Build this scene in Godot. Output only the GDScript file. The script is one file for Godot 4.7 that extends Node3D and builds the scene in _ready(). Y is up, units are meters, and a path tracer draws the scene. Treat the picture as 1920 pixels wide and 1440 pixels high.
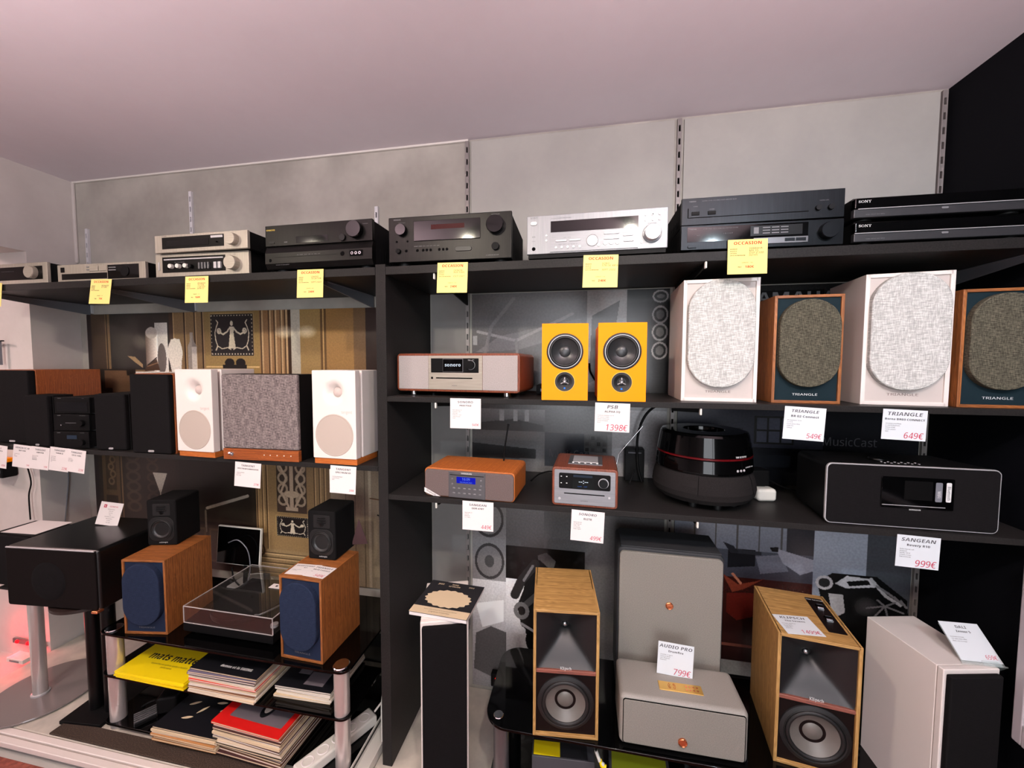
extends Node3D
# A shop wall of used and new hi-fi: shelves, radios, speakers, receivers and their price cards. Units are metres, y is up, the back wall is z = 0.

var xf := Transform3D.IDENTITY
var M := {}
var W := 1.0
var H := 1.0
var FB: Font
var FR: Font
var FS: Font
var rng := RandomNumberGenerator.new()

func _ready() -> void:
	rng.seed = 7
	# ---- camera
	var cam := Camera3D.new()
	cam.name = "camera"
	cam.position = Vector3(0, 1.5, 1.65)
	cam.rotation_degrees = Vector3(-3.02, 10.554, 0.198)
	cam.fov = 89.92
	cam.near = 0.02
	cam.far = 60.0
	add_child(cam)
	cam.current = true
	# ---- environment and exposure
	var env := Environment.new()
	env.background_mode = Environment.BG_COLOR
	env.background_color = Color(0.75, 0.85, 1.0)
	env.background_energy_multiplier = 0.6
	env.ambient_light_source = Environment.AMBIENT_SOURCE_DISABLED
	env.tonemap_mode = Environment.TONE_MAPPER_LINEAR
	env.tonemap_exposure = 0.84
	env.sdfgi_enabled = true
	env.ssao_enabled = true
	env.ssil_enabled = true
	var we := WorldEnvironment.new()
	we.name = "world"
	we.environment = env
	add_child(we)
	# ---- unseen window light behind the camera, set to reach under the shelves
	area("unseen_daylight", Vector3(0.6, 1.45, 4.75), Vector3(0.3, 1.2, 0), Vector2(2.6, 1.7), Color(0.97, 0.98, 1.0), 13.0)
	fonts()
	materials()
	lamps()
	structure()
	shelving()
	posters()
	top_shelf()
	left_middle()
	right_middle()
	right_lower_shelf()
	right_floor()
	left_floor()
	cards()
	small_things()

func area(called: String, at: Vector3, to: Vector3, size: Vector2, c: Color, e: float) -> void:
	var l := AreaLight3D.new()
	l.name = called
	l.area_size = size
	l.light_color = c
	l.light_energy = e
	l.area_range = 12.0
	l.shadow_enabled = true
	l.position = at
	add_child(l, true)
	l.look_at_from_position(at, to, Vector3.UP)

func spot(called: String, at: Vector3, to: Vector3, c: Color, e: float, cone: float, size: float) -> void:
	# an unseen ceiling spot placed to light the shelves: housing, stem, glowing face, and the light just in front of the face
	var o := thing("unseen_spotlight", called, "unseen_spotlight", at)
	var d := (to - at).normalized()
	o.basis = Basis.looking_at(d, Vector3.UP)
	var st := B()
	lat(st, Vector3(0, 0, 0.13), [Vector2(0, 0), Vector2(0.03, 0), Vector2(0.036, -0.02), Vector2(0.04, -0.128), Vector2(0.036, -0.128), Vector2(0.034, -0.11), Vector2(0, -0.11)], 2, 24)
	fin("housing", st, M.black_metal, o)
	st = B()
	lat(st, Vector3(0, 0, 0.018), [Vector2(0, 0), Vector2(0.033, 0)], 2, 20)
	fin("bulb_face", st, M.lamp_glow, o)
	st = B()
	xf = o.transform.affine_inverse()
	tube(st, [at - d * 0.06, Vector3(at.x - d.x * 0.06, 2.463, at.z - d.z * 0.06)], 0.008, 8)
	xf = Transform3D.IDENTITY
	fin("stem", st, M.black_metal, o)
	var l := SpotLight3D.new()
	l.name = "spot"
	l.light_color = c
	l.light_energy = e
	l.spot_angle = cone
	l.spot_angle_attenuation = 0.6
	l.spot_range = 9.0
	l.spot_attenuation = 2.0
	l.light_size = size
	l.shadow_enabled = true
	add_child(l, true)
	l.look_at_from_position(at + d * 0.015, to, Vector3.UP)

func lamps() -> void:
	spot("unseen ceiling spot behind the viewer, lighting the shelves, leftmost of the row", Vector3(-2.0, 2.36, 1.72), Vector3(-1.75, 0.75, 0.3), Color(1.0, 0.955, 0.87), 1.4, 48.0, 0.03)
	spot("unseen ceiling spot behind the viewer, lighting the shelves, second from the left of the row", Vector3(-0.75, 2.36, 1.8), Vector3(-0.6, 0.75, 0.3), Color(1.0, 0.955, 0.87), 1.4, 48.0, 0.03)
	spot("unseen ceiling spot behind the viewer, lighting the shelves, third from the left of the row", Vector3(0.25, 2.36, 1.8), Vector3(0.25, 0.75, 0.3), Color(1.0, 0.975, 0.91), 1.3, 48.0, 0.03)
	spot("unseen ceiling spot behind the viewer, lighting the shelves, rightmost of the row", Vector3(1.0, 2.36, 2.2), Vector3(0.9, 0.8, 0.3), Color(0.88, 0.96, 1.0), 1.45, 48.0, 0.03)
	# two unseen bowls behind the viewer, placed to brighten the ceiling
	for k in 2:
		var at: Vector3 = [Vector3(-1.35, 1.95, 1.95), Vector3(0.60, 1.95, 1.95)][k]
		var u := thing("unseen_uplighter", ["unseen pink white bowl behind the viewer, placed to brighten the ceiling, left", "unseen pink white bowl behind the viewer, placed to brighten the ceiling, right"][k], "lamp", at)
		var s2 := B()
		lat(s2, Vector3.ZERO, [Vector2(0.02, -0.09), Vector2(0.11, -0.06), Vector2(0.20, 0.0), Vector2(0.195, 0.0), Vector2(0.10, -0.05), Vector2(0, -0.055)], 1, 32)
		tube(s2, [Vector3(0, -1.99, 0), Vector3(0, -0.08, 0)], 0.016, 12)
		lat(s2, Vector3(0, -2.005, 0), [Vector2(0.15, 0), Vector2(0.15, 0.02), Vector2(0, 0.025)], 1, 32)
		fin("bowl", s2, M.white_metal, u)
		s2 = B()
		lat(s2, Vector3(0, -0.02, 0), [Vector2(0.15, 0), Vector2(0.15, 0.004), Vector2(0, 0.004)], 1, 32)
		fin("diffuser", s2, M.pink_glow, u)
		area("unseen_uplight", at + Vector3(0, 0.003, 0), at + Vector3(0.01, 2, -0.1), Vector2(0.28, 0.28), Color(1.0, 0.88, 0.89), [5.6, 8.8][k])
	# unseen pink white panel in the side room, placed to light the left wall
	var o := thing("unseen_ceiling_lamp", "unseen pink white ceiling panel in the side room, placed to light the left wall", "lamp", Vector3(-3.7, 2.44, 1.2))
	var st := B()
	rb(st, Vector3(0, 0.01, 0), Vector3(0.66, 0.02, 0.66), 0.004)
	fin("frame", st, M.white_metal, o)
	st = B()
	rb(st, Vector3(0, -0.004, 0), Vector3(0.6, 0.008, 0.6), 0.0)
	fin("diffuser", st, M.pink_glow, o)
	area("unseen_side_room_light", Vector3(-3.7, 2.42, 1.2), Vector3(-3.45, 1.0, 0.4), Vector2(0.6, 0.6), Color(1.0, 0.86, 0.84), 4.6)

# ------------------------------------------------------------------ helpers
func B() -> SurfaceTool:
	var st := SurfaceTool.new()
	st.begin(Mesh.PRIMITIVE_TRIANGLES)
	return st

func fin(called: String, st: SurfaceTool, m: Material, parent: Node3D) -> MeshInstance3D:
	var o := MeshInstance3D.new()
	o.name = called
	o.mesh = st.commit()
	o.material_override = m
	o.cast_shadow = GeometryInstance3D.SHADOW_CASTING_SETTING_ON
	parent.add_child(o, true)
	return o

var used := {}
func numbered(n: String) -> String:
	if not used.has(n):
		used[n] = 0
		return n
	used[n] += 1
	return "%s_%03d" % [n, used[n]]

func thing(called: String, label: String, cat: String, at := Vector3.ZERO, yaw := 0.0, group := "") -> Node3D:
	var o := Node3D.new()
	o.name = numbered(called)
	add_child(o, true)
	o.position = at
	o.rotation_degrees.y = yaw
	o.set_meta("label", label)
	o.set_meta("category", cat)
	if group != "":
		o.set_meta("group", group)
	return o

func one(called: String, label: String, cat: String, st: SurfaceTool, m: Material, at := Vector3.ZERO, yaw := 0.0, group := "") -> MeshInstance3D:
	var o := fin(numbered(called), st, m, self)
	o.position = at
	o.rotation_degrees.y = yaw
	o.set_meta("label", label)
	o.set_meta("category", cat)
	if group != "":
		o.set_meta("group", group)
	return o

func setting(called: String, label: String, cat: String, st: SurfaceTool, m: Material) -> MeshInstance3D:
	var o := one(called, label, cat, st, m)
	o.set_meta("kind", "structure")
	return o

func tri(st: SurfaceTool, a: Vector3, b: Vector3, c: Vector3, na: Vector3, nb: Vector3, nc: Vector3, ua := Vector2.ZERO, ub := Vector2.ZERO, uc := Vector2.ZERO) -> void:
	var g := (b - a).cross(c - a)
	if g.length_squared() < 1e-18:
		return
	if g.dot(na + nb + nc) > 0.0:
		var t := b; b = c; c = t
		t = nb; nb = nc; nc = t
		var u := ub; ub = uc; uc = u
	st.set_normal(xf.basis * na); st.set_uv(ua); st.add_vertex(xf * a)
	st.set_normal(xf.basis * nb); st.set_uv(ub); st.add_vertex(xf * b)
	st.set_normal(xf.basis * nc); st.set_uv(uc); st.add_vertex(xf * c)

func quad(st: SurfaceTool, a: Vector3, b: Vector3, c: Vector3, d: Vector3, n: Vector3, ua := Vector2(0, 0), ub := Vector2(1, 0), uc := Vector2(1, 1), ud := Vector2(0, 1)) -> void:
	tri(st, a, b, c, n, n, n, ua, ub, uc)
	tri(st, a, c, d, n, n, n, ua, uc, ud)

# rounded box; grain 0: streaks run up (along y), 1: streaks run along x
func rb(st: SurfaceTool, c: Vector3, s: Vector3, bev := 0.0, n := 1, grain := 0) -> void:
	var h := s * 0.5
	bev = minf(bev, minf(h.x, minf(h.y, h.z)) * 0.98)
	for ax in 3:
		var a1 := (ax + 1) % 3
		var a2 := (ax + 2) % 3
		var g1 := axis_grid(h[a1], bev, n)
		var g2 := axis_grid(h[a2], bev, n)
		for sg in [-1.0, 1.0]:
			for i in g1.size() - 1:
				for j in g2.size() - 1:
					var ps: Array[Vector3] = []
					var ns: Array[Vector3] = []
					var us: Array[Vector2] = []
					for k in [[i, j], [i + 1, j], [i + 1, j + 1], [i, j + 1]]:
						var p := Vector3.ZERO
						p[ax] = sg * h[ax]
						p[a1] = g1[k[0]]
						p[a2] = g2[k[1]]
						var nn := Vector3.ZERO
						nn[ax] = sg
						if bev > 0.0:
							var q := Vector3(clampf(p.x, -h.x + bev, h.x - bev), clampf(p.y, -h.y + bev, h.y - bev), clampf(p.z, -h.z + bev, h.z - bev))
							nn = (p - q).normalized()
							p = q + nn * bev
						p += c
						ps.append(p)
						ns.append(nn)
						var u := Vector2(p.x, p.y)
						if ax == 0:
							u = Vector2(p.z, p.y)
						elif ax == 1:
							u = Vector2(p.x, p.z)
						us.append(Vector2(u.y, u.x) if grain == 1 else u)
					tri(st, ps[0], ps[1], ps[2], ns[0], ns[1], ns[2], us[0], us[1], us[2])
					tri(st, ps[0], ps[2], ps[3], ns[0], ns[2], ns[3], us[0], us[2], us[3])

func axis_grid(h: float, bev: float, n: int) -> Array[float]:
	var g: Array[float] = []
	if bev <= 0.0:
		g.append(-h)
		g.append(h)
		return g
	for i in range(n, -1, -1):
		g.append(-h + bev - bev * tan(PI * 0.25 * i / n))
	for i in range(0, n + 1):
		g.append(h - bev + bev * tan(PI * 0.25 * i / n))
	return g

# turned shape: prof holds (radius, height along the axis); axis 1 = y, 2 = z, 0 = x
func lat(st: SurfaceTool, at: Vector3, prof: Array, axis := 2, seg := 32) -> void:
	for i in prof.size() - 1:
		var a: Vector2 = prof[i]
		var b: Vector2 = prof[i + 1]
		var t := b - a
		if t.length() < 1e-7:
			continue
		var nr := Vector2(t.y, -t.x).normalized()
		for k in seg:
			var f0 := TAU * k / seg
			var f1 := TAU * (k + 1) / seg
			tri2(st, at, a, b, f0, f1, nr, axis)

func turned(r: float, t: float, f: float, axis: int) -> Vector3:
	if axis == 1:
		return Vector3(r * sin(f), t, r * cos(f))
	if axis == 0:
		return Vector3(t, r * cos(f), r * sin(f))
	return Vector3(r * cos(f), r * sin(f), t)

func tri2(st: SurfaceTool, at: Vector3, a: Vector2, b: Vector2, f0: float, f1: float, nr: Vector2, axis: int) -> void:
	# the profile runs so that its left side, seen along the axis, is outside; both senses are mended by tri()
	var p00 := at + turned(a.x, a.y, f0, axis)
	var p01 := at + turned(a.x, a.y, f1, axis)
	var p10 := at + turned(b.x, b.y, f0, axis)
	var p11 := at + turned(b.x, b.y, f1, axis)
	var n0 := turned(nr.x, nr.y, f0, axis)
	var n1 := turned(nr.x, nr.y, f1, axis)
	var u0 := Vector2(f0 * 0.1, a.y + a.x)
	var u1 := Vector2(f1 * 0.1, a.y + a.x)
	var u2 := Vector2(f0 * 0.1, b.y + b.x)
	var u3 := Vector2(f1 * 0.1, b.y + b.x)
	if axis == 2:
		u0 = Vector2(p00.x, p00.y); u1 = Vector2(p01.x, p01.y); u2 = Vector2(p10.x, p10.y); u3 = Vector2(p11.x, p11.y)
	tri(st, p00, p10, p11, n0, n0, n1, u0, u2, u3)
	tri(st, p00, p11, p01, n0, n1, n1, u0, u3, u1)

func tube(st: SurfaceTool, pts: Array, r: float, seg := 8) -> void:
	var up := Vector3(0.13, 0.97, 0.21).normalized()
	var rings: Array = []
	for i in pts.size():
		var p: Vector3 = pts[i]
		var d: Vector3 = (pts[mini(i + 1, pts.size() - 1)] - pts[maxi(i - 1, 0)]).normalized()
		if absf(d.dot(up)) > 0.97:
			up = Vector3(0.9, 0.1, 0.4).normalized()
		var x := d.cross(up).normalized()
		var y := x.cross(d).normalized()
		var ring: Array = []
		for k in seg + 1:
			var n := x * cos(TAU * k / seg) + y * sin(TAU * k / seg)
			ring.append([p + n * r, n])
		rings.append(ring)
	for i in rings.size() - 1:
		for k in seg:
			var a = rings[i][k]
			var b = rings[i][k + 1]
			var c = rings[i + 1][k + 1]
			var d = rings[i + 1][k]
			tri(st, a[0], b[0], c[0], a[1], b[1], c[1])
			tri(st, a[0], c[0], d[0], a[1], c[1], d[1])
	for e in [0, rings.size() - 1]:
		var p: Vector3 = pts[e]
		var n: Vector3 = (pts[0] - pts[1]).normalized() if e == 0 else (pts[e] - pts[e - 1]).normalized()
		for k in seg:
			tri(st, p, rings[e][k][0], rings[e][k + 1][0], n, n, n)

func curve(pts: Array, n := 10) -> Array:
	# a smooth line through the points
	var out: Array = []
	for i in pts.size() - 1:
		var p0: Vector3 = pts[maxi(i - 1, 0)]
		var p1: Vector3 = pts[i]
		var p2: Vector3 = pts[i + 1]
		var p3: Vector3 = pts[mini(i + 2, pts.size() - 1)]
		for k in n:
			out.append(p1.cubic_interpolate(p2, p0, p3, float(k) / n))
	out.append(pts[-1])
	return out

# a plate with the given outline (anticlockwise seen from +z), from z0 to z1, its front edge bevelled
func slab(st: SurfaceTool, line: PackedVector2Array, z0: float, z1: float, bev := 0.0, hole := Vector3.ZERO, sunk := 0.02) -> void:
	var n := line.size()
	var nor: Array[Vector2] = []
	for i in n:
		var e := (line[(i + 1) % n] - line[(i + n - 1) % n]).normalized()
		nor.append(Vector2(e.y, -e.x))
	var rows := [[0.0, z0, 0.0], [0.0, z1 - bev, 0.0]]
	if bev > 0.0:
		rows = [[0.0, z0, 0.0], [0.0, z1 - bev, 0.0], [bev * 0.29, z1 - bev * 0.29, 0.79], [bev, z1, 1.57]]
	for i in n:
		var j := (i + 1) % n
		for r in rows.size() - 1:
			var ra = rows[r]
			var rb_ = rows[r + 1]
			var a: Vector2 = line[i] - nor[i] * ra[0]
			var b: Vector2 = line[j] - nor[j] * ra[0]
			var c: Vector2 = line[j] - nor[j] * rb_[0]
			var d: Vector2 = line[i] - nor[i] * rb_[0]
			var ni := nor[i]
			var nj := nor[j]
			if line[i].distance_to(line[j]) > 0.02 and bev == 0.0:
				var e2 := (line[j] - line[i]).normalized()
				ni = Vector2(e2.y, -e2.x)
				nj = ni
			var na := Vector3(ni.x * cos(ra[2]), ni.y * cos(ra[2]), sin(ra[2]))
			var nb := Vector3(nj.x * cos(ra[2]), nj.y * cos(ra[2]), sin(ra[2]))
			var nc := Vector3(nj.x * cos(rb_[2]), nj.y * cos(rb_[2]), sin(rb_[2]))
			var nd := Vector3(ni.x * cos(rb_[2]), ni.y * cos(rb_[2]), sin(rb_[2]))
			var va := Vector3(a.x, a.y, ra[1])
			var vb := Vector3(b.x, b.y, ra[1])
			var vc := Vector3(c.x, c.y, rb_[1])
			var vd := Vector3(d.x, d.y, rb_[1])
			var side := absf(ni.y) > absf(ni.x)
			var ua := Vector2(va.x, va.z) if side else Vector2(va.z, va.y)
			var ub := Vector2(vb.x, vb.z) if side else Vector2(vb.z, vb.y)
			var uc := Vector2(vc.x, vc.z) if side else Vector2(vc.z, vc.y)
			var ud := Vector2(vd.x, vd.z) if side else Vector2(vd.z, vd.y)
			tri(st, va, vb, vc, na, nb, nc, ua, ub, uc)
			tri(st, va, vc, vd, na, nc, nd, ua, uc, ud)
	var inner := PackedVector2Array()
	for i in n:
		inner.append(line[i] - nor[i] * bev)
	for cap in 2:
		if cap == 1 and hole.z > 0.0:
			holed(st, inner, z1, Vector2(hole.x, hole.y), hole.z, sunk)
			continue
		var l2 := inner if cap == 1 else line
		var z := z1 if cap == 1 else z0
		var nn := Vector3(0, 0, 1 if cap == 1 else -1)
		var ix := Geometry2D.triangulate_polygon(l2)
		for i in range(0, ix.size(), 3):
			var a := l2[ix[i]]
			var b := l2[ix[i + 1]]
			var c := l2[ix[i + 2]]
			tri(st, Vector3(a.x, a.y, z), Vector3(b.x, b.y, z), Vector3(c.x, c.y, z), nn, nn, nn, a, b, c)

func rrect(w: float, h: float, r: float, c := Vector2.ZERO, n := 6) -> PackedVector2Array:
	var out := PackedVector2Array()
	r = minf(r, minf(w, h) * 0.4999)
	var cs := [Vector2(w / 2 - r, -h / 2 + r), Vector2(w / 2 - r, h / 2 - r), Vector2(-w / 2 + r, h / 2 - r), Vector2(-w / 2 + r, -h / 2 + r)]
	for k in 4:
		for i in n + 1:
			var f := -PI / 2 + PI / 2 * k + PI / 2 * i / n
			var p: Vector2 = c + cs[k] + Vector2(cos(f), sin(f)) * r
			if out.is_empty() or out[-1].distance_to(p) > 2e-4:
				out.append(p)
	if out[0].distance_to(out[-1]) < 2e-4:
		out.remove_at(out.size() - 1)
	return out

func circle(r: float, c := Vector2.ZERO, n := 32) -> PackedVector2Array:
	var out := PackedVector2Array()
	for i in n:
		out.append(c + Vector2(cos(TAU * i / n), sin(TAU * i / n)) * r)
	return out

# rings of equal count joined into a smooth skin
func loft(st: SurfaceTool, rings: Array, inward := false) -> void:
	var n: int = rings[0].size()
	var nor: Array = []
	var mid := Vector3.ZERO
	for r in rings:
		for p in r:
			mid += p / (n * rings.size())
	for i in rings.size():
		var row: Array = []
		for k in n:
			var du: Vector3 = rings[i][(k + 1) % n] - rings[i][(k + n - 1) % n]
			var dv: Vector3 = rings[mini(i + 1, rings.size() - 1)][k] - rings[maxi(i - 1, 0)][k]
			row.append(du.cross(dv).normalized())
		nor.append(row)
	var test := 0.0
	for k in n:
		var c := Vector3.ZERO
		for p in rings[rings.size() / 2]:
			c += p / n
		test += nor[rings.size() / 2][k].dot(rings[rings.size() / 2][k] - c)
	var s := 1.0 if (test > 0.0) != inward else -1.0
	for i in rings.size() - 1:
		for k in n:
			var j := (k + 1) % n
			tri(st, rings[i][k], rings[i][j], rings[i + 1][j], nor[i][k] * s, nor[i][j] * s, nor[i + 1][j] * s)
			tri(st, rings[i][k], rings[i + 1][j], rings[i + 1][k], nor[i][k] * s, nor[i + 1][j] * s, nor[i + 1][k] * s)

func ring_z(line: PackedVector2Array, z: float) -> Array:
	var out: Array = []
	for p in line:
		out.append(Vector3(p.x, p.y, z))
	return out

# an open-fronted case of boards: front at z = 0, back at -d, base at y = 0
func shell(st: SurfaceTool, w: float, h: float, d: float, t: float, bev := 0.0) -> void:
	rb(st, Vector3(-w / 2 + t / 2, h / 2, -d / 2), Vector3(t, h, d), bev)
	rb(st, Vector3(w / 2 - t / 2, h / 2, -d / 2), Vector3(t, h, d), bev)
	rb(st, Vector3(0, h - t / 2, -d / 2), Vector3(w - t * 1.02, t, d), bev, 1, 1)
	rb(st, Vector3(0, t / 2, -d / 2), Vector3(w - t * 1.02, t, d), bev, 1, 1)
	rb(st, Vector3(0, h / 2, -d + t / 2), Vector3(w - t, h - t, t))

func X(u: float) -> float:
	return (u - 0.5) * W

func Y(v: float) -> float:
	return v * H

# a flat plate on a front: centre u, v as shares of the front, size in shares, from z0 to z1
func plate(st: SurfaceTool, u0: float, v0: float, u1: float, v1: float, z0: float, z1: float, bev := 0.0) -> void:
	rb(st, Vector3((X(u0) + X(u1)) / 2, (Y(v0) + Y(v1)) / 2, (z0 + z1) / 2), Vector3(X(u1) - X(u0), Y(v1) - Y(v0), z1 - z0), bev)

func knob(st: SurfaceTool, u: float, v: float, r: float, z: float, dep: float, seg := 28) -> void:
	lat(st, Vector3(X(u), Y(v), z), [Vector2(r, 0), Vector2(r, dep * 0.85), Vector2(r * 0.94, dep), Vector2(0, dep)], 2, seg)

func dimple(st: SurfaceTool, u: float, v: float, r: float, z: float, dep: float, seg := 16) -> void:
	lat(st, Vector3(X(u), Y(v), z), [Vector2(r * 1.5, 0), Vector2(r * 1.3, dep * 0.4), Vector2(r, dep * 0.5), Vector2(r * 0.9, dep), Vector2(0, dep)], 2, seg)

# lettering: s in capitals cap metres high, middle of the line at x, y; align -1 left, 0 middle, 1 right
func txt(st: SurfaceTool, s: String, cap: float, x: float, y: float, z: float, align := 0, font: Font = null, stretch := 1.0, slant := 0.0) -> void:
	var tm := TextMesh.new()
	tm.font = FB if font == null else font
	tm.text = s
	tm.font_size = 32
	tm.pixel_size = cap / (0.714 * 32.0)
	tm.depth = 0.0
	tm.curve_step = 4.0 if cap < 0.008 else 2.0
	tm.horizontal_alignment = HORIZONTAL_ALIGNMENT_LEFT if align < 0 else (HORIZONTAL_ALIGNMENT_RIGHT if align > 0 else HORIZONTAL_ALIGNMENT_CENTER)
	tm.vertical_alignment = VERTICAL_ALIGNMENT_CENTER
	var b := Basis(Vector3(stretch, 0, 0), Vector3(slant, 1, 0), Vector3(0, 0, 1))
	st.append_from(tm, 0, xf * Transform3D(b, Vector3(x, y, z)))

func fonts() -> void:
	var r := SystemFont.new()
	r.font_names = PackedStringArray(["Droid Sans"])
	FR = r
	var b := SystemFont.new()
	b.font_names = PackedStringArray(["Droid Sans"])
	b.font_weight = 700
	FB = b
	var s := SystemFont.new()
	s.font_names = PackedStringArray(["Droid Serif"])
	FS = s

# ------------------------------------------------------------------ materials
func mat(called: String, c: Color, rough := 0.5, metal := 0.0, spec := 0.5) -> StandardMaterial3D:
	var m := StandardMaterial3D.new()
	m.albedo_color = c
	m.roughness = rough
	m.metallic = metal
	m.metallic_specular = spec
	m.cull_mode = BaseMaterial3D.CULL_DISABLED
	M[called] = m
	return m

func textured(called: String, tex: Texture2D, su: float, sv: float, rough := 0.5, metal := 0.0) -> StandardMaterial3D:
	var m := mat(called, Color.WHITE, rough, metal)
	m.albedo_texture = tex
	m.uv1_scale = Vector3(su, sv, 1)
	m.uv1_offset = Vector3(0.37, 0.21, 0)
	return m

func field(seed_: int, freq: float, oct := 4, size := 256) -> PackedByteArray:
	var n := FastNoiseLite.new()
	n.seed = seed_
	n.noise_type = FastNoiseLite.TYPE_SIMPLEX_SMOOTH
	n.frequency = freq
	n.fractal_octaves = oct
	var im := n.get_seamless_image(size, size)
	im.convert(Image.FORMAT_L8)
	return im.get_data()

func image_of(bytes: PackedByteArray, w := 256, h := 256) -> ImageTexture:
	var im := Image.create_from_data(w, h, false, Image.FORMAT_RGB8, bytes)
	return ImageTexture.create_from_image(im)

func put(b: PackedByteArray, i: int, c: Color) -> void:
	b[i] = int(clampf(c.r, 0, 1) * 255)
	b[i + 1] = int(clampf(c.g, 0, 1) * 255)
	b[i + 2] = int(clampf(c.b, 0, 1) * 255)

func wood(seed_: int, dark: Color, light: Color, fine := 0.35) -> ImageTexture:
	var f1 := field(seed_, 0.012, 3)
	var f2 := field(seed_ + 9, 0.03, 4)
	var b := PackedByteArray()
	b.resize(256 * 256 * 3)
	for y in 256:
		for x in 256:
			var a := f1[y * 256 + x] / 255.0
			var ringed := absf(fmod(a * 7.0 + f2[y * 256 + x] / 255.0 * 0.6, 1.0) * 2.0 - 1.0)
			var streak := f2[((y / 2) * 256 + (x * 5) % 256) % 65536] / 255.0
			var t := clampf(0.25 + ringed * (1.0 - fine) * 0.7 + (streak - 0.5) * fine * 2.0, 0, 1)
			put(b, (y * 256 + x) * 3, dark.lerp(light, t))
	return image_of(b)

func linen(seed_: int, dark: Color, light: Color, sharp := 1.6) -> ImageTexture:
	# woven threads: slubs along both directions, mostly crosswise
	var f1 := field(seed_, 0.014, 4, 512)
	var f2 := field(seed_ + 5, 0.10, 2, 512)
	var b := PackedByteArray()
	b.resize(512 * 512 * 3)
	for y in 512:
		for x in 512:
			var hor := f1[((y * 16) & 511) * 512 + ((x + (y >> 6) * 167) & 511)] / 255.0
			var ver := f1[((y + (x >> 6) * 211) & 511) * 512 + ((x * 16 + 40) & 511)] / 255.0
			var g := f2[y * 512 + x] / 255.0
			var t := clampf(0.5 + (hor - 0.5) * sharp + (ver - 0.5) * sharp * 0.7 + (g - 0.5) * 0.3, 0, 1)
			put(b, (y * 512 + x) * 3, dark.lerp(light, t))
	return image_of(b, 512, 512)

func mottle(seed_: int, dark: Color, light: Color, freq := 0.01, con := 1.0) -> ImageTexture:
	var f1 := field(seed_, freq, 5)
	var f2 := field(seed_ + 3, 0.12, 2)
	var b := PackedByteArray()
	b.resize(256 * 256 * 3)
	for i in 65536:
		var t := clampf(0.5 + (f1[i] / 255.0 - 0.5) * con + (f2[i] / 255.0 - 0.5) * 0.18, 0, 1)
		put(b, i * 3, dark.lerp(light, t))
	return image_of(b)

func brushed(seed_: int, dark: Color, light: Color) -> ImageTexture:
	var f := field(seed_, 0.05, 3)
	var b := PackedByteArray()
	b.resize(256 * 256 * 3)
	for y in 256:
		for x in 256:
			put(b, (y * 256 + x) * 3, dark.lerp(light, f[((y * 7) % 256) * 256 + x / 4] / 255.0))
	return image_of(b)

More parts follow.
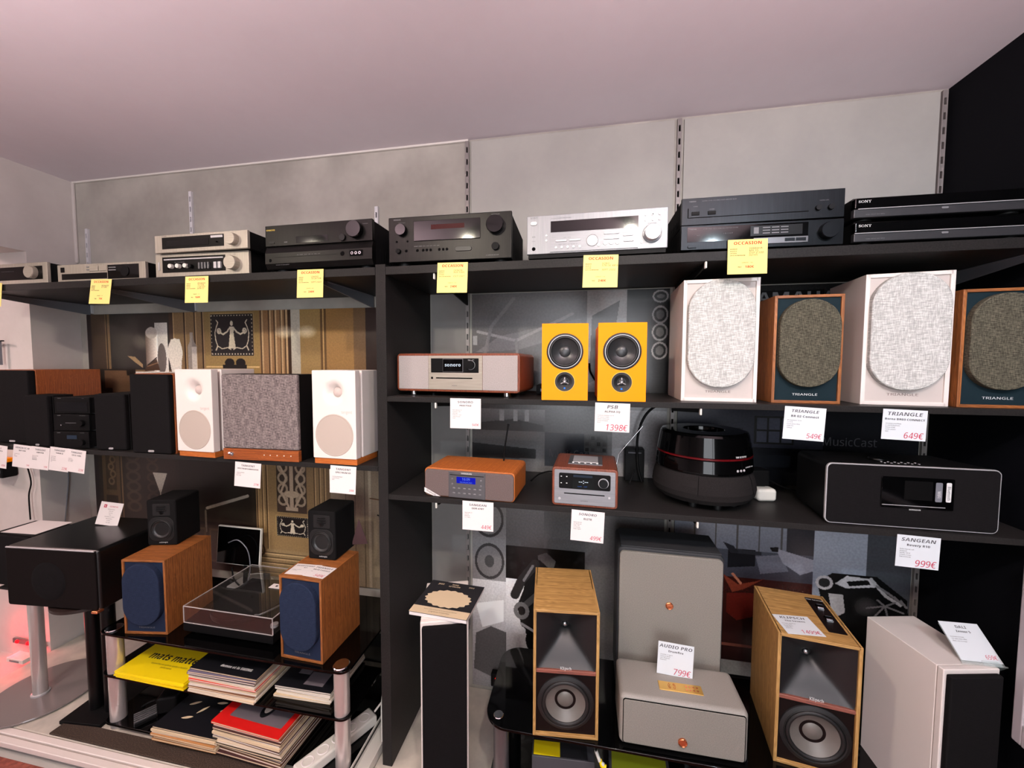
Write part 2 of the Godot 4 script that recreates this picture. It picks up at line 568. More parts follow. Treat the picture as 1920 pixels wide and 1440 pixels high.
func materials() -> void:
	var m: StandardMaterial3D
	textured("ceiling", mottle(1, Color(0.83, 0.80, 0.82), Color(0.87, 0.84, 0.86), 0.006, 0.8), 0.5, 0.5, 0.95)
	textured("plaster", mottle(2, Color(0.565, 0.555, 0.525), Color(0.69, 0.68, 0.645), 0.012, 1.0), 0.7, 0.7, 0.95)
	textured("panel_white", mottle(3, Color(0.605, 0.605, 0.585), Color(0.65, 0.65, 0.625), 0.01, 1.0), 0.9, 0.9, 0.85)
	textured("wall_grey", mottle(4, Color(0.74, 0.72, 0.70), Color(0.80, 0.78, 0.76), 0.01, 1.0), 0.8, 0.8, 0.9)
	textured("wall_pale", mottle(5, Color(0.82, 0.78, 0.78), Color(0.88, 0.85, 0.84), 0.008, 1.0), 0.6, 0.6, 0.9)
	textured("board_grey", mottle(6, Color(0.45, 0.44, 0.43), Color(0.50, 0.49, 0.48), 0.01, 1.0), 0.8, 0.8, 0.75)
	textured("felt", mottle(7, Color(0.15, 0.115, 0.09), Color(0.30, 0.24, 0.19), 0.08, 1.6), 9.0, 9.0, 1.0)
	mat("navy", Color(0.035, 0.04, 0.06), 0.7)
	mat("room_wall", Color(0.82, 0.80, 0.78), 0.9)  # unseen front wall, kept pale to bounce light onto the goods
	textured("carpet_red", mottle(8, Color(0.46, 0.24, 0.20), Color(0.60, 0.33, 0.27), 0.05, 1.4), 3.0, 3.0, 1.0)
	mat("floor_grey", Color(0.74, 0.74, 0.72), 0.6)  # unseen floor, its pale grey chosen to bounce neutral light
	textured("platform", mottle(9, Color(0.70, 0.68, 0.64), Color(0.80, 0.77, 0.72), 0.02, 1.4), 1.6, 1.6, 0.5)
	textured("shelf_black", mottle(10, Color(0.125, 0.12, 0.12), Color(0.16, 0.155, 0.15), 0.1, 1.5), 6.0, 6.0, 0.42)
	mat("black", Color(0.055, 0.055, 0.058), 0.5)
	mat("black_matte", Color(0.075, 0.073, 0.075), 0.85)
	mat("void", Color(0.02, 0.02, 0.022), 0.9)
	mat("gloss", Color(0.012, 0.012, 0.014), 0.07, 0.0, 0.38)
	mat("black_metal", Color(0.06, 0.06, 0.065), 0.35, 0.6)
	m = textured("brushed_black", brushed(11, Color(0.060, 0.057, 0.056), Color(0.10, 0.095, 0.09)), 2.0, 2.0, 0.36, 0.75)
	m = textured("brushed_blue", brushed(12, Color(0.062, 0.073, 0.088), Color(0.10, 0.115, 0.13)), 2.0, 2.0, 0.36, 0.7)
	textured("brushed_silver", brushed(13, Color(0.50, 0.505, 0.52), Color(0.56, 0.565, 0.58)), 2.0, 2.0, 0.42, 0.35)
	textured("champagne", brushed(14, Color(0.60, 0.57, 0.525), Color(0.68, 0.65, 0.60)), 2.0, 2.0, 0.45, 0.35)
	mat("silver", Color(0.74, 0.73, 0.74), 0.35, 0.35)
	mat("silver_dark", Color(0.42, 0.42, 0.43), 0.35, 0.7)
	mat("chrome", Color(0.85, 0.85, 0.86), 0.12, 1.0)
	mat("post_metal", Color(0.84, 0.81, 0.80), 0.22, 0.6)
	mat("white_metal", Color(0.80, 0.80, 0.81), 0.45)
	mat("rail_grey", Color(0.55, 0.53, 0.52), 0.45, 0.3)
	mat("bracket_grey", Color(0.46, 0.47, 0.50), 0.5, 0.2)
	mat("copper", Color(0.90, 0.55, 0.38), 0.25, 0.9)
	mat("gold", Color(0.83, 0.66, 0.36), 0.35, 0.7)
	mat("white_satin", Color(0.90, 0.86, 0.84), 0.38)
	mat("white_plastic", Color(0.84, 0.83, 0.80), 0.45)
	mat("cone_pale", Color(0.70, 0.65, 0.61), 0.8)
	mat("dome_pale", Color(0.74, 0.68, 0.66), 0.55)
	mat("cream_panel", Color(0.76, 0.72, 0.70), 0.6)
	mat("orange", Color(1.0, 0.57, 0.0), 0.32, 0.0, 0.2)
	mat("navy_panel", Color(0.12, 0.16, 0.24), 0.6)
	mat("teal_panel", Color(0.085, 0.145, 0.17), 0.6)
	mat("letter_taupe", Color(0.42, 0.35, 0.34), 0.5)
	mat("tray_grey", Color(0.23, 0.23, 0.24), 0.4, 0.4)
	textured("grille_white", linen(20, Color(0.60, 0.60, 0.59), Color(0.86, 0.86, 0.845), 1.7), 4.2, 4.2, 0.95)
	textured("grille_olive", linen(21, Color(0.18, 0.175, 0.145), Color(0.43, 0.42, 0.36), 1.3), 6.0, 6.0, 0.95)
	textured("grille_grey", linen(22, Color(0.20, 0.18, 0.18), Color(0.62, 0.57, 0.56), 1.4), 5.0, 5.0, 0.95)
	textured("grille_navy", linen(23, Color(0.10, 0.135, 0.21), Color(0.165, 0.205, 0.29), 1.0), 7.0, 7.0, 0.9)
	textured("grille_black", linen(24, Color(0.055, 0.052, 0.055), Color(0.10, 0.095, 0.10), 1.0), 7.0, 7.0, 0.95)
	textured("grille_brown", linen(25, Color(0.055, 0.040, 0.040), Color(0.085, 0.065, 0.062), 1.0), 7.0, 7.0, 0.85)
	textured("fabric_grey", mottle(26, Color(0.44, 0.43, 0.40), Color(0.53, 0.515, 0.485), 0.2, 1.2), 6.0, 6.0, 0.95)
	textured("fabric_taupe", mottle(27, Color(0.33, 0.28, 0.27), Color(0.41, 0.36, 0.35), 0.2, 1.2), 6.0, 6.0, 0.95)
	textured("fabric_silver", mottle(28, Color(0.56, 0.53, 0.52), Color(0.66, 0.63, 0.62), 0.2, 1.2), 6.0, 6.0, 0.95)
	textured("fabric_dark", mottle(29, Color(0.10, 0.095, 0.095), Color(0.15, 0.14, 0.14), 0.2, 1.2), 6.0, 6.0, 0.95)
	textured("leather_grey", mottle(30, Color(0.50, 0.485, 0.46), Color(0.57, 0.555, 0.53), 0.15, 1.0), 8.0, 8.0, 0.55)
	textured("charcoal", mottle(31, Color(0.19, 0.195, 0.205), Color(0.23, 0.235, 0.245), 0.15, 1.0), 8.0, 8.0, 0.5)
	textured("walnut", wood(40, Color(0.42, 0.24, 0.11), Color(0.71, 0.45, 0.23), 0.5), 7.0, 1.1, 0.45)
	textured("oak", wood(41, Color(0.55, 0.41, 0.22), Color(0.79, 0.63, 0.39), 0.45), 5.0, 0.9, 0.5)
	textured("teak", wood(42, Color(0.46, 0.22, 0.09), Color(0.66, 0.37, 0.17), 0.5), 7.0, 1.2, 0.4)
	textured("cherry", wood(43, Color(0.62, 0.31, 0.11), Color(0.76, 0.45, 0.19), 0.4), 6.0, 1.0, 0.45)
	textured("rosewood", wood(44, Color(0.34, 0.15, 0.085), Color(0.54, 0.28, 0.17), 0.4), 7.0, 1.0, 0.4)
	textured("pale_wood", wood(45, Color(0.72, 0.60, 0.50), Color(0.84, 0.74, 0.65), 0.4), 7.0, 1.0, 0.5)
	mat("baffle", Color(0.075, 0.045, 0.042), 0.5)
	mat("horn", Color(0.10, 0.10, 0.105), 0.45)
	mat("cone_grey", Color(0.40, 0.385, 0.365), 0.42, 0.2)
	mat("cone_black", Color(0.15, 0.155, 0.16), 0.34)
	mat("rubber", Color(0.045, 0.045, 0.048), 0.55)
	for k in ["black", "black_matte", "shelf_black", "grille_black", "grille_brown", "fabric_dark", "void", "navy", "teal_panel", "navy_panel", "grille_navy", "grille_olive", "baffle", "charcoal"]:
		M[k].metallic_specular = 0.22
	mat("paper", Color(0.88, 0.855, 0.85), 0.8)
	mat("paper_cool_lit", Color(0.84, 0.86, 0.88), 0.75)  # the white card paper with the cool right-hand light put in its colour
	mat("paper_yellow", Color(0.96, 0.87, 0.53), 0.8)
	mat("ink", Color(0.06, 0.06, 0.08), 0.8)
	mat("ink_grey", Color(0.34, 0.34, 0.36), 0.8)
	mat("ink_red", Color(0.78, 0.13, 0.06), 0.8)
	mat("ink_magenta", Color(0.72, 0.12, 0.26), 0.8)
	mat("print_white", Color(0.86, 0.86, 0.86), 0.6)
	mat("print_grey", Color(0.45, 0.45, 0.46), 0.6)
	mat("print_dim", Color(0.26, 0.26, 0.28), 0.6)
	mat("print_gold", Color(0.75, 0.66, 0.25), 0.5)
	mat("yellow", Color(0.95, 0.84, 0.02), 0.45)
	m = mat("pane", Color(0.35, 0.33, 0.33, 0.07), 0.03)
	m.transparency = BaseMaterial3D.TRANSPARENCY_ALPHA
	m = mat("acrylic", Color(0.9, 0.95, 0.95, 0.2), 0.03)
	m.transparency = BaseMaterial3D.TRANSPARENCY_ALPHA
	m = mat("edge_glint", Color(0.85, 0.82, 0.82, 0.45), 0.05)  # pale glints on the dust cover edges, put in as colour
	m.transparency = BaseMaterial3D.TRANSPARENCY_ALPHA
	mat("strip_copper", Color(0.55, 0.34, 0.29), 0.35, 0.3)
	mat("silver_paint", Color(0.70, 0.68, 0.70), 0.4)
	mat("black_satin", Color(0.05, 0.05, 0.052), 0.28)
	mat("acrylic_disc", Color(0.46, 0.43, 0.42), 0.12)
	mat("smoked", Color(0.012, 0.012, 0.014), 0.05, 0.0, 0.35)
	glow("lamp_glow", Color(1.0, 0.9, 0.8), 4.0)
	glow("pink_glow", Color(1.0, 0.75, 0.72), 2.0)
	glow("red_glow", Color(1.0, 0.05, 0.08), 5.0)
	glow("red_led", Color(1.0, 0.10, 0.02), 3.0)
	glow("blue_led", Color(0.1, 0.45, 1.0), 2.5)
	glow("lcd_blue", Color(0.05, 0.10, 0.85), 0.75)
	glow("lcd_text", Color(0.45, 0.6, 1.0), 0.9)
	glow("screen_white", Color(0.9, 0.95, 1.0), 0.9)
	glow("screen_dim", Color(0.30, 0.36, 0.45), 0.25)
	glow("vfd_red", Color(0.55, 0.05, 0.10), 0.16)
	glow("screen_blue", Color(0.25, 0.5, 0.9), 0.5)
	glow("tv_picture", Color(0.65, 0.70, 0.1), 0.5)

func glow(called: String, c: Color, e: float) -> void:
	var m := mat(called, Color(c.r * 0.25, c.g * 0.25, c.b * 0.25), 0.4, 0.0, 0.2)
	m.emission_enabled = true
	m.emission = c
	m.emission_energy_multiplier = e

# ------------------------------------------------------------------ the room
func structure() -> void:
	var st := B()
	rb(st, Vector3(-0.2, -0.105, 2.4), Vector3(9.0, 0.1, 5.4))
	setting("floor", "unseen grey shop floor behind the viewer, pale to bounce neutral light", "floor", st, M.floor_grey)
	st = B()
	rb(st, Vector3(-0.735, -0.051, 1.01), Vector3(3.9, 0.008, 0.80), 0.002)
	one("carpet_runner", "brick red carpet on the floor in front of the platform edge", "carpet", st, M.carpet_red)
	st = B()
	rb(st, Vector3(-0.2, 2.513, 2.4), Vector3(9.0, 0.1, 5.4))
	setting("ceiling", "plain white ceiling tinted mauve above the shelves", "ceiling", st, M.ceiling)
	st = B()
	rb(st, Vector3(-0.72, 1.13, -0.05), Vector3(3.98, 2.7, 0.1))
	var w := setting("wall_back", "stained grey white plaster back wall behind the shelves", "wall", st, M.plaster)
	# boards between the slotted rails
	for k in 2:
		st = B()
		var x0: float = -0.488 if k == 0 else 0.373
		var x1: float = 0.337 if k == 0 else 1.212
		rb(st, Vector3((x0 + x1) / 2, 2.13, 0.004), Vector3(x1 - x0, 0.645, 0.008), 0.001)
		var p := fin("panel", st, M.panel_white, w)
		p.set_meta("label", "white board between slotted rails")
	st = B()
	rb(st, Vector3(-0.592, 1.0, 0.003), Vector3(0.17, 1.66, 0.006))
	fin("panel", st, M.board_grey, w)
	st = B()
	rb(st, Vector3(-1.6, 2.458, 0.006), Vector3(2.2, 0.009, 0.012), 0.002)
	setting("trim_1", "thin white filler bead between the plaster wall and the ceiling", "trim", st, M.white_plastic)
	st = B()
	rb(st, Vector3(-2.702, 2.25, 0.006), Vector3(0.016, 0.43, 0.012), 0.004)
	setting("trim_2", "grey sealant bead in the corner under the ceiling", "trim", st, M.wall_grey)
	st = B()
	rb(st, Vector3(-3.705, 1.13, 0.0725), Vector3(1.99, 2.7, 0.245))
	setting("wall_left", "grey column face and pink lit wall at the left end", "wall", st, M.wall_grey)
	st = B()
	rb(st, Vector3(-2.84, 2.254, 2.6), Vector3(0.26, 0.418, 4.81))
	setting("beam", "deep white plaster beam along the left side under the ceiling", "beam", st, M.wall_grey)
	st = B()
	rb(st, Vector3(-4.75, 1.13, 2.4), Vector3(0.1, 2.7, 5.4))
	setting("wall_side_room", "pale far wall of the side room", "wall", st, M.wall_pale)
	st = B()
	rb(st, Vector3(1.29, 1.13, 2.4), Vector3(0.1, 2.7, 5.4))
	setting("wall_right", "dark navy right wall", "wall", st, M.navy)
	# unseen front wall with a window opening that lets light in
	st = B()
	rb(st, Vector3(-2.75, 1.13, 5.0), Vector3(3.9, 2.7, 0.12))
	rb(st, Vector3(0.22, 0.12, 5.0), Vector3(2.04, 0.68, 0.12))
	rb(st, Vector3(0.22, 2.4, 5.0), Vector3(2.04, 0.2, 0.12))
	setting("wall_front", "unseen shop front wall behind the viewer, pale to bounce light", "wall", st, M.room_wall)
	st = B()
	rb(st, Vector3(0.22, 1.38, 5.0), Vector3(2.04, 1.84, 0.008))
	var win := setting("window_1", "unseen shop window pane out of view behind the viewer", "window", st, M.pane)
	st = B()
	rb(st, Vector3(0.22, 1.38, 5.0), Vector3(0.05, 1.84, 0.06), 0.004)
	rb(st, Vector3(0.22, 0.48, 5.0), Vector3(2.04, 0.05, 0.06), 0.004)
	rb(st, Vector3(0.22, 2.28, 5.0), Vector3(2.04, 0.05, 0.06), 0.004)
	fin("frame", st, M.white_metal, win)
	# platform the lower goods stand on
	st = B()
	rb(st, Vector3(-0.735, -0.0275, 0.273), Vector3(3.94, 0.055, 0.545), 0.004)
	setting("platform", "low white display platform along the back wall", "platform", st, M.platform)
	var o := thing("edge_rail", "white double aluminium rail along the front edge of the platform", "rail", Vector3(-0.735, 0, 0.545))
	st = B()
	rb(st, Vector3(0, -0.012, 0.014), Vector3(3.94, 0.024, 0.024), 0.003)
	fin("profile", st, M.white_satin, o)
	st = B()
	rb(st, Vector3(0, -0.014, 0.042), Vector3(3.94, 0.022, 0.024), 0.003)
	fin("profile", st, M.white_satin, o)
	st = B()
	rb(st, Vector3(0, -0.040, 0.012), Vector3(3.94, 0.03, 0.02))
	fin("skirting", st, M.bracket_grey, o)
	st = B()
	rb(st, Vector3(-1.42, 0.004, 0.514), Vector3(1.36, 0.008, 0.058), 0.003, 2)
	one("felt_strip", "dark brown felt strip along the platform edge before the record piles", "seal", st, M.felt)

# ------------------------------------------------------------------ shelving
func shelf_board(label: String, x0: float, x1: float, top: float, th: float) -> void:
	var st := B()
	rb(st, Vector3((x0 + x1) / 2, top - th / 2, 0.203), Vector3(x1 - x0, th, 0.394), 0.0012)
	one("shelf_board", label, "shelf", st, M.shelf_black)

func rail(label: String, x: float, y0: float, y1: float, m: Material, z := 0.0) -> void:
	var o := thing("slotted_rail", label, "rail", Vector3(x, y0, z), 0, "slotted wall rails")
	var h := y1 - y0
	var st := B()
	rb(st, Vector3(-0.0058, h / 2, 0.006), Vector3(0.0046, h, 0.012), 0.001)
	rb(st, Vector3(0.0058, h / 2, 0.006), Vector3(0.0046, h, 0.012), 0.001)
	var n := int(h / 0.05)
	for k in n + 1:
		rb(st, Vector3(0, h - 0.013 - k * 0.05, 0.006), Vector3(0.008, 0.026, 0.011))
	fin("channel", st, m, o)
	st = B()
	rb(st, Vector3(0, h / 2, 0.0015), Vector3(0.012, h, 0.003))
	fin("slot_backing", st, M.void, o)

func bracket(label: String, x: float, y: float, m: Material, tip: bool, reach := 0.385) -> void:
	var o := thing("shelf_bracket", label, "bracket", Vector3(x, y, 0.012), 0, "shelf brackets")
	var st := B()
	# a side view: deep at the wall, shallow at the front
	var line := PackedVector2Array([Vector2(0, 0), Vector2(0, -0.052), Vector2(0.03, -0.05), Vector2(reach - 0.02, -0.014), Vector2(reach - 0.012, -0.006), Vector2(reach - 0.012, 0)])
	xf = Transform3D(Basis(Vector3(0, 0, 1), Vector3(0, 1, 0), Vector3(-1, 0, 0)), Vector3.ZERO)
	slab(st, reversed(line), -0.003, 0.003)
	xf = Transform3D.IDENTITY
	rb(st, Vector3(0, -0.002, reach * 0.45), Vector3(0.018, 0.004, reach * 0.8), 0.001)
	fin("arm", st, m, o)
	if tip:
		st = B()
		rb(st, Vector3(0, -0.010, reach - 0.008), Vector3(0.006, 0.020, 0.012), 0.002)
		fin("tip", st, M.white_plastic, o)

func reversed(p: PackedVector2Array) -> PackedVector2Array:
	var q := p.duplicate()
	q.reverse()
	return q

func shelving() -> void:
	var st := B()
	rb(st, Vector3(-0.701, 0.922, 0.2), Vector3(0.038, 1.844, 0.4), 0.0015)
	one("upright_panel", "tall black upright panel between the left and right shelves", "panel", st, M.shelf_black)
	shelf_board("black top shelf of the left unit under the silver tuners", -2.66, -0.721, 1.835, 0.028)
	shelf_board("black middle shelf of the left unit under the white speakers", -2.66, -0.721, 1.130, 0.018)
	shelf_board("black top shelf of the right unit under the receivers", -0.681, 1.235, 1.835, 0.028)
	shelf_board("black middle shelf of the right unit under the orange speakers", -0.681, 1.235, 1.383, 0.018)
	shelf_board("black lower shelf of the right unit under the wooden radios", -0.681, 1.235, 1.031, 0.018)
	rail("white slotted wall rail above the thin silver cassette deck", -2.62, 1.762, 2.211, M.white_metal)
	rail("white slotted wall rail above the silver tuner and amplifier stack", -1.946, 1.762, 2.354, M.white_metal)
	rail("short white slotted wall rail end behind the black receivers", -0.935, 1.762, 2.21, M.white_metal)
	rail("full height slotted rail beside the stained plaster, leftmost of the right unit", -0.506, 0.3, 2.455, M.rail_grey)
	rail("full height slotted rail between the two white boards", 0.355, 0.3, 2.455, M.rail_grey)
	rail("full height slotted rail against the dark navy wall", 1.224, 0.3, 2.455, M.rail_grey)
	bracket("grey shelf bracket under the thin silver cassette deck", -2.62, 1.807, M.bracket_grey, false)
	bracket("grey shelf bracket under the silver tuner and amplifier stack", -1.946, 1.807, M.bracket_grey, false)
	bracket("white edged shelf bracket under the glossy black receiver, by the upright", -0.955, 1.807, M.bracket_grey, true)
	bracket("black shelf bracket of the top right shelf, under the wide black receiver", -0.506, 1.807, M.black, true)
	bracket("white tipped shelf bracket at the upper corner of the first white speaker", 0.355, 1.807, M.black, true, 0.39)
	bracket("black shelf bracket of the top right shelf, nearest the navy wall", 1.2, 1.807, M.bracket_grey, false)
	bracket("white tipped bracket under the wide walnut radio", -0.502, 1.365, M.black, true, 0.39)
	bracket("white tipped bracket below the first white speaker", 0.353, 1.365, M.black, true, 0.39)
	bracket("white tipped bracket below the round edged cherry radio", -0.502, 1.013, M.black, true, 0.39)
	bracket("white tipped bracket below the round disc radio", 0.353, 1.013, M.black, true, 0.39)
	bracket("bracket tip below the middle shelf of the left unit", -1.946, 1.112, M.bracket_grey, true, 0.3)

# ------------------------------------------------------------------ printed boards behind the goods
var im: Image
var bx0 := 0.0
var by1 := 0.0
var sc := 300.0

func board(called: String, label: String, x0: float, y0: float, x1: float, y1: float, res: float, base: Color) -> void:
	bx0 = x0
	by1 = y1
	sc = res
	im = Image.create(int((x1 - x0) * res), int((y1 - y0) * res), false, Image.FORMAT_RGB8)
	im.fill(base)

func board_done(called: String, label: String, x0: float, y0: float, x1: float, y1: float, rough: float, gain := 1.0) -> Node3D:
	var n := FastNoiseLite.new()
	n.seed = 3
	n.frequency = 0.2
	for y in im.get_height():
		for x in im.get_width():
			var k := gain * (1.0 + n.get_noise_2d(x, y) * 0.10)
			var c := im.get_pixel(x, y)
			var l := (c.r + c.g + c.b) / 3.0 * k
			im.set_pixel(x, y, Color(lerpf(l, c.r * k, 0.74), lerpf(l, c.g * k, 0.74), lerpf(l, c.b * k, 0.74)))
	var m := StandardMaterial3D.new()
	m.albedo_texture = ImageTexture.create_from_image(im)
	m.roughness = rough
	m.cull_mode = BaseMaterial3D.CULL_DISABLED
	var w := x1 - x0
	var h := y1 - y0
	var o := thing(called, label, "poster", Vector3((x0 + x1) / 2, y0, 0.001))
	var st := B()
	quad(st, Vector3(-w / 2, 0, 0.0065), Vector3(w / 2, 0, 0.0065), Vector3(w / 2, h, 0.0065), Vector3(-w / 2, h, 0.0065), Vector3(0, 0, 1), Vector2(0, 1), Vector2(1, 1), Vector2(1, 0), Vector2(0, 0))
	fin("print", st, m, o)
	st = B()
	rb(st, Vector3(0, h / 2, 0.003), Vector3(w, h, 0.006))
	fin("backing_board", st, M.black_matte, o)
	return o

func px(x: float, y: float) -> Vector2:
	return Vector2((x - bx0) * sc, (by1 - y) * sc)

func fr(x0: float, y0: float, x1: float, y1: float, c: Color) -> void:
	var a := px(x0, y1)
	var b := px(x1, y0)
	im.fill_rect(Rect2i(int(a.x), int(a.y), maxi(1, int(b.x) - int(a.x)), maxi(1, int(b.y) - int(a.y))), c)

func grad(x0: float, y0: float, x1: float, y1: float, top: Color, bottom: Color, sideways := false) -> void:
	var n := 48
	for k in n:
		var c := top.lerp(bottom, k / (n - 1.0))
		if sideways:
			fr(lerpf(x0, x1, k / float(n)), y0, lerpf(x0, x1, (k + 1.0) / n) + 1.0 / sc, y1, c)
		else:
			fr(x0, lerpf(y1, y0, (k + 1.0) / n), x1, lerpf(y1, y0, k / float(n)) + 1.0 / sc, c)

func pg(pts: Array, c: Color, alpha := 1.0) -> void:
	var q := PackedVector2Array()
	var lo := Vector2(1e9, 1e9)
	var hi := Vector2(-1e9, -1e9)
	for p in pts:
		var v := px(p.x, p.y)
		q.append(v)
		lo = lo.min(v)
		hi = hi.max(v)
	for y in range(maxi(0, int(lo.y)), mini(im.get_height(), int(hi.y) + 1)):
		for x in range(maxi(0, int(lo.x)), mini(im.get_width(), int(hi.x) + 1)):
			if Geometry2D.is_point_in_polygon(Vector2(x + 0.5, y + 0.5), q):
				im.set_pixel(x, y, c if alpha >= 1.0 else im.get_pixel(x, y).lerp(c, alpha))

# soft or hard ellipse; ring > 0 keeps only the outer share
func el(x: float, y: float, rx: float, ry: float, c: Color, alpha := 1.0, soft := false, ring := 0.0) -> void:
	var m := px(x, y)
	var ax := rx * sc
	var ay := ry * sc
	for j in range(maxi(0, int(m.y - ay)), mini(im.get_height(), int(m.y + ay) + 2)):
		for i in range(maxi(0, int(m.x - ax)), mini(im.get_width(), int(m.x + ax) + 2)):
			var d := Vector2((i + 0.5 - m.x) / ax, (j + 0.5 - m.y) / ay).length()
			if d > 1.0 or d < 1.0 - ring and ring > 0.0:
				continue
			var a := alpha * (1.0 - d * d) if soft else alpha
			im.set_pixel(i, j, im.get_pixel(i, j).lerp(c, a))

func ln(pts: Array, w: float, c: Color, alpha := 1.0) -> void:
	for k in pts.size() - 1:
		var a := px(pts[k].x, pts[k].y)
		var b := px(pts[k + 1].x, pts[k + 1].y)
		var r := maxf(w * sc * 0.5, 0.6)
		var lo := a.min(b) - Vector2(r, r)
		var hi := a.max(b) + Vector2(r, r)
		for y in range(maxi(0, int(lo.y)), mini(im.get_height(), int(hi.y) + 1)):
			for x in range(maxi(0, int(lo.x)), mini(im.get_width(), int(hi.x) + 1)):
				var p := Vector2(x + 0.5, y + 0.5)
				if p.distance_to(Geometry2D.get_closest_point_to_segment(p, a, b)) <= r:
					im.set_pixel(x, y, c if alpha >= 1.0 else im.get_pixel(x, y).lerp(c, alpha))

func v2(x: float, y: float) -> Vector2:
	return Vector2(x, y)

# a pale ornamental figure with two scrolls on a dark plaque
func ornament(x0: float, y0: float, x1: float, y1: float) -> void:
	var w := x1 - x0
	var h := y1 - y0
	var pale := Color(0.72, 0.67, 0.56)
	fr(x0 - w * 0.03, y0 - h * 0.03, x1 + w * 0.03, y1 + h * 0.03, Color(0.56, 0.45, 0.25))
	fr(x0, y0, x1, y1, Color(0.085, 0.08, 0.085))
	for k in 15:
		var x := x0 + w * (k + 0.5) / 15.0
		fr(x - w * 0.013, y0 + h * 0.02, x + w * 0.013, y0 + h * 0.05, pale)
		fr(x - w * 0.013, y1 - h * 0.05, x + w * 0.013, y1 - h * 0.02, pale)
	for k in 11:
		var y := y0 + h * (k + 0.5) / 11.0
		fr(x0 + w * 0.015, y - h * 0.015, x0 + w * 0.035, y + h * 0.015, pale)
		fr(x1 - w * 0.035, y - h * 0.015, x1 - w * 0.015, y + h * 0.015, pale)
	var cx := (x0 + x1) / 2
	el(cx, y0 + h * 0.78, w * 0.035, h * 0.06, pale)
	pg([v2(cx - w * 0.05, y0 + h * 0.70), v2(cx + w * 0.05, y0 + h * 0.70), v2(cx + w * 0.045, y0 + h * 0.55), v2(cx + w * 0.085, y0 + h * 0.18), v2(cx - w * 0.085, y0 + h * 0.18), v2(cx - w * 0.045, y0 + h * 0.55)], pale)
	for s in [-1.0, 1.0]:
		var a: Array = []
		for p in [v2(0.04, 0.68), v2(0.11, 0.58), v2(0.2, 0.52), v2(0.26, 0.55)]:
			a.append(v2(cx + s * w * p.x, y0 + h * p.y))
		ln(a, w * 0.035, pale)
		a = []
		for p in [v2(0.36, 0.86), v2(0.32, 0.80), v2(0.36, 0.70), v2(0.4, 0.55), v2(0.38, 0.36), v2(0.34, 0.24), v2(0.24, 0.17), v2(0.1, 0.2), v2(0.03, 0.15)]:
			a.append(v2(cx + s * w * p.x, y0 + h * p.y))
		ln(a, w * 0.022, pale)
		el(cx + s * w * 0.3, y0 + h * 0.6, w * 0.055, h * 0.075, pale, 1.0, false, 0.55)
		el(cx + s * w * 0.3, y0 + h * 0.6, w * 0.02, h * 0.03, pale)
		ln([v2(cx + s * w * 0.34, y0 + h * 0.24), v2(cx + s * w * 0.38, y0 + h * 0.14)], w * 0.03, pale)

func g(v: float) -> Color:
	return Color(v, v * 0.985, v * 0.99)

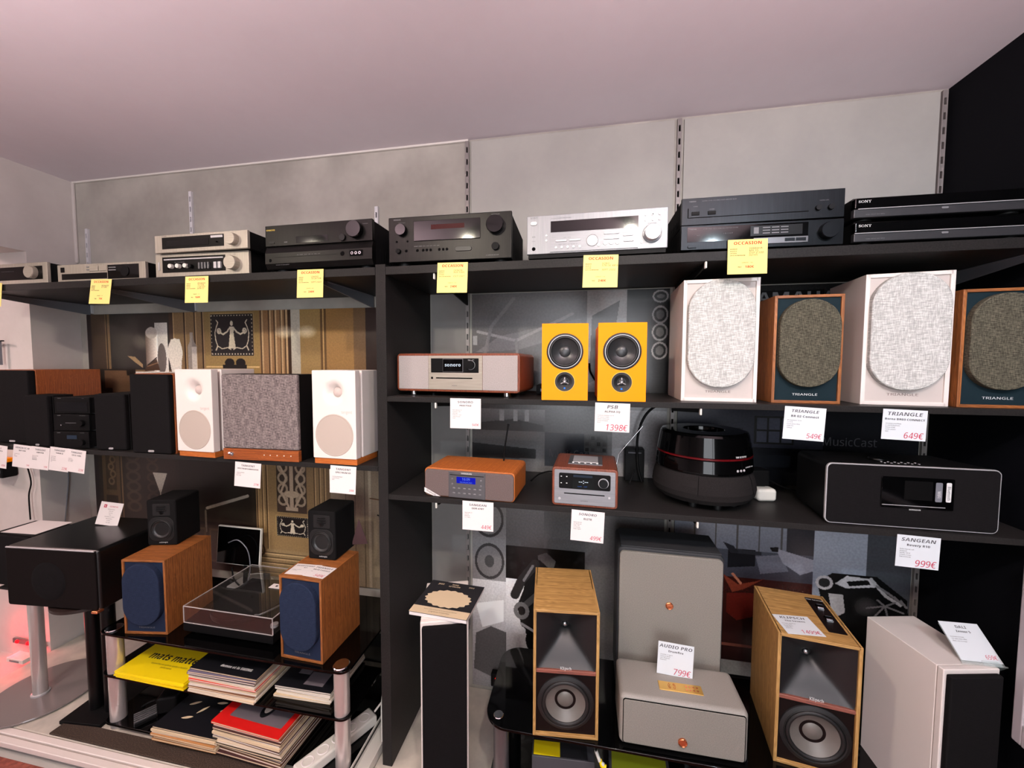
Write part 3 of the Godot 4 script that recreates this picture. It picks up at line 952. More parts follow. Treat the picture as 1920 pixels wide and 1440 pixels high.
func posters() -> void:
	# ---- left: an interior with gilt panelling
	var x0 := -2.655
	var y0 := 0.42
	var x1 := -0.735
	var y1 := 1.757
	board("", "", x0, y0, x1, y1, 420.0, Color(0.42, 0.32, 0.19))
	fr(x0, y0, -2.626, y1, Color(0.13, 0.08, 0.08))
	grad(-2.626, 1.2, -2.53, y1, Color(0.27, 0.20, 0.13), Color(0.18, 0.13, 0.09))
	fr(-2.53, 1.2, -2.50, y1, Color(0.40, 0.31, 0.18))
	fr(-2.522, 1.2, -2.515, y1, Color(0.16, 0.11, 0.07))
	grad(-2.50, 1.46, -2.11, y1, Color(0.15, 0.145, 0.12), Color(0.10, 0.10, 0.085))
	el(-2.36, 1.67, 0.07, 0.09, Color(0.2, 0.2, 0.17), 0.7, true)
	el(-2.29, 1.61, 0.07, 0.05, Color(0.33, 0.32, 0.27), 0.8, true)
	el(-2.42, 1.57, 0.08, 0.12, Color(0.19, 0.19, 0.15), 0.8, true)
	el(-2.25, 1.68, 0.07, 0.07, Color(0.04, 0.045, 0.05), 0.8, true)
	# gold panelling round the plaque
	fr(-2.11, 1.2, -2.06, y1, Color(0.25, 0.17, 0.10))
	grad(-2.085, 1.2, -1.905, y1, Color(0.50, 0.38, 0.22), Color(0.44, 0.33, 0.18))
	for x in [-2.095, -2.02, -1.957, -1.91]:
		fr(x, 1.2, x + 0.008, y1, Color(0.22, 0.14, 0.08))
		fr(x + 0.008, 1.2, x + 0.014, y1, Color(0.66, 0.52, 0.32))
	grad(-1.895, 1.2, -1.57, y1, Color(0.50, 0.39, 0.19), Color(0.63, 0.50, 0.25))
	fr(-1.89, 1.475, -1.575, 1.482, Color(0.8, 0.66, 0.4))
	ornament(-1.857, 1.535, -1.607, 1.742)
	grad(-1.57, 1.2, -1.40, y1, Color(0.50, 0.35, 0.20), Color(0.58, 0.43, 0.26))
	for x in [-1.565, -1.52, -1.49, -1.455, -1.43]:
		fr(x, 1.2, x + 0.007, y1, Color(0.29, 0.19, 0.11))
		fr(x + 0.007, 1.2, x + 0.016, y1, Color(0.68, 0.54, 0.35))
	fr(-1.41, 1.2, -1.395, y1, Color(0.21, 0.13, 0.075))
	fr(-1.395, 1.2, -1.345, y1, Color(0.63, 0.60, 0.53))
	grad(-1.345, 1.2, -1.235, y1, Color(0.56, 0.43, 0.21), Color(0.55, 0.43, 0.24))
	fr(-1.235, 1.2, -1.205, y1, Color(0.36, 0.24, 0.11))
	fr(-1.222, 1.2, -1.215, y1, Color(0.66, 0.50, 0.26))
	grad(-1.205, 1.2, -1.06, y1, Color(0.55, 0.38, 0.17), Color(0.56, 0.41, 0.20))
	fr(-1.06, 1.2, -1.0, y1, Color(0.42, 0.30, 0.17))
	fr(-1.0, 1.2, x1, y1, Color(0.16, 0.10, 0.08))
	for p in [v2(-1.43, 1.70), v2(-1.31, 1.70)]:
		el(p.x, p.y - 0.05, 0.06, 0.035, Color(0.9, 0.84, 0.7), 0.6, true)
	# vases on a white ledge
	var pale := Color(0.80, 0.77, 0.72)
	fr(-2.205, 1.45, -2.13, 1.705, Color(0.55, 0.52, 0.48))
	grad(-2.205, 1.45, -2.125, 1.705, Color(0.70, 0.68, 0.64), Color(0.84, 0.81, 0.76), true)
	grad(-2.265, 1.45, -2.19, 1.66, Color(0.38, 0.31, 0.25), Color(0.92, 0.89, 0.84), true)
	el(-2.2275, 1.655, 0.0375, 0.03, Color(0.66, 0.62, 0.57))
	el(-2.165, 1.52, 0.028, 0.08, Color(0.25, 0.22, 0.2), 0.8)
	pg([v2(-2.105, 1.622), v2(-2.05, 1.622), v2(-2.035, 1.57), v2(-2.045, 1.45), v2(-2.105, 1.45), v2(-2.125, 1.54)], pale)
	el(-2.08, 1.55, 0.046, 0.075, Color(0.84, 0.80, 0.74))
	pg([v2(-1.985, 1.655), v2(-1.968, 1.655), v2(-1.962, 1.61), v2(-1.945, 1.585), v2(-1.945, 1.45), v2(-2.0, 1.45), v2(-2.0, 1.585), v2(-1.985, 1.61)], Color(0.52, 0.48, 0.44))
	fr(-1.975, 1.45, -1.945, 1.58, Color(0.72, 0.68, 0.63))
	pg([v2(-2.39, 1.535), v2(-2.34, 1.53), v2(-2.29, 1.49), v2(-2.29, 1.47), v2(-2.34, 1.50)], Color(0.55, 0.44, 0.27))
	pg([v2(-2.27, 1.48), v2(-2.2, 1.52), v2(-2.18, 1.46), v2(-2.28, 1.455)], Color(0.25, 0.16, 0.09))
	ln([v2(-2.26, 1.485), v2(-2.2, 1.525)], 0.006, Color(0.10, 0.07, 0.05))
	ln([v2(-2.26, 1.48), v2(-2.19, 1.50)], 0.005, Color(0.5, 0.36, 0.22))
	fr(x0 + 0.03, 1.2, -2.34, 1.462, Color(0.10, 0.075, 0.055))
	fr(-2.55, 1.36, -2.40, 1.455, Color(0.36, 0.25, 0.155))
	fr(-2.5, 1.30, -2.35, 1.43, Color(0.34, 0.235, 0.145))
	fr(-2.34, 1.2, -1.9, 1.452, Color(0.75, 0.71, 0.66))
	el(-1.75, 1.5, 0.028, 0.022, Color(0.06, 0.05, 0.05))
	el(-1.685, 1.5, 0.028, 0.022, Color(0.06, 0.05, 0.05))
	fr(-1.79, 1.47, -1.65, 1.49, Color(0.08, 0.07, 0.06))
	# lower half: dark carved panels, a lamp, a chimney piece
	grad(-2.626, y0, -1.66, 1.2, Color(0.19, 0.15, 0.10), Color(0.14, 0.10, 0.07))
	grad(-2.60, y0, -2.48, 1.2, Color(0.34, 0.26, 0.15), Color(0.28, 0.20, 0.11))
	fr(-2.575, 0.8, -2.505, 1.2, Color(0.22, 0.165, 0.10))
	for k in 7:
		el(-2.54 + 0.012 * (k % 2), 0.85 + k * 0.04, 0.022, 0.022, Color(0.40, 0.31, 0.19), 0.8, false, 0.5)
	fr(-2.58, 0.70, -2.50, 0.77, Color(0.17, 0.12, 0.075))
	fr(-2.47, y0, -2.462, 1.2, Color(0.40, 0.30, 0.18))
	for k in 6:
		el(-2.39, 0.72 + k * 0.055, 0.05, 0.03, Color(0.29, 0.235, 0.16), 0.7, false, 0.4)
		el(-2.26, 0.72 + k * 0.055, 0.04, 0.028, Color(0.27, 0.21, 0.14), 0.7, false, 0.4)
	pg([v2(-2.26, 0.915), v2(-2.165, 0.915), v2(-2.208, 0.81), v2(-2.218, 0.81)], Color(0.72, 0.67, 0.58))
	ln([v2(-2.213, 0.82), v2(-2.213, 0.66)], 0.008, Color(0.6, 0.55, 0.46))
	fr(-2.11, 0.66, -1.62, 1.2, Color(0.15, 0.125, 0.085))
	fr(-2.085, 0.69, -1.645, 1.2, Color(0.115, 0.10, 0.07))
	fr(-2.11, 0.655, -1.62, 0.672, Color(0.07, 0.06, 0.045))
	ln([v2(-1.92, 0.745), v2(-1.67, 0.825)], 0.016, Color(0.5, 0.47, 0.4))
	ln([v2(-1.93, 0.73), v2(-1.93, 0.62)], 0.01, Color(0.36, 0.33, 0.27))
	for a in [[-2.08, -1.93], [-1.91, -1.64]]:
		fr(a[0], 0.46, a[1], 0.64, Color(0.27, 0.22, 0.14))
		fr(a[0] + 0.012, 0.47, a[1] - 0.012, 0.628, Color(0.19, 0.155, 0.10))
		var cx: float = (a[0] + a[1]) / 2
		el(cx, 0.56, 0.05, 0.045, Color(0.36, 0.30, 0.20), 0.8, false, 0.35)
		el(cx, 0.525, 0.03, 0.03, Color(0.34, 0.28, 0.19), 0.8)
	grad(-1.62, 0.55, -1.22, 1.2, Color(0.46, 0.36, 0.21), Color(0.50, 0.39, 0.22))
	for x in [-1.615, -1.585, -1.56, -1.29, -1.262, -1.235]:
		fr(x, 0.56, x + 0.006, 1.2, Color(0.26, 0.18, 0.10))
		fr(x + 0.006, 0.56, x + 0.012, 1.2, Color(0.62, 0.49, 0.30))
	fr(-1.50, 0.755, -1.33, 1.05, Color(0.22, 0.175, 0.135))
	for s in [-1.0, 1.0]:
		for k in 4:
			el(-1.415 + s * 0.05, 0.82 + k * 0.055, 0.03, 0.03, Color(0.58, 0.50, 0.39), 0.9, false, 0.4)
		ln([v2(-1.415 + s * 0.02, 0.79), v2(-1.415 + s * 0.06, 0.86), v2(-1.415 + s * 0.03, 0.93), v2(-1.415 + s * 0.07, 1.0)], 0.012, Color(0.6, 0.52, 0.41))
	fr(-1.425, 0.78, -1.405, 1.05, Color(0.6, 0.52, 0.41))
	el(-1.415, 0.85, 0.04, 0.018, Color(0.62, 0.54, 0.42))
	fr(-1.45, 0.765, -1.38, 0.785, Color(0.6, 0.52, 0.41))
	ornament(-1.505, 0.635, -1.325, 0.735)
	fr(-1.62, y0, -1.2, 0.56, Color(0.52, 0.42, 0.26))
	for k in 6:
		fr(-1.62, 0.54 - k * 0.025, -1.2, 0.545 - k * 0.025, Color(0.30, 0.22, 0.13))
		fr(-1.62, 0.533 - k * 0.025, -1.2, 0.54 - k * 0.025, Color(0.68, 0.56, 0.36))
	el(-1.605, 0.553, 0.03, 0.032, Color(0.25, 0.17, 0.10), 1.0, false, 0.35)
	el(-1.605, 0.553, 0.014, 0.014, Color(0.35, 0.25, 0.15))
	grad(-1.2, y0, x1, 1.2, Color(0.47, 0.40, 0.31), Color(0.53, 0.46, 0.35))
	for x in [-1.12, -1.07, -1.02]:
		fr(x, y0, x + 0.005, 1.2, Color(0.36, 0.30, 0.22))
	fr(-1.0, y0, -0.985, 1.2, Color(0.62, 0.56, 0.45))
	board_done("interior_poster", "large colour poster of a gilt panelled interior behind the left shelves", x0, y0, x1, y1, 0.30, 1.15)

	# ---- right unit, first board: grey photographs
	x0 = -0.486
	y0 = 0.02
	x1 = 0.335
	y1 = 1.803
	board("", "", x0, y0, x1, y1, 420.0, g(0.22))
	grad(x0, 1.36, 0.01, y1, g(0.235), g(0.20))
	pg([v2(-0.47, 1.55), v2(-0.36, 1.62), v2(-0.02, 1.69), v2(0.0, 1.64), v2(-0.28, 1.56)], g(0.27))
	ln([v2(-0.46, 1.64), v2(-0.29, 1.6), v2(-0.05, 1.71)], 0.012, g(0.33))
	ln([v2(-0.29, 1.6), v2(-0.28, 1.5)], 0.012, g(0.30))
	ln([v2(-0.30, 1.78), v2(-0.40, 1.66), v2(-0.44, 1.5)], 0.015, g(0.27))
	fr(-0.48, 1.58, -0.46, 1.62, g(0.36))
	fr(0.01, 1.36, 0.17, y1, g(0.36))
	pg([v2(0.03, 1.70), v2(0.14, 1.76), v2(0.10, 1.46), v2(0.02, 1.42)], g(0.17))
	pg([v2(0.06, 1.66), v2(0.10, 1.67), v2(0.09, 1.6), v2(0.06, 1.6)], g(0.30))
	fr(0.17, 1.36, x1, y1, g(0.045))
	pg([v2(0.262, 1.36), v2(0.262, 1.74), v2(0.285, 1.795), v2(0.335, 1.795), v2(0.335, 1.36)], g(0.10))
	for y in [1.773, 1.70, 1.63, 1.555]:
		el(0.298, y, 0.031, 0.036 if y < 1.77 else 0.026, g(0.36))
		el(0.298, y, 0.024, 0.028 if y < 1.77 else 0.018, g(0.06))
		el(0.298, y, 0.016, 0.019 if y < 1.77 else 0.008, g(0.22))
	fr(x0, 1.29, x1, 1.36, g(0.2))
	grad(x0, 1.205, -0.16, 1.30, g(0.30), g(0.13))
	pg([v2(-0.46, 1.24), v2(-0.3, 1.26), v2(-0.17, 1.235), v2(-0.17, 1.205), v2(-0.46, 1.205)], g(0.10))
	for x in [-0.36, -0.3, -0.25]:
		fr(x, 1.25, x + 0.02, 1.30, g(0.36))
	grad(-0.16, 1.205, 0.12, 1.31, g(0.20), g(0.17))
	fr(-0.16, 1.06, 0.03, 1.205, Color(0.085, 0.095, 0.115))
	fr(0.005, 1.125, 0.10, 1.205, g(0.16))
	for k in 12:
		fr(0.01 + (k % 4) * 0.024, 1.13 + (k / 4) * 0.025, 0.025 + (k % 4) * 0.024, 1.145 + (k / 4) * 0.025, g(0.08 + 0.05 * (k % 3)))
	grad(x0, 1.03, -0.16, 1.205, g(0.20), g(0.24))
	pg([v2(x0, 1.15), v2(-0.35, 1.14), v2(-0.2, 1.13), v2(-0.2, 1.09), v2(x0, 1.08)], g(0.10))
	fr(0.12, 1.03, x1, 1.31, g(0.33))
	fr(x0, 0.86, x1, 1.03, g(0.15))
	# a pale loudspeaker, then two strips, a crouching motor cyclist and a car
	grad(x0, 0.52, -0.33, 0.99, g(0.27), g(0.36))
	for p in [v2(-0.41, 0.805), v2(-0.407, 0.612)]:
		el(p.x, p.y, 0.068, 0.083, g(0.15), 1.0, false, 0.16)
		el(p.x, p.y, 0.056, 0.07, g(0.30))
		el(p.x, p.y, 0.022, 0.028, g(0.18))
	grad(-0.33, 0.69, -0.16, 0.88, g(0.26), g(0.22))
	grad(-0.16, 0.69, 0.02, 0.88, g(0.20), g(0.24))
	fr(-0.33, 0.54, 0.015, 0.693, g(0.035))
	for k in 26:
		el(-0.32 + rng.randf() * 0.33, 0.57 + rng.randf() * 0.11, 0.015, 0.012, g(0.10), 0.7, true)
	grad(-0.33, 0.15, 0.015, 0.54, g(0.62), g(0.40))
	fr(0.015, 0.02, x1, 0.86, g(0.24))
	grad(x0, 0.02, -0.33, 0.52, g(0.56), g(0.36))
	pg([v2(-0.47, 0.41), v2(-0.34, 0.44), v2(-0.34, 0.34), v2(-0.44, 0.30)], g(0.68))
	pg([v2(-0.47, 0.27), v2(-0.40, 0.31), v2(-0.33, 0.29), v2(-0.33, 0.05), v2(-0.48, 0.10)], g(0.22))
	var dark := g(0.045)
	pg([v2(-0.19, 0.66), v2(-0.15, 0.675), v2(-0.11, 0.64), v2(-0.12, 0.60), v2(-0.18, 0.60)], g(0.22))
	pg([v2(-0.24, 0.62), v2(-0.18, 0.64), v2(-0.11, 0.58), v2(-0.1, 0.3), v2(-0.2, 0.24), v2(-0.26, 0.33), v2(-0.28, 0.42), v2(-0.25, 0.5)], dark)
	ln([v2(-0.2, 0.62), v2(-0.26, 0.54), v2(-0.29, 0.47)], 0.04, g(0.10))
	ln([v2(-0.21, 0.61), v2(-0.25, 0.54)], 0.012, g(0.3))
	ln([v2(-0.15, 0.58), v2(-0.19, 0.48), v2(-0.24, 0.43)], 0.03, g(0.16))
	ln([v2(-0.14, 0.54), v2(-0.2, 0.40)], 0.008, g(0.4))
	el(-0.26, 0.40, 0.035, 0.04, g(0.26), 1.0, false, 0.5)
	el(-0.2, 0.27, 0.04, 0.06, g(0.02))
	el(-0.27, 0.31, 0.03, 0.02, g(0.5))
	ln([v2(-0.26, 0.34), v2(-0.18, 0.30)], 0.012, g(0.35))
	var o := board_done("photo_board", "grey photo collage board behind the orange speakers and the wooden radios", x0, y0, x1, y1, 0.24, 1.65)
	var st := B()
	txt(st, "MusicCast", 0.030, -0.145 - x0 - (x1 - x0) / 2, 1.115 - y0, 0.0069, -1, FR, 0.95)
	fin("lettering", st, M.print_dim, o)

	# ---- right unit, second board
	x0 = 0.375
	y0 = 0.02
	x1 = 1.209
	y1 = 1.803
	board("", "", x0, y0, x1, y1, 420.0, g(0.05))
	fr(x0, 1.34, x1, y1, g(0.03))
	fr(x0, 1.74, x1, y1, g(0.09))
	fr(0.60, 1.34, 0.88, 1.78, g(0.018))
	grad(x0, 1.11, 0.9, 1.34, Color(0.13, 0.135, 0.17), Color(0.11, 0.115, 0.15))
	fr(0.66, 1.19, 0.80, 1.30, g(0.08))
	for k in 3:
		for j in 2:
			fr(0.668 + k * 0.044, 1.196 + j * 0.052, 0.705 + k * 0.044, 1.241 + j * 0.052, Color(0.17, 0.18, 0.22))
	fr(0.56, 1.21, 0.62, 1.25, Color(0.07, 0.07, 0.09))
	fr(x0, 1.04, x1, 1.175, Color(0.055, 0.06, 0.075))
	fr(0.9, 1.175, x1, 1.34, Color(0.065, 0.07, 0.085))
	fr(x0, 0.87, x1, 1.04, g(0.05))
	# grey living room
	grad(x0, 0.63, 0.885, 0.90, Color(0.24, 0.25, 0.29), Color(0.16, 0.16, 0.19))
	grad(x0, 0.76, 0.79, 0.90, Color(0.36, 0.38, 0.42), Color(0.30, 0.31, 0.35))
	for x in [0.45, 0.53, 0.61, 0.69, 0.77]:
		fr(x, 0.75, x + 0.006, 0.90, g(0.2))
	fr(0.79, 0.76, 0.885, 0.90, Color(0.12, 0.12, 0.14))
	pg([v2(0.58, 0.765), v2(0.68, 0.765), v2(0.68, 0.70), v2(0.58, 0.685)], Color(0.07, 0.07, 0.085))
	pg([v2(0.56, 0.79), v2(0.60, 0.775), v2(0.62, 0.745), v2(0.59, 0.745)], Color(0.10, 0.10, 0.12))
	pg([v2(0.61, 0.765), v2(0.70, 0.76), v2(0.70, 0.745), v2(0.62, 0.745)], Color(0.12, 0.12, 0.14))
	pg([v2(0.68, 0.74), v2(0.77, 0.755), v2(0.80, 0.69), v2(0.70, 0.67)], Color(0.30, 0.30, 0.34))
	pg([v2(0.75, 0.78), v2(0.885, 0.745), v2(0.885, 0.70), v2(0.84, 0.68), v2(0.78, 0.72)], Color(0.40, 0.40, 0.44))
	pg([v2(0.73, 0.78), v2(0.76, 0.785), v2(0.76, 0.765), v2(0.74, 0.765)], Color(0.04, 0.04, 0.05))
	# a dark red scene
	grad(x0, 0.02, 0.885, 0.645, Color(0.17, 0.045, 0.03), Color(0.03, 0.015, 0.015))
	pg([v2(0.56, 0.66), v2(0.62, 0.62), v2(0.69, 0.64), v2(0.72, 0.655), v2(0.64, 0.60), v2(0.60, 0.585)], Color(0.36, 0.12, 0.06))
	pg([v2(0.58, 0.58), v2(0.68, 0.59), v2(0.70, 0.50), v2(0.62, 0.47), v2(0.58, 0.5)], Color(0.27, 0.05, 0.025))
	ln([v2(0.60, 0.66), v2(0.63, 0.625)], 0.01, Color(0.55, 0.3, 0.2))
	fr(x0, 0.36, 0.885, 0.372, Color(0.32, 0.16, 0.11))
	fr(x0, 0.24, 0.885, 0.30, Color(0.36, 0.37, 0.36))
	fr(x0, 0.02, 0.885, 0.24, g(0.02))
	# pale strip and a racing motor cycle
	grad(0.885, 0.60, 1.065, 0.88, Color(0.44, 0.47, 0.52), Color(0.34, 0.36, 0.40))
	grad(1.065, 0.02, x1, 0.88, Color(0.19, 0.20, 0.22), Color(0.14, 0.145, 0.16))
	fr(0.885, 0.02, x1, 0.50, g(0.05))
	pg([v2(0.90, 0.66), v2(0.95, 0.70), v2(1.10, 0.70), v2(1.20, 0.62), v2(1.21, 0.52), v2(1.0, 0.45), v2(0.93, 0.54)], g(0.05))
	pg([v2(0.96, 0.66), v2(1.0, 0.695), v2(1.08, 0.69), v2(1.10, 0.66), v2(1.0, 0.645)], g(0.5))
	pg([v2(1.0, 0.672), v2(1.07, 0.685), v2(1.08, 0.668), v2(1.01, 0.655)], g(0.05))
	pg([v2(0.94, 0.62), v2(0.99, 0.62), v2(1.0, 0.55), v2(0.96, 0.52)], g(0.42))
	el(0.925, 0.66, 0.03, 0.028, g(0.5))
	el(0.925, 0.66, 0.02, 0.018, g(0.12))
	el(1.07, 0.58, 0.05, 0.045, g(0.2), 0.8, true)
	ln([v2(1.08, 0.69), v2(1.13, 0.63), v2(1.18, 0.60)], 0.012, g(0.45))
	for k in 5:
		ln([v2(1.10 + k * 0.02, 0.665 - k * 0.012), v2(1.14 + k * 0.015, 0.64 - k * 0.012)], 0.008, g(0.3))
	for k in 6:
		ln([v2(1.13, 0.59), v2(1.13 + 0.06 * cos(k), 0.57 + 0.045 * sin(k))], 0.007, g(0.3))
	o = board_done("photo_board", "dark photo collage board behind the white and olive speakers", x0, y0, x1, y1, 0.24, 1.5)
	st = B()
	txt(st, "YAMAHA", 0.040, 0.765 - x0 - (x1 - x0) / 2, 1.755 - y0, 0.0069, 0, FB, 1.35)
	fin("lettering", st, M.print_grey, o)
	st = B()
	txt(st, "MusicCast", 0.030, 0.985 - x0 - (x1 - x0) / 2, 1.208 - y0, 0.0069, 0, FR, 0.95)
	fin("lettering", st, M.print_dim, o)

# ------------------------------------------------------------------ top shelf
func chassis(o: Node3D, d: float, m: Material, foot := 0.0, fd := 0.012) -> void:
	# sheet metal cover behind the front, standing on feet
	var st := B()
	rb(st, Vector3(0, H / 2 + foot, -fd - d / 2), Vector3(W * 0.985, H * 0.97, d), 0.002)
	for k in 6:
		for s in [-1.0, 1.0]:
			rb(st, Vector3(s * W * 0.4925, H * 0.3 + foot, -0.06 - k * 0.018), Vector3(0.002, H * 0.25, 0.006))
	fin("cover", st, m, o)
	if foot > 0.0:
		for x in [-0.4, 0.4]:
			for z in [-0.04, -d]:
				st = B()
				lat(st, Vector3(x * W, 0, z), [Vector2(0, 0), Vector2(0.02, 0), Vector2(0.022, foot * 0.5), Vector2(0.022, foot + 0.002), Vector2(0, foot + 0.002)], 1, 16)
				fin("foot", st, M.rubber, o)

func front(o: Node3D, m: Material, foot := 0.0, t := 0.012, bev := 0.0015) -> void:
	var st := B()
	rb(st, Vector3(0, H / 2 + foot, -t / 2), Vector3(W, H, t), bev, 1, 1)
	fin("front_panel", st, m, o)

func top_shelf() -> void:
	var A := 1.835
	var st: SurfaceTool
	var o: Node3D
	# silver tuner cut by the frame
	o = thing("tuner", "silver tuner with a round knob at the far left end of the top shelf", "tuner", Vector3(-2.42, A, 0.39))
	W = 0.37; H = 0.088
	front(o, M.champagne)
	chassis(o, 0.20, M.black_matte)
	st = B(); plate(st, 0.06, 0.2, 0.93, 0.83, -0.002, 0.0012); fin("window", st, M.gloss, o)
	st = B(); knob(st, 0.80, 0.52, 0.026, 0.0, 0.02); fin("knob", st, M.champagne, o)
	st = B(); txt(st, "FM  88  92  96  100  104  108", 0.004, X(0.4), Y(0.62), 0.0016, 0, FR); fin("lettering", st, M.print_dim, o)
	# thin silver cassette deck
	o = thing("cassette_deck", "thin silver deck with a long slot, beside the cut off tuner", "hi-fi deck", Vector3(-1.953, A, 0.388), 1.0)
	W = 0.445; H = 0.070
	front(o, M.champagne)
	chassis(o, 0.22, M.black_matte)
	st = B(); plate(st, 0.05, 0.12, 0.575, 0.46, -0.004, 0.0008); plate(st, 0.04, 0.55, 0.085, 0.85, -0.004, 0.001); fin("slot", st, M.brushed_black, o)
	st = B(); plate(st, 0.585, 0.08, 0.93, 0.88, -0.004, 0.0012); fin("window", st, M.gloss, o)
	st = B(); knob(st, 0.78, 0.48, 0.02, 0.001, 0.003); fin("dial", st, M.black, o)
	st = B()
	plate(st, 0.38, 0.56, 0.48, 0.86, 0, 0.003, 0.001)
	plate(st, 0.49, 0.56, 0.575, 0.86, 0, 0.003, 0.001)
	fin("button", st, M.champagne, o)
	st = B()
	for k in 2:
		plate(st, 0.35, 0.62 + k * 0.16, 0.385, 0.68 + k * 0.16, 0, 0.0035)
		plate(st, 0.60, 0.55 + k * 0.15, 0.68, 0.60 + k * 0.15, 0, 0.003)
	fin("marker", st, M.print_grey, o)
	# silver amplifier with the tuner on it
	o = thing("amplifier", "silver amplifier with three white knobs, lower of the silver stack", "amplifier", Vector3(-1.454, A, 0.392), 1.1)
	W = 0.420; H = 0.088
	front(o, M.champagne)
	chassis(o, 0.26, M.black)
	st = B(); plate(st, 0.08, 0.18, 0.76, 0.86, -0.003, 0.001); fin("window", st, M.brushed_black, o)
	st = B(); plate(st, 0.10, 0.72, 0.74, 0.78, 0, 0.003, 0.001); plate(st, 0.035, 0.3, 0.05, 0.65, 0, 0.002); fin("strip", st, M.silver, o)
	for u in [0.19, 0.27, 0.352]:
		st = B(); knob(st, u, 0.44, 0.0085, 0.001, 0.012, 18); fin("knob", st, M.white_plastic, o)
	st = B(); knob(st, 0.40, 0.42, 0.008, 0.001, 0.010, 18); knob(st, 0.145, 0.36, 0.004, 0.001, 0.004, 12); fin("knob", st, M.black, o)
	for k in 4:
		st = B(); plate(st, 0.485 + k * 0.032, 0.28, 0.503 + k * 0.032, 0.56, 0.0, 0.008, 0.001); fin("switch", st, M.silver_dark, o)
	for k in 2:
		st = B(); plate(st, 0.65 + k * 0.045, 0.28, 0.678 + k * 0.045, 0.56, 0.0, 0.008, 0.001); fin("switch", st, M.silver, o)
	st = B(); knob(st, 0.848, 0.47, 0.026, 0.0, 0.022); fin("volume_knob", st, M.champagne, o)
	st = B(); txt(st, "BASS   TREBLE  BALANCE", 0.003, X(0.27), Y(0.62), 0.0014, 0, FR); txt(st, "VOLUME", 0.003, X(0.85), Y(0.86), 0.0005, 0, FR); fin("lettering", st, M.print_grey, o)
	o = thing("tuner", "silver tuner with a dark window, upper of the silver stack", "tuner", Vector3(-1.434, A + 0.0885, 0.411))
	W = 0.420; H = 0.066
	front(o, M.champagne)
	chassis(o, 0.26, M.black)
	st = B(); plate(st, 0.086, 0.2, 0.757, 0.86, -0.003, 0.001); fin("window", st, M.brushed_black, o)
	st = B(); plate(st, 0.14, 0.32, 0.60, 0.66, 0, 0.002); fin("scale", st, M.gloss, o)
	st = B(); plate(st, 0.625, 0.66, 0.75, 0.80, 0, 0.004, 0.001); fin("button", st, M.silver, o)
	st = B(); knob(st, 0.685, 0.44, 0.003, 0.001, 0.006, 12); fin("button", st, M.black, o)
	st = B(); knob(st, 0.862, 0.5, 0.022, 0.0, 0.02); fin("tuning_knob", st, M.champagne, o)
	st = B(); txt(st, "PIONEER", 0.0035, X(0.11), Y(0.93), 0.0004, 0, FR); fin("lettering", st, M.ink_grey, o)
	# glossy black receiver with the stepped front
	o = thing("receiver", "black receiver with a stepped front and one large glossy knob", "AV receiver", Vector3(-0.950, A, 0.392), -0.5)
	W = 0.435; H = 0.158
	var foot := 0.012
	st = B()
	rb(st, Vector3(0, foot + H * 0.76, -0.008), Vector3(W, H * 0.48, 0.016), 0.002, 1, 1)
	fin("upper_front", st, M.brushed_black, o)
	st = B()
	xf = Transform3D(Basis(Vector3(0, 0, -1), Vector3(0, 1, 0), Vector3(1, 0, 0)), Vector3(W / 2, foot, 0))
	slab(st, PackedVector2Array([Vector2(0.02, 0), Vector2(0.02, H * 0.52), Vector2(0.006, H * 0.52), Vector2(-0.003, H * 0.36), Vector2(-0.003, H * 0.12), Vector2(0.006, 0)]), -W, 0)
	xf = Transform3D.IDENTITY
	fin("lower_front", st, M.brushed_black, o)
	chassis(o, 0.26, M.black_matte, foot, 0.016)
	st = B(); rb(st, Vector3(0.05, foot + H + 0.004, -0.12), Vector3(0.22, 0.012, 0.16), 0.003); fin("top_cover", st, M.black_matte, o)
	st = B(); knob(st, 0.857, 0.84, 0.029, 0.0, 0.020, 36); fin("volume_knob", st, M.gloss, o)
	st = B(); knob(st, 0.735, 0.70, 0.0125, 0.0, 0.006, 24); fin("knob", st, M.black_metal, o)
	st = B(); plate(st, 0.30, 0.645, 0.60, 0.79, -0.002, 0.0008); fin("display", st, M.gloss, o)
	st = B(); plate(st, 0.04, 0.655, 0.09, 0.71, 0, 0.0015, 0.0005); fin("button", st, M.black_metal, o)
	st = B(); plate(st, 0.10, 0.33, 0.68, 0.335, 0.0025, 0.0034); fin("groove", st, M.void, o)
	st = B(); plate(st, 0.80, 0.27, 0.92, 0.40, 0.002, 0.0036, 0.0008); fin("jack_plate", st, M.void, o)
	for k in 3:
		st = B(); lat(st, Vector3(X(0.825 + k * 0.034), Y(0.335), 0.0034), [Vector2(0.005, 0), Vector2(0.005, 0.003), Vector2(0.003, 0.003), Vector2(0.003, 0)], 2, 16); fin("jack", st, M.chrome, o)
	st = B(); dimple(st, 0.735, 0.34, 0.0055, 0.003, 0.001); dimple(st, 0.05, 0.27, 0.004, 0.003, 0.001); fin("socket", st, M.void, o)
	st = B(); txt(st, "ONKYO", 0.0055, X(0.055), Y(0.97), 0.0004, 0, FB, 1.4); fin("logo", st, M.print_gold, o)
	st = B()
	txt(st, "HDMI", 0.0036, X(0.20), Y(0.68), 0.0004, 0, FB)
	txt(st, "DVD    VCR/DVR    CBL/SAT    GAME    AUX    TUNER    TV/CD", 0.0026, X(0.42), Y(0.37), 0.0034, 0, FR)
	txt(st, "THX  DOLBY  DTS  DLNA  AUDYSSEY", 0.0026, X(0.17), Y(0.16), 0.0033, 0, FR)
	txt(st, "AV RECEIVER", 0.0026, X(0.94), Y(0.97), 0.0004, 0, FR)
	fin("lettering", st, M.print_grey, o)
	# wide black receiver with two knobs and a red display
	o = thing("receiver", "wide black receiver with knobs at both ends and a dim red display", "AV receiver", Vector3(-0.456, A, 0.386), 1.2)
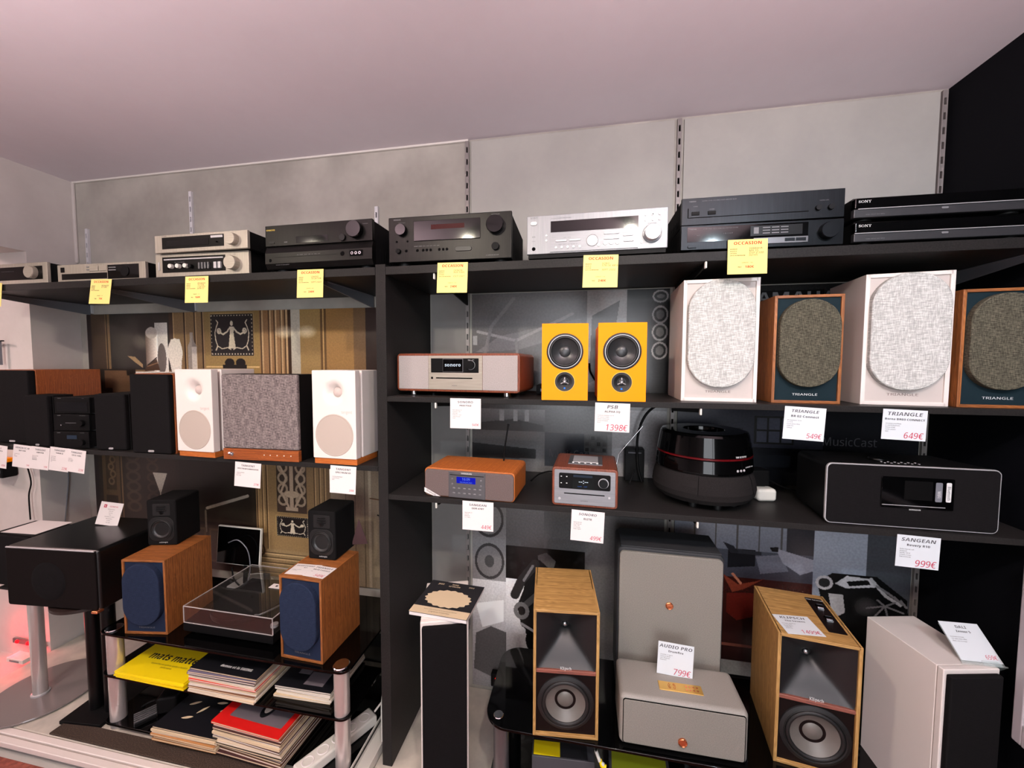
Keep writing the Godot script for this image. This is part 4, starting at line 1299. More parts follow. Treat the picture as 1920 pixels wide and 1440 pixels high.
	W = 0.434; H = 0.154; foot = 0.014
	front(o, M.brushed_black, foot, 0.014, 0.003)
	chassis(o, 0.28, M.black_matte, foot, 0.014)
	xf = Transform3D(Basis.IDENTITY, Vector3(0, foot, 0))
	st = B(); rb(st, Vector3(X(0.485), Y(0.67), 0.001), Vector3(W * 0.54, H * 0.44, 0.004), 0.0015); fin("display", st, M.gloss, o)
	st = B(); plate(st, 0.36, 0.69, 0.63, 0.79, 0.0028, 0.0034); fin("lit_display", st, M.vfd_red, o)
	st = B(); knob(st, 0.115, 0.70, 0.0195, 0.0, 0.016, 32); fin("input_knob", st, M.gloss, o)
	st = B(); knob(st, 0.875, 0.71, 0.0295, 0.0, 0.018, 36); fin("volume_knob", st, M.gloss, o)
	st = B(); knob(st, 0.875, 0.26, 0.0125, 0.0, 0.008, 24); knob(st, 0.085, 0.25, 0.0085, 0.0, 0.008, 20); fin("knob", st, M.black, o)
	st = B()
	for u in [0.15, 0.243, 0.291, 0.322, 0.353, 0.425, 0.456, 0.487]:
		dimple(st, u, 0.25, 0.0033, 0.0, 0.0014, 12)
	for u in [0.07, 0.16]:
		dimple(st, u, 0.46, 0.0026, 0.0, 0.0014, 12)
	fin("button", st, M.void, o)
	st = B(); slab(st, rrect(0.058, 0.016, 0.008, Vector2(X(0.62), Y(0.245))), 0, 0.0022, 0.001); fin("flap", st, M.black_metal, o)
	st = B()
	txt(st, "DENON", 0.0040, X(0.075), Y(0.94), 0.0004, 0, FB, 1.3)
	txt(st, "SOURCE SELECT", 0.0026, X(0.115), Y(0.87), 0.0004, 0, FR)
	txt(st, "MASTER VOLUME", 0.0026, X(0.875), Y(0.94), 0.0004, 0, FR)
	txt(st, "STANDBY   PHONES   MENU   AUDIO   VIDEO   DIRECT   ZONE", 0.0024, X(0.32), Y(0.34), 0.0004, 0, FR)
	txt(st, "AV SURROUND RECEIVER", 0.0028, X(0.85), Y(0.08), 0.0004, 0, FR)
	fin("lettering", st, M.print_grey, o)
	xf = Transform3D.IDENTITY
	# silver receiver
	o = thing("receiver", "silver receiver with a round volume knob and a long black display", "AV receiver", Vector3(0.029, A, 0.401), -0.7)
	W = 0.430; H = 0.121; foot = 0.017
	front(o, M.brushed_silver, foot, 0.012, 0.002)
	chassis(o, 0.28, M.black_matte, foot)
	st = B(); rb(st, Vector3(0, foot - 0.006, -0.02), Vector3(W * 0.98, 0.012, 0.03)); fin("base", st, M.black, o)
	xf = Transform3D(Basis.IDENTITY, Vector3(0, foot, 0))
	st = B()
	slab(st, PackedVector2Array([Vector2(X(0.175), Y(0.03)), Vector2(X(0.80), Y(0.03)), Vector2(X(0.78), Y(0.53)), Vector2(X(0.19), Y(0.53))]), 0, 0.003, 0.001)
	fin("key_panel", st, M.brushed_silver, o)
	st = B(); plate(st, 0.178, 0.545, 0.80, 0.83, -0.003, 0.0006); fin("display", st, M.gloss, o)
	st = B(); knob(st, 0.894, 0.366, 0.0275, 0.0, 0.004, 40); fin("knob_ring", st, M.silver_dark, o)
	st = B(); knob(st, 0.894, 0.366, 0.0235, 0.003, 0.018, 40); fin("volume_knob", st, M.silver, o)
	st = B(); lat(st, Vector3(X(0.481), Y(0.275), 0.003), [Vector2(0.0185, 0), Vector2(0.0185, 0.002), Vector2(0.017, 0.003), Vector2(0.016, 0.0015), Vector2(0, 0.0025)], 2, 36); fin("cursor_pad", st, M.silver, o)
	st = B()
	for u in [0.22, 0.262, 0.305, 0.347, 0.392]:
		knob(st, u, 0.14, 0.004, 0.003, 0.002, 14)
	for u in [0.573, 0.616, 0.658]:
		knob(st, u, 0.19, 0.0062, 0.003, 0.002, 16)
	knob(st, 0.528, 0.15, 0.005, 0.003, 0.002, 14)
	for p in [Vector3(0.257, 0.31, 0.036), Vector3(0.357, 0.31, 0.036), Vector3(0.616, 0.43, 0.046), Vector3(0.616, 0.30, 0.046), Vector3(0.73, 0.36, 0.03), Vector3(0.735, 0.22, 0.03)]:
		slab(st, rrect(p.z, 0.0062, 0.003, Vector2(X(p.x), Y(p.y)), 3), 0.003, 0.0055, 0.0015)
	for u in [0.849, 0.897, 0.943]:
		knob(st, u, 0.84, 0.0035, 0, 0.002, 12)
		knob(st, u, 0.71, 0.0035, 0, 0.002, 12)
	knob(st, 0.147, 0.47, 0.0035, 0, 0.002, 12)
	knob(st, 0.147, 0.34, 0.0035, 0, 0.002, 12)
	knob(st, 0.823, 0.17, 0.004, 0, 0.002, 12)
	fin("button", st, M.silver, o)
	st = B(); slab(st, rrect(0.021, 0.012, 0.006, Vector2(X(0.052), Y(0.80))), 0, 0.003, 0.001); fin("power_button", st, M.silver, o)
	st = B(); dimple(st, 0.052, 0.14, 0.004, 0, 0.001); knob(st, 0.897, 0.84, 0.002, 0.002, 0.0004, 8); fin("phones_jack", st, M.void, o)
	st = B()
	txt(st, "SONY", 0.0050, X(0.053), Y(0.94), 0.0004, 0, FS, 1.3)
	txt(st, "FM STEREO / FM-AM RECEIVER  STR-DE485E", 0.0022, X(0.255), Y(0.90), 0.0004, 0, FR)
	txt(st, "DTS", 0.0042, X(0.052), Y(0.45), 0.0004, 0, FB)
	txt(st, "DOLBY", 0.0026, X(0.052), Y(0.34), 0.0004, 0, FR)
	txt(st, "MASTER VOLUME", 0.0024, X(0.894), Y(0.62), 0.0004, 0, FR)
	txt(st, "VIDEO 1    VIDEO 2    DVD    MD/TAPE    CD", 0.0020, X(0.305), Y(0.205), 0.0034, 0, FR)
	txt(st, "MUSIC    MOVIE", 0.0022, X(0.30), Y(0.385), 0.0034, 0, FR)
	fin("lettering", st, M.ink_grey, o)
	st = B(); txt(st, "MULTI CH    DECODING", 0.0026, X(0.74), Y(0.66), 0.0009, 0, FR); fin("lettering", st, M.print_dim, o)
	xf = Transform3D.IDENTITY
	# two blue black units
	o = thing("preamplifier", "blue black control amplifier with a display and one large knob, lower of two", "amplifier", Vector3(0.499, A, 0.397), 1.6)
	W = 0.435; H = 0.072; foot = 0.006
	front(o, M.brushed_blue, foot)
	chassis(o, 0.24, M.black_matte, foot)
	xf = Transform3D(Basis.IDENTITY, Vector3(0, foot, 0))
	st = B(); plate(st, 0.04, 0.32, 0.79, 0.92, -0.002, 0.0008); fin("window", st, M.gloss, o)
	st = B(); plate(st, 0.44, 0.46, 0.755, 0.86, 0, 0.0014); fin("display", st, M.black_metal, o)
	st = B()
	for k in 3:
		for j in 3:
			plate(st, 0.515 + j * 0.055, 0.54 + k * 0.11, 0.56 + j * 0.055, 0.575 + k * 0.11, 0.0012, 0.0018)
	plate(st, 0.46, 0.55, 0.49, 0.80, 0.0012, 0.0018)
	fin("segment", st, M.print_grey, o)
	st = B(); plate(st, 0.46, 0.13, 0.79, 0.38, 0, 0.0025, 0.0008); fin("key_strip", st, M.silver_dark, o)
	st = B()
	for k in 2:
		plate(st, 0.65 + k * 0.066, 0.2, 0.71 + k * 0.066, 0.32, 0.0022, 0.004, 0.0005)
	plate(st, 0.045, 0.08, 0.10, 0.18, 0, 0.003, 0.0005)
	fin("button", st, M.brushed_blue, o)
	st = B(); knob(st, 0.90, 0.52, 0.0225, 0.0, 0.018, 36); fin("volume_knob", st, M.brushed_blue, o)
	st = B()
	txt(st, "YAMAHA", 0.0034, X(0.075), Y(0.83), 0.0012, 0, FB)
	txt(st, "NATURAL SOUND  DIGITAL SOUND FIELD PROCESSOR  DSP-E300", 0.0024, X(0.25), Y(0.83), 0.0012, 0, FR)
	txt(st, "DSP    EFFECT", 0.0024, X(0.10), Y(0.58), 0.0012, 0, FR)
	txt(st, "A  B  C  D  E  F", 0.0030, X(0.30), Y(0.62), 0.0012, 0, FR)
	fin("lettering", st, M.print_grey, o)
	xf = Transform3D.IDENTITY
	o = thing("power_amplifier", "plain blue black power amplifier with two small knobs, upper of two", "amplifier", Vector3(0.503, A + 0.0785, 0.384), 0.3)
	W = 0.435; H = 0.080; foot = 0.006
	front(o, M.brushed_blue, foot)
	chassis(o, 0.22, M.black_matte, foot)
	xf = Transform3D(Basis.IDENTITY, Vector3(0, foot, 0))
	st = B(); plate(st, 0.04, 0.26, 0.79, 0.28, 0, 0.0012); plate(st, 0.04, 0.28, 0.045, 0.62, 0, 0.0012); fin("groove", st, M.void, o)
	st = B(); plate(st, 0.065, 0.36, 0.115, 0.48, 0, 0.003, 0.0006); plate(st, 0.17, 0.36, 0.22, 0.48, 0, 0.003, 0.0006); fin("button", st, M.black, o)
	for u in [0.845, 0.918]:
		st = B(); knob(st, u, 0.36, 0.0078, 0.0, 0.007, 20); fin("knob", st, M.black_metal, o)
	st = B()
	txt(st, "YAMAHA", 0.0034, X(0.07), Y(0.87), 0.0004, 0, FB)
	txt(st, "NATURAL SOUND  2CH STEREO POWER AMPLIFIER  MX-35", 0.0026, X(0.24), Y(0.87), 0.0004, 0, FR)
	txt(st, "POWER", 0.0026, X(0.09), Y(0.68), 0.0004, 0, FR)
	txt(st, "SPEAKERS", 0.0022, X(0.195), Y(0.55), 0.0004, 0, FR)
	txt(st, "CHANNEL LEVEL", 0.0024, X(0.88), Y(0.62), 0.0004, 0, FR)
	fin("lettering", st, M.print_grey, o)
	xf = Transform3D.IDENTITY
	# two recorders cut by the right edge
	var names := ["glossy black disc recorder with a silver lower edge, bottom of two", "glossy black disc recorder with white lettering, top of two"]
	for k in 2:
		o = thing("disc_recorder", names[k], "recorder", Vector3(0.956 - 0.003 * k, A + 0.0045 + 0.0665 * k, 0.392), 0.5, "disc recorders at the right end of the top shelf")
		W = 0.43; H = 0.059
		chassis(o, 0.24, M.black, 0.004, 0.012)
		st = B(); rb(st, Vector3(0, H * 0.73, -0.007), Vector3(W, H * 0.5, 0.018), 0.003); fin("upper_front", st, M.gloss, o)
		st = B(); rb(st, Vector3(0, H * 0.28, -0.008), Vector3(W, H * 0.40, 0.014), 0.002, 1, 1); fin("tray_front", st, M.tray_grey, o)
		st = B(); plate(st, 0.02 if k == 1 else 0.0, 0.455, 1.0, 0.485, 0, 0.0022); fin("trim_strip", st, M.silver, o)
		st = B(); slab(st, rrect(0.016, 0.005, 0.0025, Vector2(X(0.50), Y(0.33)), 3), 0, 0.0012); fin("logo", st, M.print_grey, o)
		st = B()
		txt(st, "SONY", 0.0062, X(0.055), Y(0.80), 0.0024, 0, FS, 1.35)
		slab(st, circle(0.0012, Vector2(X(0.155), Y(0.80)), 10), 0.002, 0.0024)
		slab(st, rrect(0.009, 0.005, 0.002, Vector2(X(0.19), Y(0.80)), 3), 0.002, 0.0024)
		slab(st, rrect(0.008, 0.005, 0.001, Vector2(X(0.225), Y(0.80)), 3), 0.002, 0.0024)
		fin("lettering", st, M.print_white, o)
		st = B(); txt(st, "HDMI  DVD+R  DivX  MPEG", 0.0028, X(0.12), Y(0.2), 0.0002, 0, FR); fin("lettering", st, M.print_grey, o)

# ------------------------------------------------------------------ middle shelf of the left unit
func grille_box(label: String, cat: String, at: Vector3, yaw: float, w: float, h: float, d: float, side: Material, t := 0.018, logo := true, group := "") -> Node3D:
	var o := thing("shelf_speaker", label, cat, at, yaw, group)
	W = w; H = h
	var st := B()
	rb(st, Vector3(0, h / 2, -t - d / 2), Vector3(w, h, d), 0.002)
	fin("cabinet", st, side, o)
	st = B()
	rb(st, Vector3(0, h / 2, -t / 2), Vector3(w * 0.98, h * 0.985, t), 0.005, 2)
	fin("grille", st, M.grille_black, o)
	if logo:
		st = B(); slab(st, rrect(w * 0.15, 0.008, 0.004, Vector2(0, h * 0.035), 4), 0, 0.002, 0.0006); fin("badge", st, M.silver, o)
	return o

func left_middle() -> void:
	var A := 1.130
	var st: SurfaceTool
	var o: Node3D
	grille_box("large walnut speaker with a black grille at the left end of the middle shelf", "speaker", Vector3(-2.545, A, 0.365), 1.0, 0.225, 0.335, 0.24, M.teak, 0.026)
	grille_box("small black speaker left of the micro system, in front of the walnut one", "speaker", Vector3(-2.352, A, 0.388), 0.0, 0.140, 0.225, 0.07, M.black_matte)
	grille_box("small black speaker right of the micro system", "speaker", Vector3(-1.949, A, 0.385), 6.0, 0.142, 0.238, 0.17, M.black_matte)
	grille_box("tall black grille speaker with wooden sides, left of the first white speaker", "speaker", Vector3(-1.718, A, 0.402), 1.2, 0.190, 0.325, 0.20, M.teak, 0.022)
	# micro system of three units
	var names := ["black micro system unit with a lit blue display, bottom of three", "black micro system amplifier with a round knob, middle of three", "plain black micro system unit, top of three"]
	for k in 3:
		o = thing("micro_component", names[k], "hi-fi unit", Vector3(-2.152, A + k * 0.0735, 0.392 - k * 0.004), 8.0, "micro system units")
		W = 0.158; H = 0.070
		front(o, M.black, 0.003, 0.01)
		chassis(o, 0.18, M.black_matte, 0.003, 0.01)
		xf = Transform3D(Basis.IDENTITY, Vector3(0, 0.003, 0))
		st = B(); txt(st, "DENON", 0.003, X(0.15), Y(0.93), 0.0005, 0, FB); txt(st, ["CD RECEIVER", "STEREO AMPLIFIER", "TUNER"][k], 0.0024, X(0.82), Y(0.93), 0.0005, 0, FR); txt(st, "- - - - - -", 0.003, X(0.45), Y(0.45 if k != 2 else 0.55), 0.0005, 0, FR); fin("lettering", st, M.print_grey, o)
		if k == 0:
			st = B(); plate(st, 0.38, 0.55, 0.66, 0.78, -0.002, 0.0008); fin("display", st, M.screen_dim, o)
			st = B(); knob(st, 0.82, 0.35, 0.013, 0, 0.010, 24); fin("knob", st, M.black, o)
		elif k == 1:
			st = B(); knob(st, 0.80, 0.48, 0.014, 0, 0.012, 24); fin("knob", st, M.black, o)
			st = B(); knob(st, 0.22, 0.35, 0.003, 0, 0.004, 12); fin("switch", st, M.chrome, o)
			st = B(); plate(st, 0.33, 0.47, 0.66, 0.49, 0, 0.001); fin("line", st, M.print_grey, o)
		else:
			st = B(); plate(st, 0.06, 0.12, 0.94, 0.7, -0.002, 0.0008); fin("door", st, M.brushed_blue, o)
		xf = Transform3D.IDENTITY
	white_speaker("white speaker with a horn tweeter on a wooden base, left of the fabric speaker", Vector3(-1.490, A, 0.412), -1.8, 0.182)
	white_speaker("white speaker with a horn tweeter on a wooden base, right of the fabric speaker", Vector3(-0.888, A, 0.406), -0.7, 0.136)
	# fabric fronted speaker with a wooden foot strip
	o = thing("fabric_speaker", "square grey tweed fabric speaker with a walnut control strip", "speaker", Vector3(-1.200, A, 0.408), 2.0)
	W = 0.320; H = 0.327
	st = B(); rb(st, Vector3(0, H / 2, -0.06), Vector3(W, H, 0.095), 0.003); fin("cabinet", st, M.black, o)
	st = B(); rb(st, Vector3(0, H * 0.565, -0.008), Vector3(W, H * 0.865, 0.018), 0.006, 2); fin("grille", st, M.grille_grey, o)
	st = B(); rb(st, Vector3(0, H * 0.064, -0.008), Vector3(W, H * 0.128, 0.016), 0.001, 1, 1); fin("control_strip", st, M.teak, o)
	st = B(); tube(st, [Vector3(X(0.115), Y(0.055), 0), Vector3(X(0.125), Y(0.075), 0.012), Vector3(X(0.135), Y(0.09), 0.018)], 0.004, 10); lat(st, Vector3(X(0.12), Y(0.065), 0), [Vector2(0.008, 0), Vector2(0.008, 0.003), Vector2(0, 0.004)], 2, 16); fin("toggle", st, M.chrome, o)
	st = B()
	for u in [0.55, 0.63, 0.72, 0.81, 0.90]:
		slab(st, circle(0.0022, Vector2(X(u), Y(0.066)), 10), 0, 0.0008)
	fin("indicator", st, M.print_white, o)

func white_speaker(label: String, at: Vector3, yaw: float, d: float) -> void:
	var o := thing("white_speaker", label, "speaker", at, yaw, "pair of white horn speakers")
	W = 0.176; H = 0.344
	var b := 0.022
	var st := B()
	# front plate with the two round openings left to the horn and the cone plate
	rb(st, Vector3(0, b + (H - b) / 2, -d / 2 - 0.0255), Vector3(W, H - b, d - 0.03), 0.003)
	fin("cabinet", st, M.white_satin, o)
	st = B()
	slab(st, rrect(W, H - b, 0.004, Vector2(0, b + (H - b) / 2)), -0.026, 0.0, 0.002, Vector3(0, 0.265, 0.055), 0.003)
	fin("front_panel", st, M.white_satin, o)
	st = B(); rb(st, Vector3(0, b / 2, -d / 2 - 0.005), Vector3(W * 0.985, b, d), 0.001, 1, 1); fin("base", st, M.cherry, o)
	st = B()
	var prof: Array = []
	for k in 11:
		var t := k / 10.0
		prof.append(Vector2(lerpf(0.055, 0.016, pow(t, 0.8)), -0.026 * t * t - 0.001 * t))
	prof.append(Vector2(0, -0.027))
	lat(st, Vector3(0, 0.265, 0), prof, 2, 40)
	fin("horn", st, M.white_satin, o)
	st = B(); lat(st, Vector3(0.004, 0.263, -0.024), dome(0.0185, 0.014), 2, 28); fin("tweeter_dome", st, M.dome_pale, o)
	st = B(); lat(st, Vector3(0, 0.108, 0), [Vector2(0.0775, 0), Vector2(0.0765, 0.0012), Vector2(0.074, 0.0018), Vector2(0.072, 0.001), Vector2(0.05, 0.0014), Vector2(0, 0.002)], 2, 48); fin("woofer_grille", st, M.cone_pale, o)
	st = B(); txt(st, "tangent", 0.010, 0.052, 0.193, 0.0004, 0, FR, 0.9); fin("lettering", st, M.dome_pale, o)

func dome(r: float, h: float) -> Array:
	var out: Array = []
	for k in 9:
		out.append(Vector2(r * cos(PI / 2 * k / 8), h * sin(PI / 2 * k / 8)))
	return out

# the face of a plate round a hole of radius r about c, and the hole's wall going back by sunk
func holed(st: SurfaceTool, line: PackedVector2Array, z: float, c: Vector2, r: float, sunk: float) -> void:
	var angles: Array[float] = []
	for k in 56:
		angles.append(TAU * k / 56.0)
	for p in line:
		angles.append(fposmod((p - c).angle(), TAU))
	angles.sort()
	var n := angles.size()
	var nz := Vector3(0, 0, 1)
	var outer: Array[Vector2] = []
	for f in angles:
		var d := Vector2(cos(f), sin(f))
		var best := 0.0
		for i in line.size():
			var hit = Geometry2D.segment_intersects_segment(c, c + d * 5.0, line[i], line[(i + 1) % line.size()])
			if hit != null:
				best = maxf(best, c.distance_to(hit))
		outer.append(c + d * best)
	for k in n:
		var j := (k + 1) % n
		if absf(angles[j] - angles[k]) < 1e-6:
			continue
		var a := c + Vector2(cos(angles[k]), sin(angles[k])) * r
		var b := c + Vector2(cos(angles[j]), sin(angles[j])) * r
		var va := Vector3(a.x, a.y, z)
		var vb := Vector3(b.x, b.y, z)
		tri(st, va, vb, Vector3(outer[j].x, outer[j].y, z), nz, nz, nz, a, b, outer[j])
		tri(st, va, Vector3(outer[j].x, outer[j].y, z), Vector3(outer[k].x, outer[k].y, z), nz, nz, nz, a, outer[j], outer[k])
		var m := (a + b) * 0.5 - c
		quad(st, va, vb, vb - nz * sunk, va - nz * sunk, Vector3(-m.x, -m.y, 0).normalized())

# ------------------------------------------------------------------ middle shelf of the right unit
func cone(o: Node3D, at: Vector3, r: float, surround: Material, body: Material, trim: Material, ring_r: float) -> void:
	# a loudspeaker cone: trim ring, rubber surround, cone sunk in, dust cap
	var st := B()
	lat(st, at, [Vector2(ring_r, 0), Vector2(ring_r, 0.003), Vector2(ring_r * 0.985, 0.0038), Vector2(r * 1.02, 0.0036), Vector2(r * 1.0, 0.001)], 2, 48)
	fin("trim_ring", st, trim, o)
	st = B()
	var pr: Array = []
	for k in 9:
		var f := PI * k / 8
		pr.append(Vector2(r * (0.92 + 0.08 * cos(f)), 0.001 + r * 0.07 * sin(f)))
	lat(st, at, pr, 2, 48)
	fin("surround", st, surround, o)
	st = B()
	pr = []
	for k in 9:
		var t := k / 8.0
		pr.append(Vector2(r * lerpf(0.84, 0.34, t), 0.001 - r * 0.26 * t * (1.4 - 0.4 * t)))
	lat(st, at, pr, 2, 48)
	fin("cone", st, body, o)
	st = B()
	lat(st, at + Vector3(0, 0, -r * 0.27), dome(r * 0.38, r * 0.15), 2, 40)
	fin("dust_cap", st, body, o)

func right_middle() -> void:
	var A := 1.383
	var st: SurfaceTool
	var o: Node3D
	# walnut radio
	o = thing("radio", "wide walnut radio with silver grilles on chrome feet", "radio", Vector3(-0.444, A, 0.352), -4.5)
	var foot := 0.016
	W = 0.467; H = 0.137
	xf = Transform3D(Basis.IDENTITY, Vector3(0, foot, 0))
	st = B(); slab(st, rrect(W, H, 0.014, Vector2(0, H / 2)), -0.225, -0.012, 0.0); slab(st, rrect(W, H, 0.014, Vector2(0, H / 2)), -0.012, -0.001, 0.003); fin("cabinet", st, M.rosewood, o)
	st = B(); plate(st, 0.018, 0.06, 0.273, 0.94, -0.004, 0.0006, 0.001); fin("grille", st, M.fabric_silver, o)
	st = B(); plate(st, 0.715, 0.06, 0.982, 0.94, -0.004, 0.0006, 0.001); fin("grille", st, M.fabric_silver, o)
	st = B(); plate(st, 0.275, 0.06, 0.713, 0.94, -0.004, 0.0014, 0.001); fin("centre_panel", st, M.champagne, o)
	st = B(); plate(st, 0.297, 0.50, 0.685, 0.87, -0.002, 0.0024, 0.001); fin("control_panel", st, M.black, o)
	st = B(); plate(st, 0.395, 0.515, 0.562, 0.86, 0, 0.0030, 0.001); fin("screen_frame", st, M.silver_dark, o)
	st = B(); plate(st, 0.399, 0.53, 0.558, 0.845, 0, 0.0034); fin("screen", st, M.gloss, o)
	st = B(); txt(st, "sonoro", 0.0115, X(0.478), Y(0.70), 0.0037, 0, FB, 1.15); fin("lettering", st, M.screen_white, o)
	st = B(); lat(st, Vector3(X(0.622), Y(0.70), 0.002), [Vector2(0.0165, 0), Vector2(0.0165, 0.001), Vector2(0.0155, 0.001)], 2, 32); fin("knob_ring", st, M.silver, o)
	st = B(); knob(st, 0.622, 0.70, 0.0150, 0.002, 0.010, 32); fin("knob", st, M.black, o)
	st = B(); plate(st, 0.338, 0.345, 0.635, 0.375, 0, 0.0018); dimple(st, 0.305, 0.36, 0.003, 0.0015, 0.0008, 10); fin("disc_slot", st, M.void, o)
	st = B()
	for k in 4:
		plate(st, 0.318 + (k % 2) * 0.045, 0.65 + (k / 2) * 0.14, 0.328 + (k % 2) * 0.045, 0.67 + (k / 2) * 0.14, 0.002, 0.0026)
	txt(st, "MENU        BACK", 0.0022, X(0.625), Y(0.83), 0.0026, 0, FR)
	fin("key_mark", st, M.print_white, o)
	st = B(); txt(st, "sonoro", 0.0040, X(0.49), Y(0.17), 0.0017, 0, FR, 1.2); dimple(st, 0.302, 0.19, 0.0022, 0.0015, 0.0006, 10); dimple(st, 0.68, 0.33, 0.0022, 0.0015, 0.0006, 10); fin("lettering", st, M.ink_grey, o)
	xf = Transform3D.IDENTITY
	for x in [-0.18, 0.18]:
		for z in [-0.03, -0.19]:
			st = B(); lat(st, Vector3(x, 0, z), [Vector2(0, 0), Vector2(0.011, 0), Vector2(0.0135, 0.003), Vector2(0.0135, foot + 0.001), Vector2(0, foot + 0.001)], 1, 24); fin("foot", st, M.chrome, o)
	# two orange speakers
	orange_speaker("bright orange speaker beside the walnut radio, left of the pair", Vector3(-0.060, A, 0.405), 3.6)
	orange_speaker("bright orange speaker beside the first white speaker, right of the pair", Vector3(0.117, A, 0.405), 1.7)
	# framed speakers with oval fabric grilles
	oval_speaker("white framed speaker with a pale oval grille, right of the orange pair", Vector3(0.416, A, 0.346), -2.7, 0.217, 0.382, 0.247, "white", 0.19, 0.334, "framed oval grille speakers on the middle shelf")
	oval_speaker("walnut speaker with an olive oval grille between the two white speakers", Vector3(0.660, A, 0.347), -2.4, 0.183, 0.326, 0.235, "olive", 0.160, 0.262, "framed oval grille speakers on the middle shelf")
	oval_speaker("largest looking white framed speaker, between the two olive grille speakers", Vector3(0.910, A, 0.352), -7.0, 0.203, 0.381, 0.22, "white", 0.182, 0.334, "framed oval grille speakers on the middle shelf")
	oval_speaker("walnut speaker with an olive oval grille cut by the right edge", Vector3(1.118, A, 0.375), -4.0, 0.183, 0.326, 0.24, "olive", 0.160, 0.262, "framed oval grille speakers on the middle shelf")

func orange_speaker(label: String, at: Vector3, yaw: float) -> void:
	var o := thing("orange_speaker", label, "speaker", at, yaw, "pair of orange speakers")
	W = 0.147; H = 0.246
	var st := B()
	var split := H * 0.402
	slab(st, rrect(W, H - split, 0.0012, Vector2(0, (H + split) / 2), 3), -0.012, 0.0, 0.0, Vector3(0, H * 0.636, 0.0535), 0.012)
	slab(st, rrect(W, split, 0.0012, Vector2(0, split / 2), 3), -0.012, 0.0, 0.0, Vector3(0, H * 0.244, 0.0300), 0.012)
	fin("baffle", st, M.orange, o)
	st = B(); rb(st, Vector3(0, H / 2, -0.112), Vector3(W * 0.97, H * 0.98, 0.15), 0.004); fin("cabinet", st, M.orange, o)
	var c := Vector3(0, H * 0.636, 0.0005)
	st = B(); lat(st, c, [Vector2(0.0585, 0), Vector2(0.0575, 0.0022), Vector2(0.0535, 0.003), Vector2(0.052, 0.002), Vector2(0.05, -0.004)], 2, 48); fin("bezel", st, M.rubber, o)
	st = B(); lat(st, c, [Vector2(0.0528, 0.0022), Vector2(0.052, 0.0036), Vector2(0.0506, 0.0036), Vector2(0.0502, 0.002)], 2, 48); fin("trim_ring", st, M.silver, o)
	cone(o, c + Vector3(0, 0, 0.0006), 0.0495, M.rubber, M.cone_black, M.rubber, 0.0505)
	var t := Vector3(0, H * 0.244, 0.0005)
	st = B(); lat(st, t, [Vector2(0.0322, 0), Vector2(0.0318, 0.001), Vector2(0.0308, 0.001)], 2, 40); fin("tweeter_trim", st, M.gold, o)
	st = B(); lat(st, t, [Vector2(0.0310, 0.001), Vector2(0.03, 0.0018), Vector2(0.024, 0.0014), Vector2(0.014, -0.004), Vector2(0.0, -0.005)], 2, 40); fin("tweeter_plate", st, M.rubber, o)
	st = B(); lat(st, t + Vector3(0, 0, -0.004), dome(0.0115, 0.007), 2, 24); fin("dome", st, M.cone_black, o)
	st = B()
	for k in 3:
		var f := TAU * k / 3 + PI / 2
		tube(st, [t + Vector3(cos(f) * 0.0135, sin(f) * 0.0135, 0.0), t + Vector3(cos(f) * 0.006, sin(f) * 0.006, 0.0045)], 0.0018, 8)
	lat(st, t + Vector3(0, 0, 0.003), dome(0.004, 0.003), 2, 16)
	fin("phase_plug", st, M.silver, o)
	st = B(); lat(st, t + Vector3(0, -0.021, 0.001), dome(0.0026, 0.0012), 2, 16); fin("blue_led", st, M.blue_led, o)

func oval_speaker(label: String, at: Vector3, yaw: float, w: float, h: float, d: float, look: String, gw: float, gh: float, group: String) -> Node3D:
	var o := thing("framed_speaker", label, "speaker", at, yaw, group)
	W = w; H = h
	var rim := 0.0085 if look != "white" else 0.011
	var wood_: Material = {"white": M.white_satin, "olive": M.walnut, "navy": M.walnut}[look]
	var panel: Material = {"white": M.cream_panel, "olive": M.teal_panel, "navy": M.navy_panel}[look]
	var cloth: Material = {"white": M.grille_white, "olive": M.grille_olive, "navy": M.grille_navy}[look]
	var st := B()
	shell(st, w, h, d, rim, 0.0012)
	fin("cabinet", st, wood_, o)
	st = B(); rb(st, Vector3(0, h / 2, -0.010), Vector3(w - rim * 2, h - rim * 2, 0.010)); fin("baffle", st, panel, o)
	st = B()
	var cy := h * 0.555
	slab(st, rrect(gw, gh, gw * 0.492, Vector2(0, cy), 18), -0.006, 0.016, 0.004)
	fin("grille", st, cloth, o)
	st = B(); txt(st, "TRIANGLE", 0.0062 if look != "white" else 0.0068, 0, h * 0.082, -0.0045, 0, FR, 1.75)
	fin("lettering", st, M.letter_taupe if look == "white" else (M.print_white if look == "olive" else M.print_grey), o)
	return o

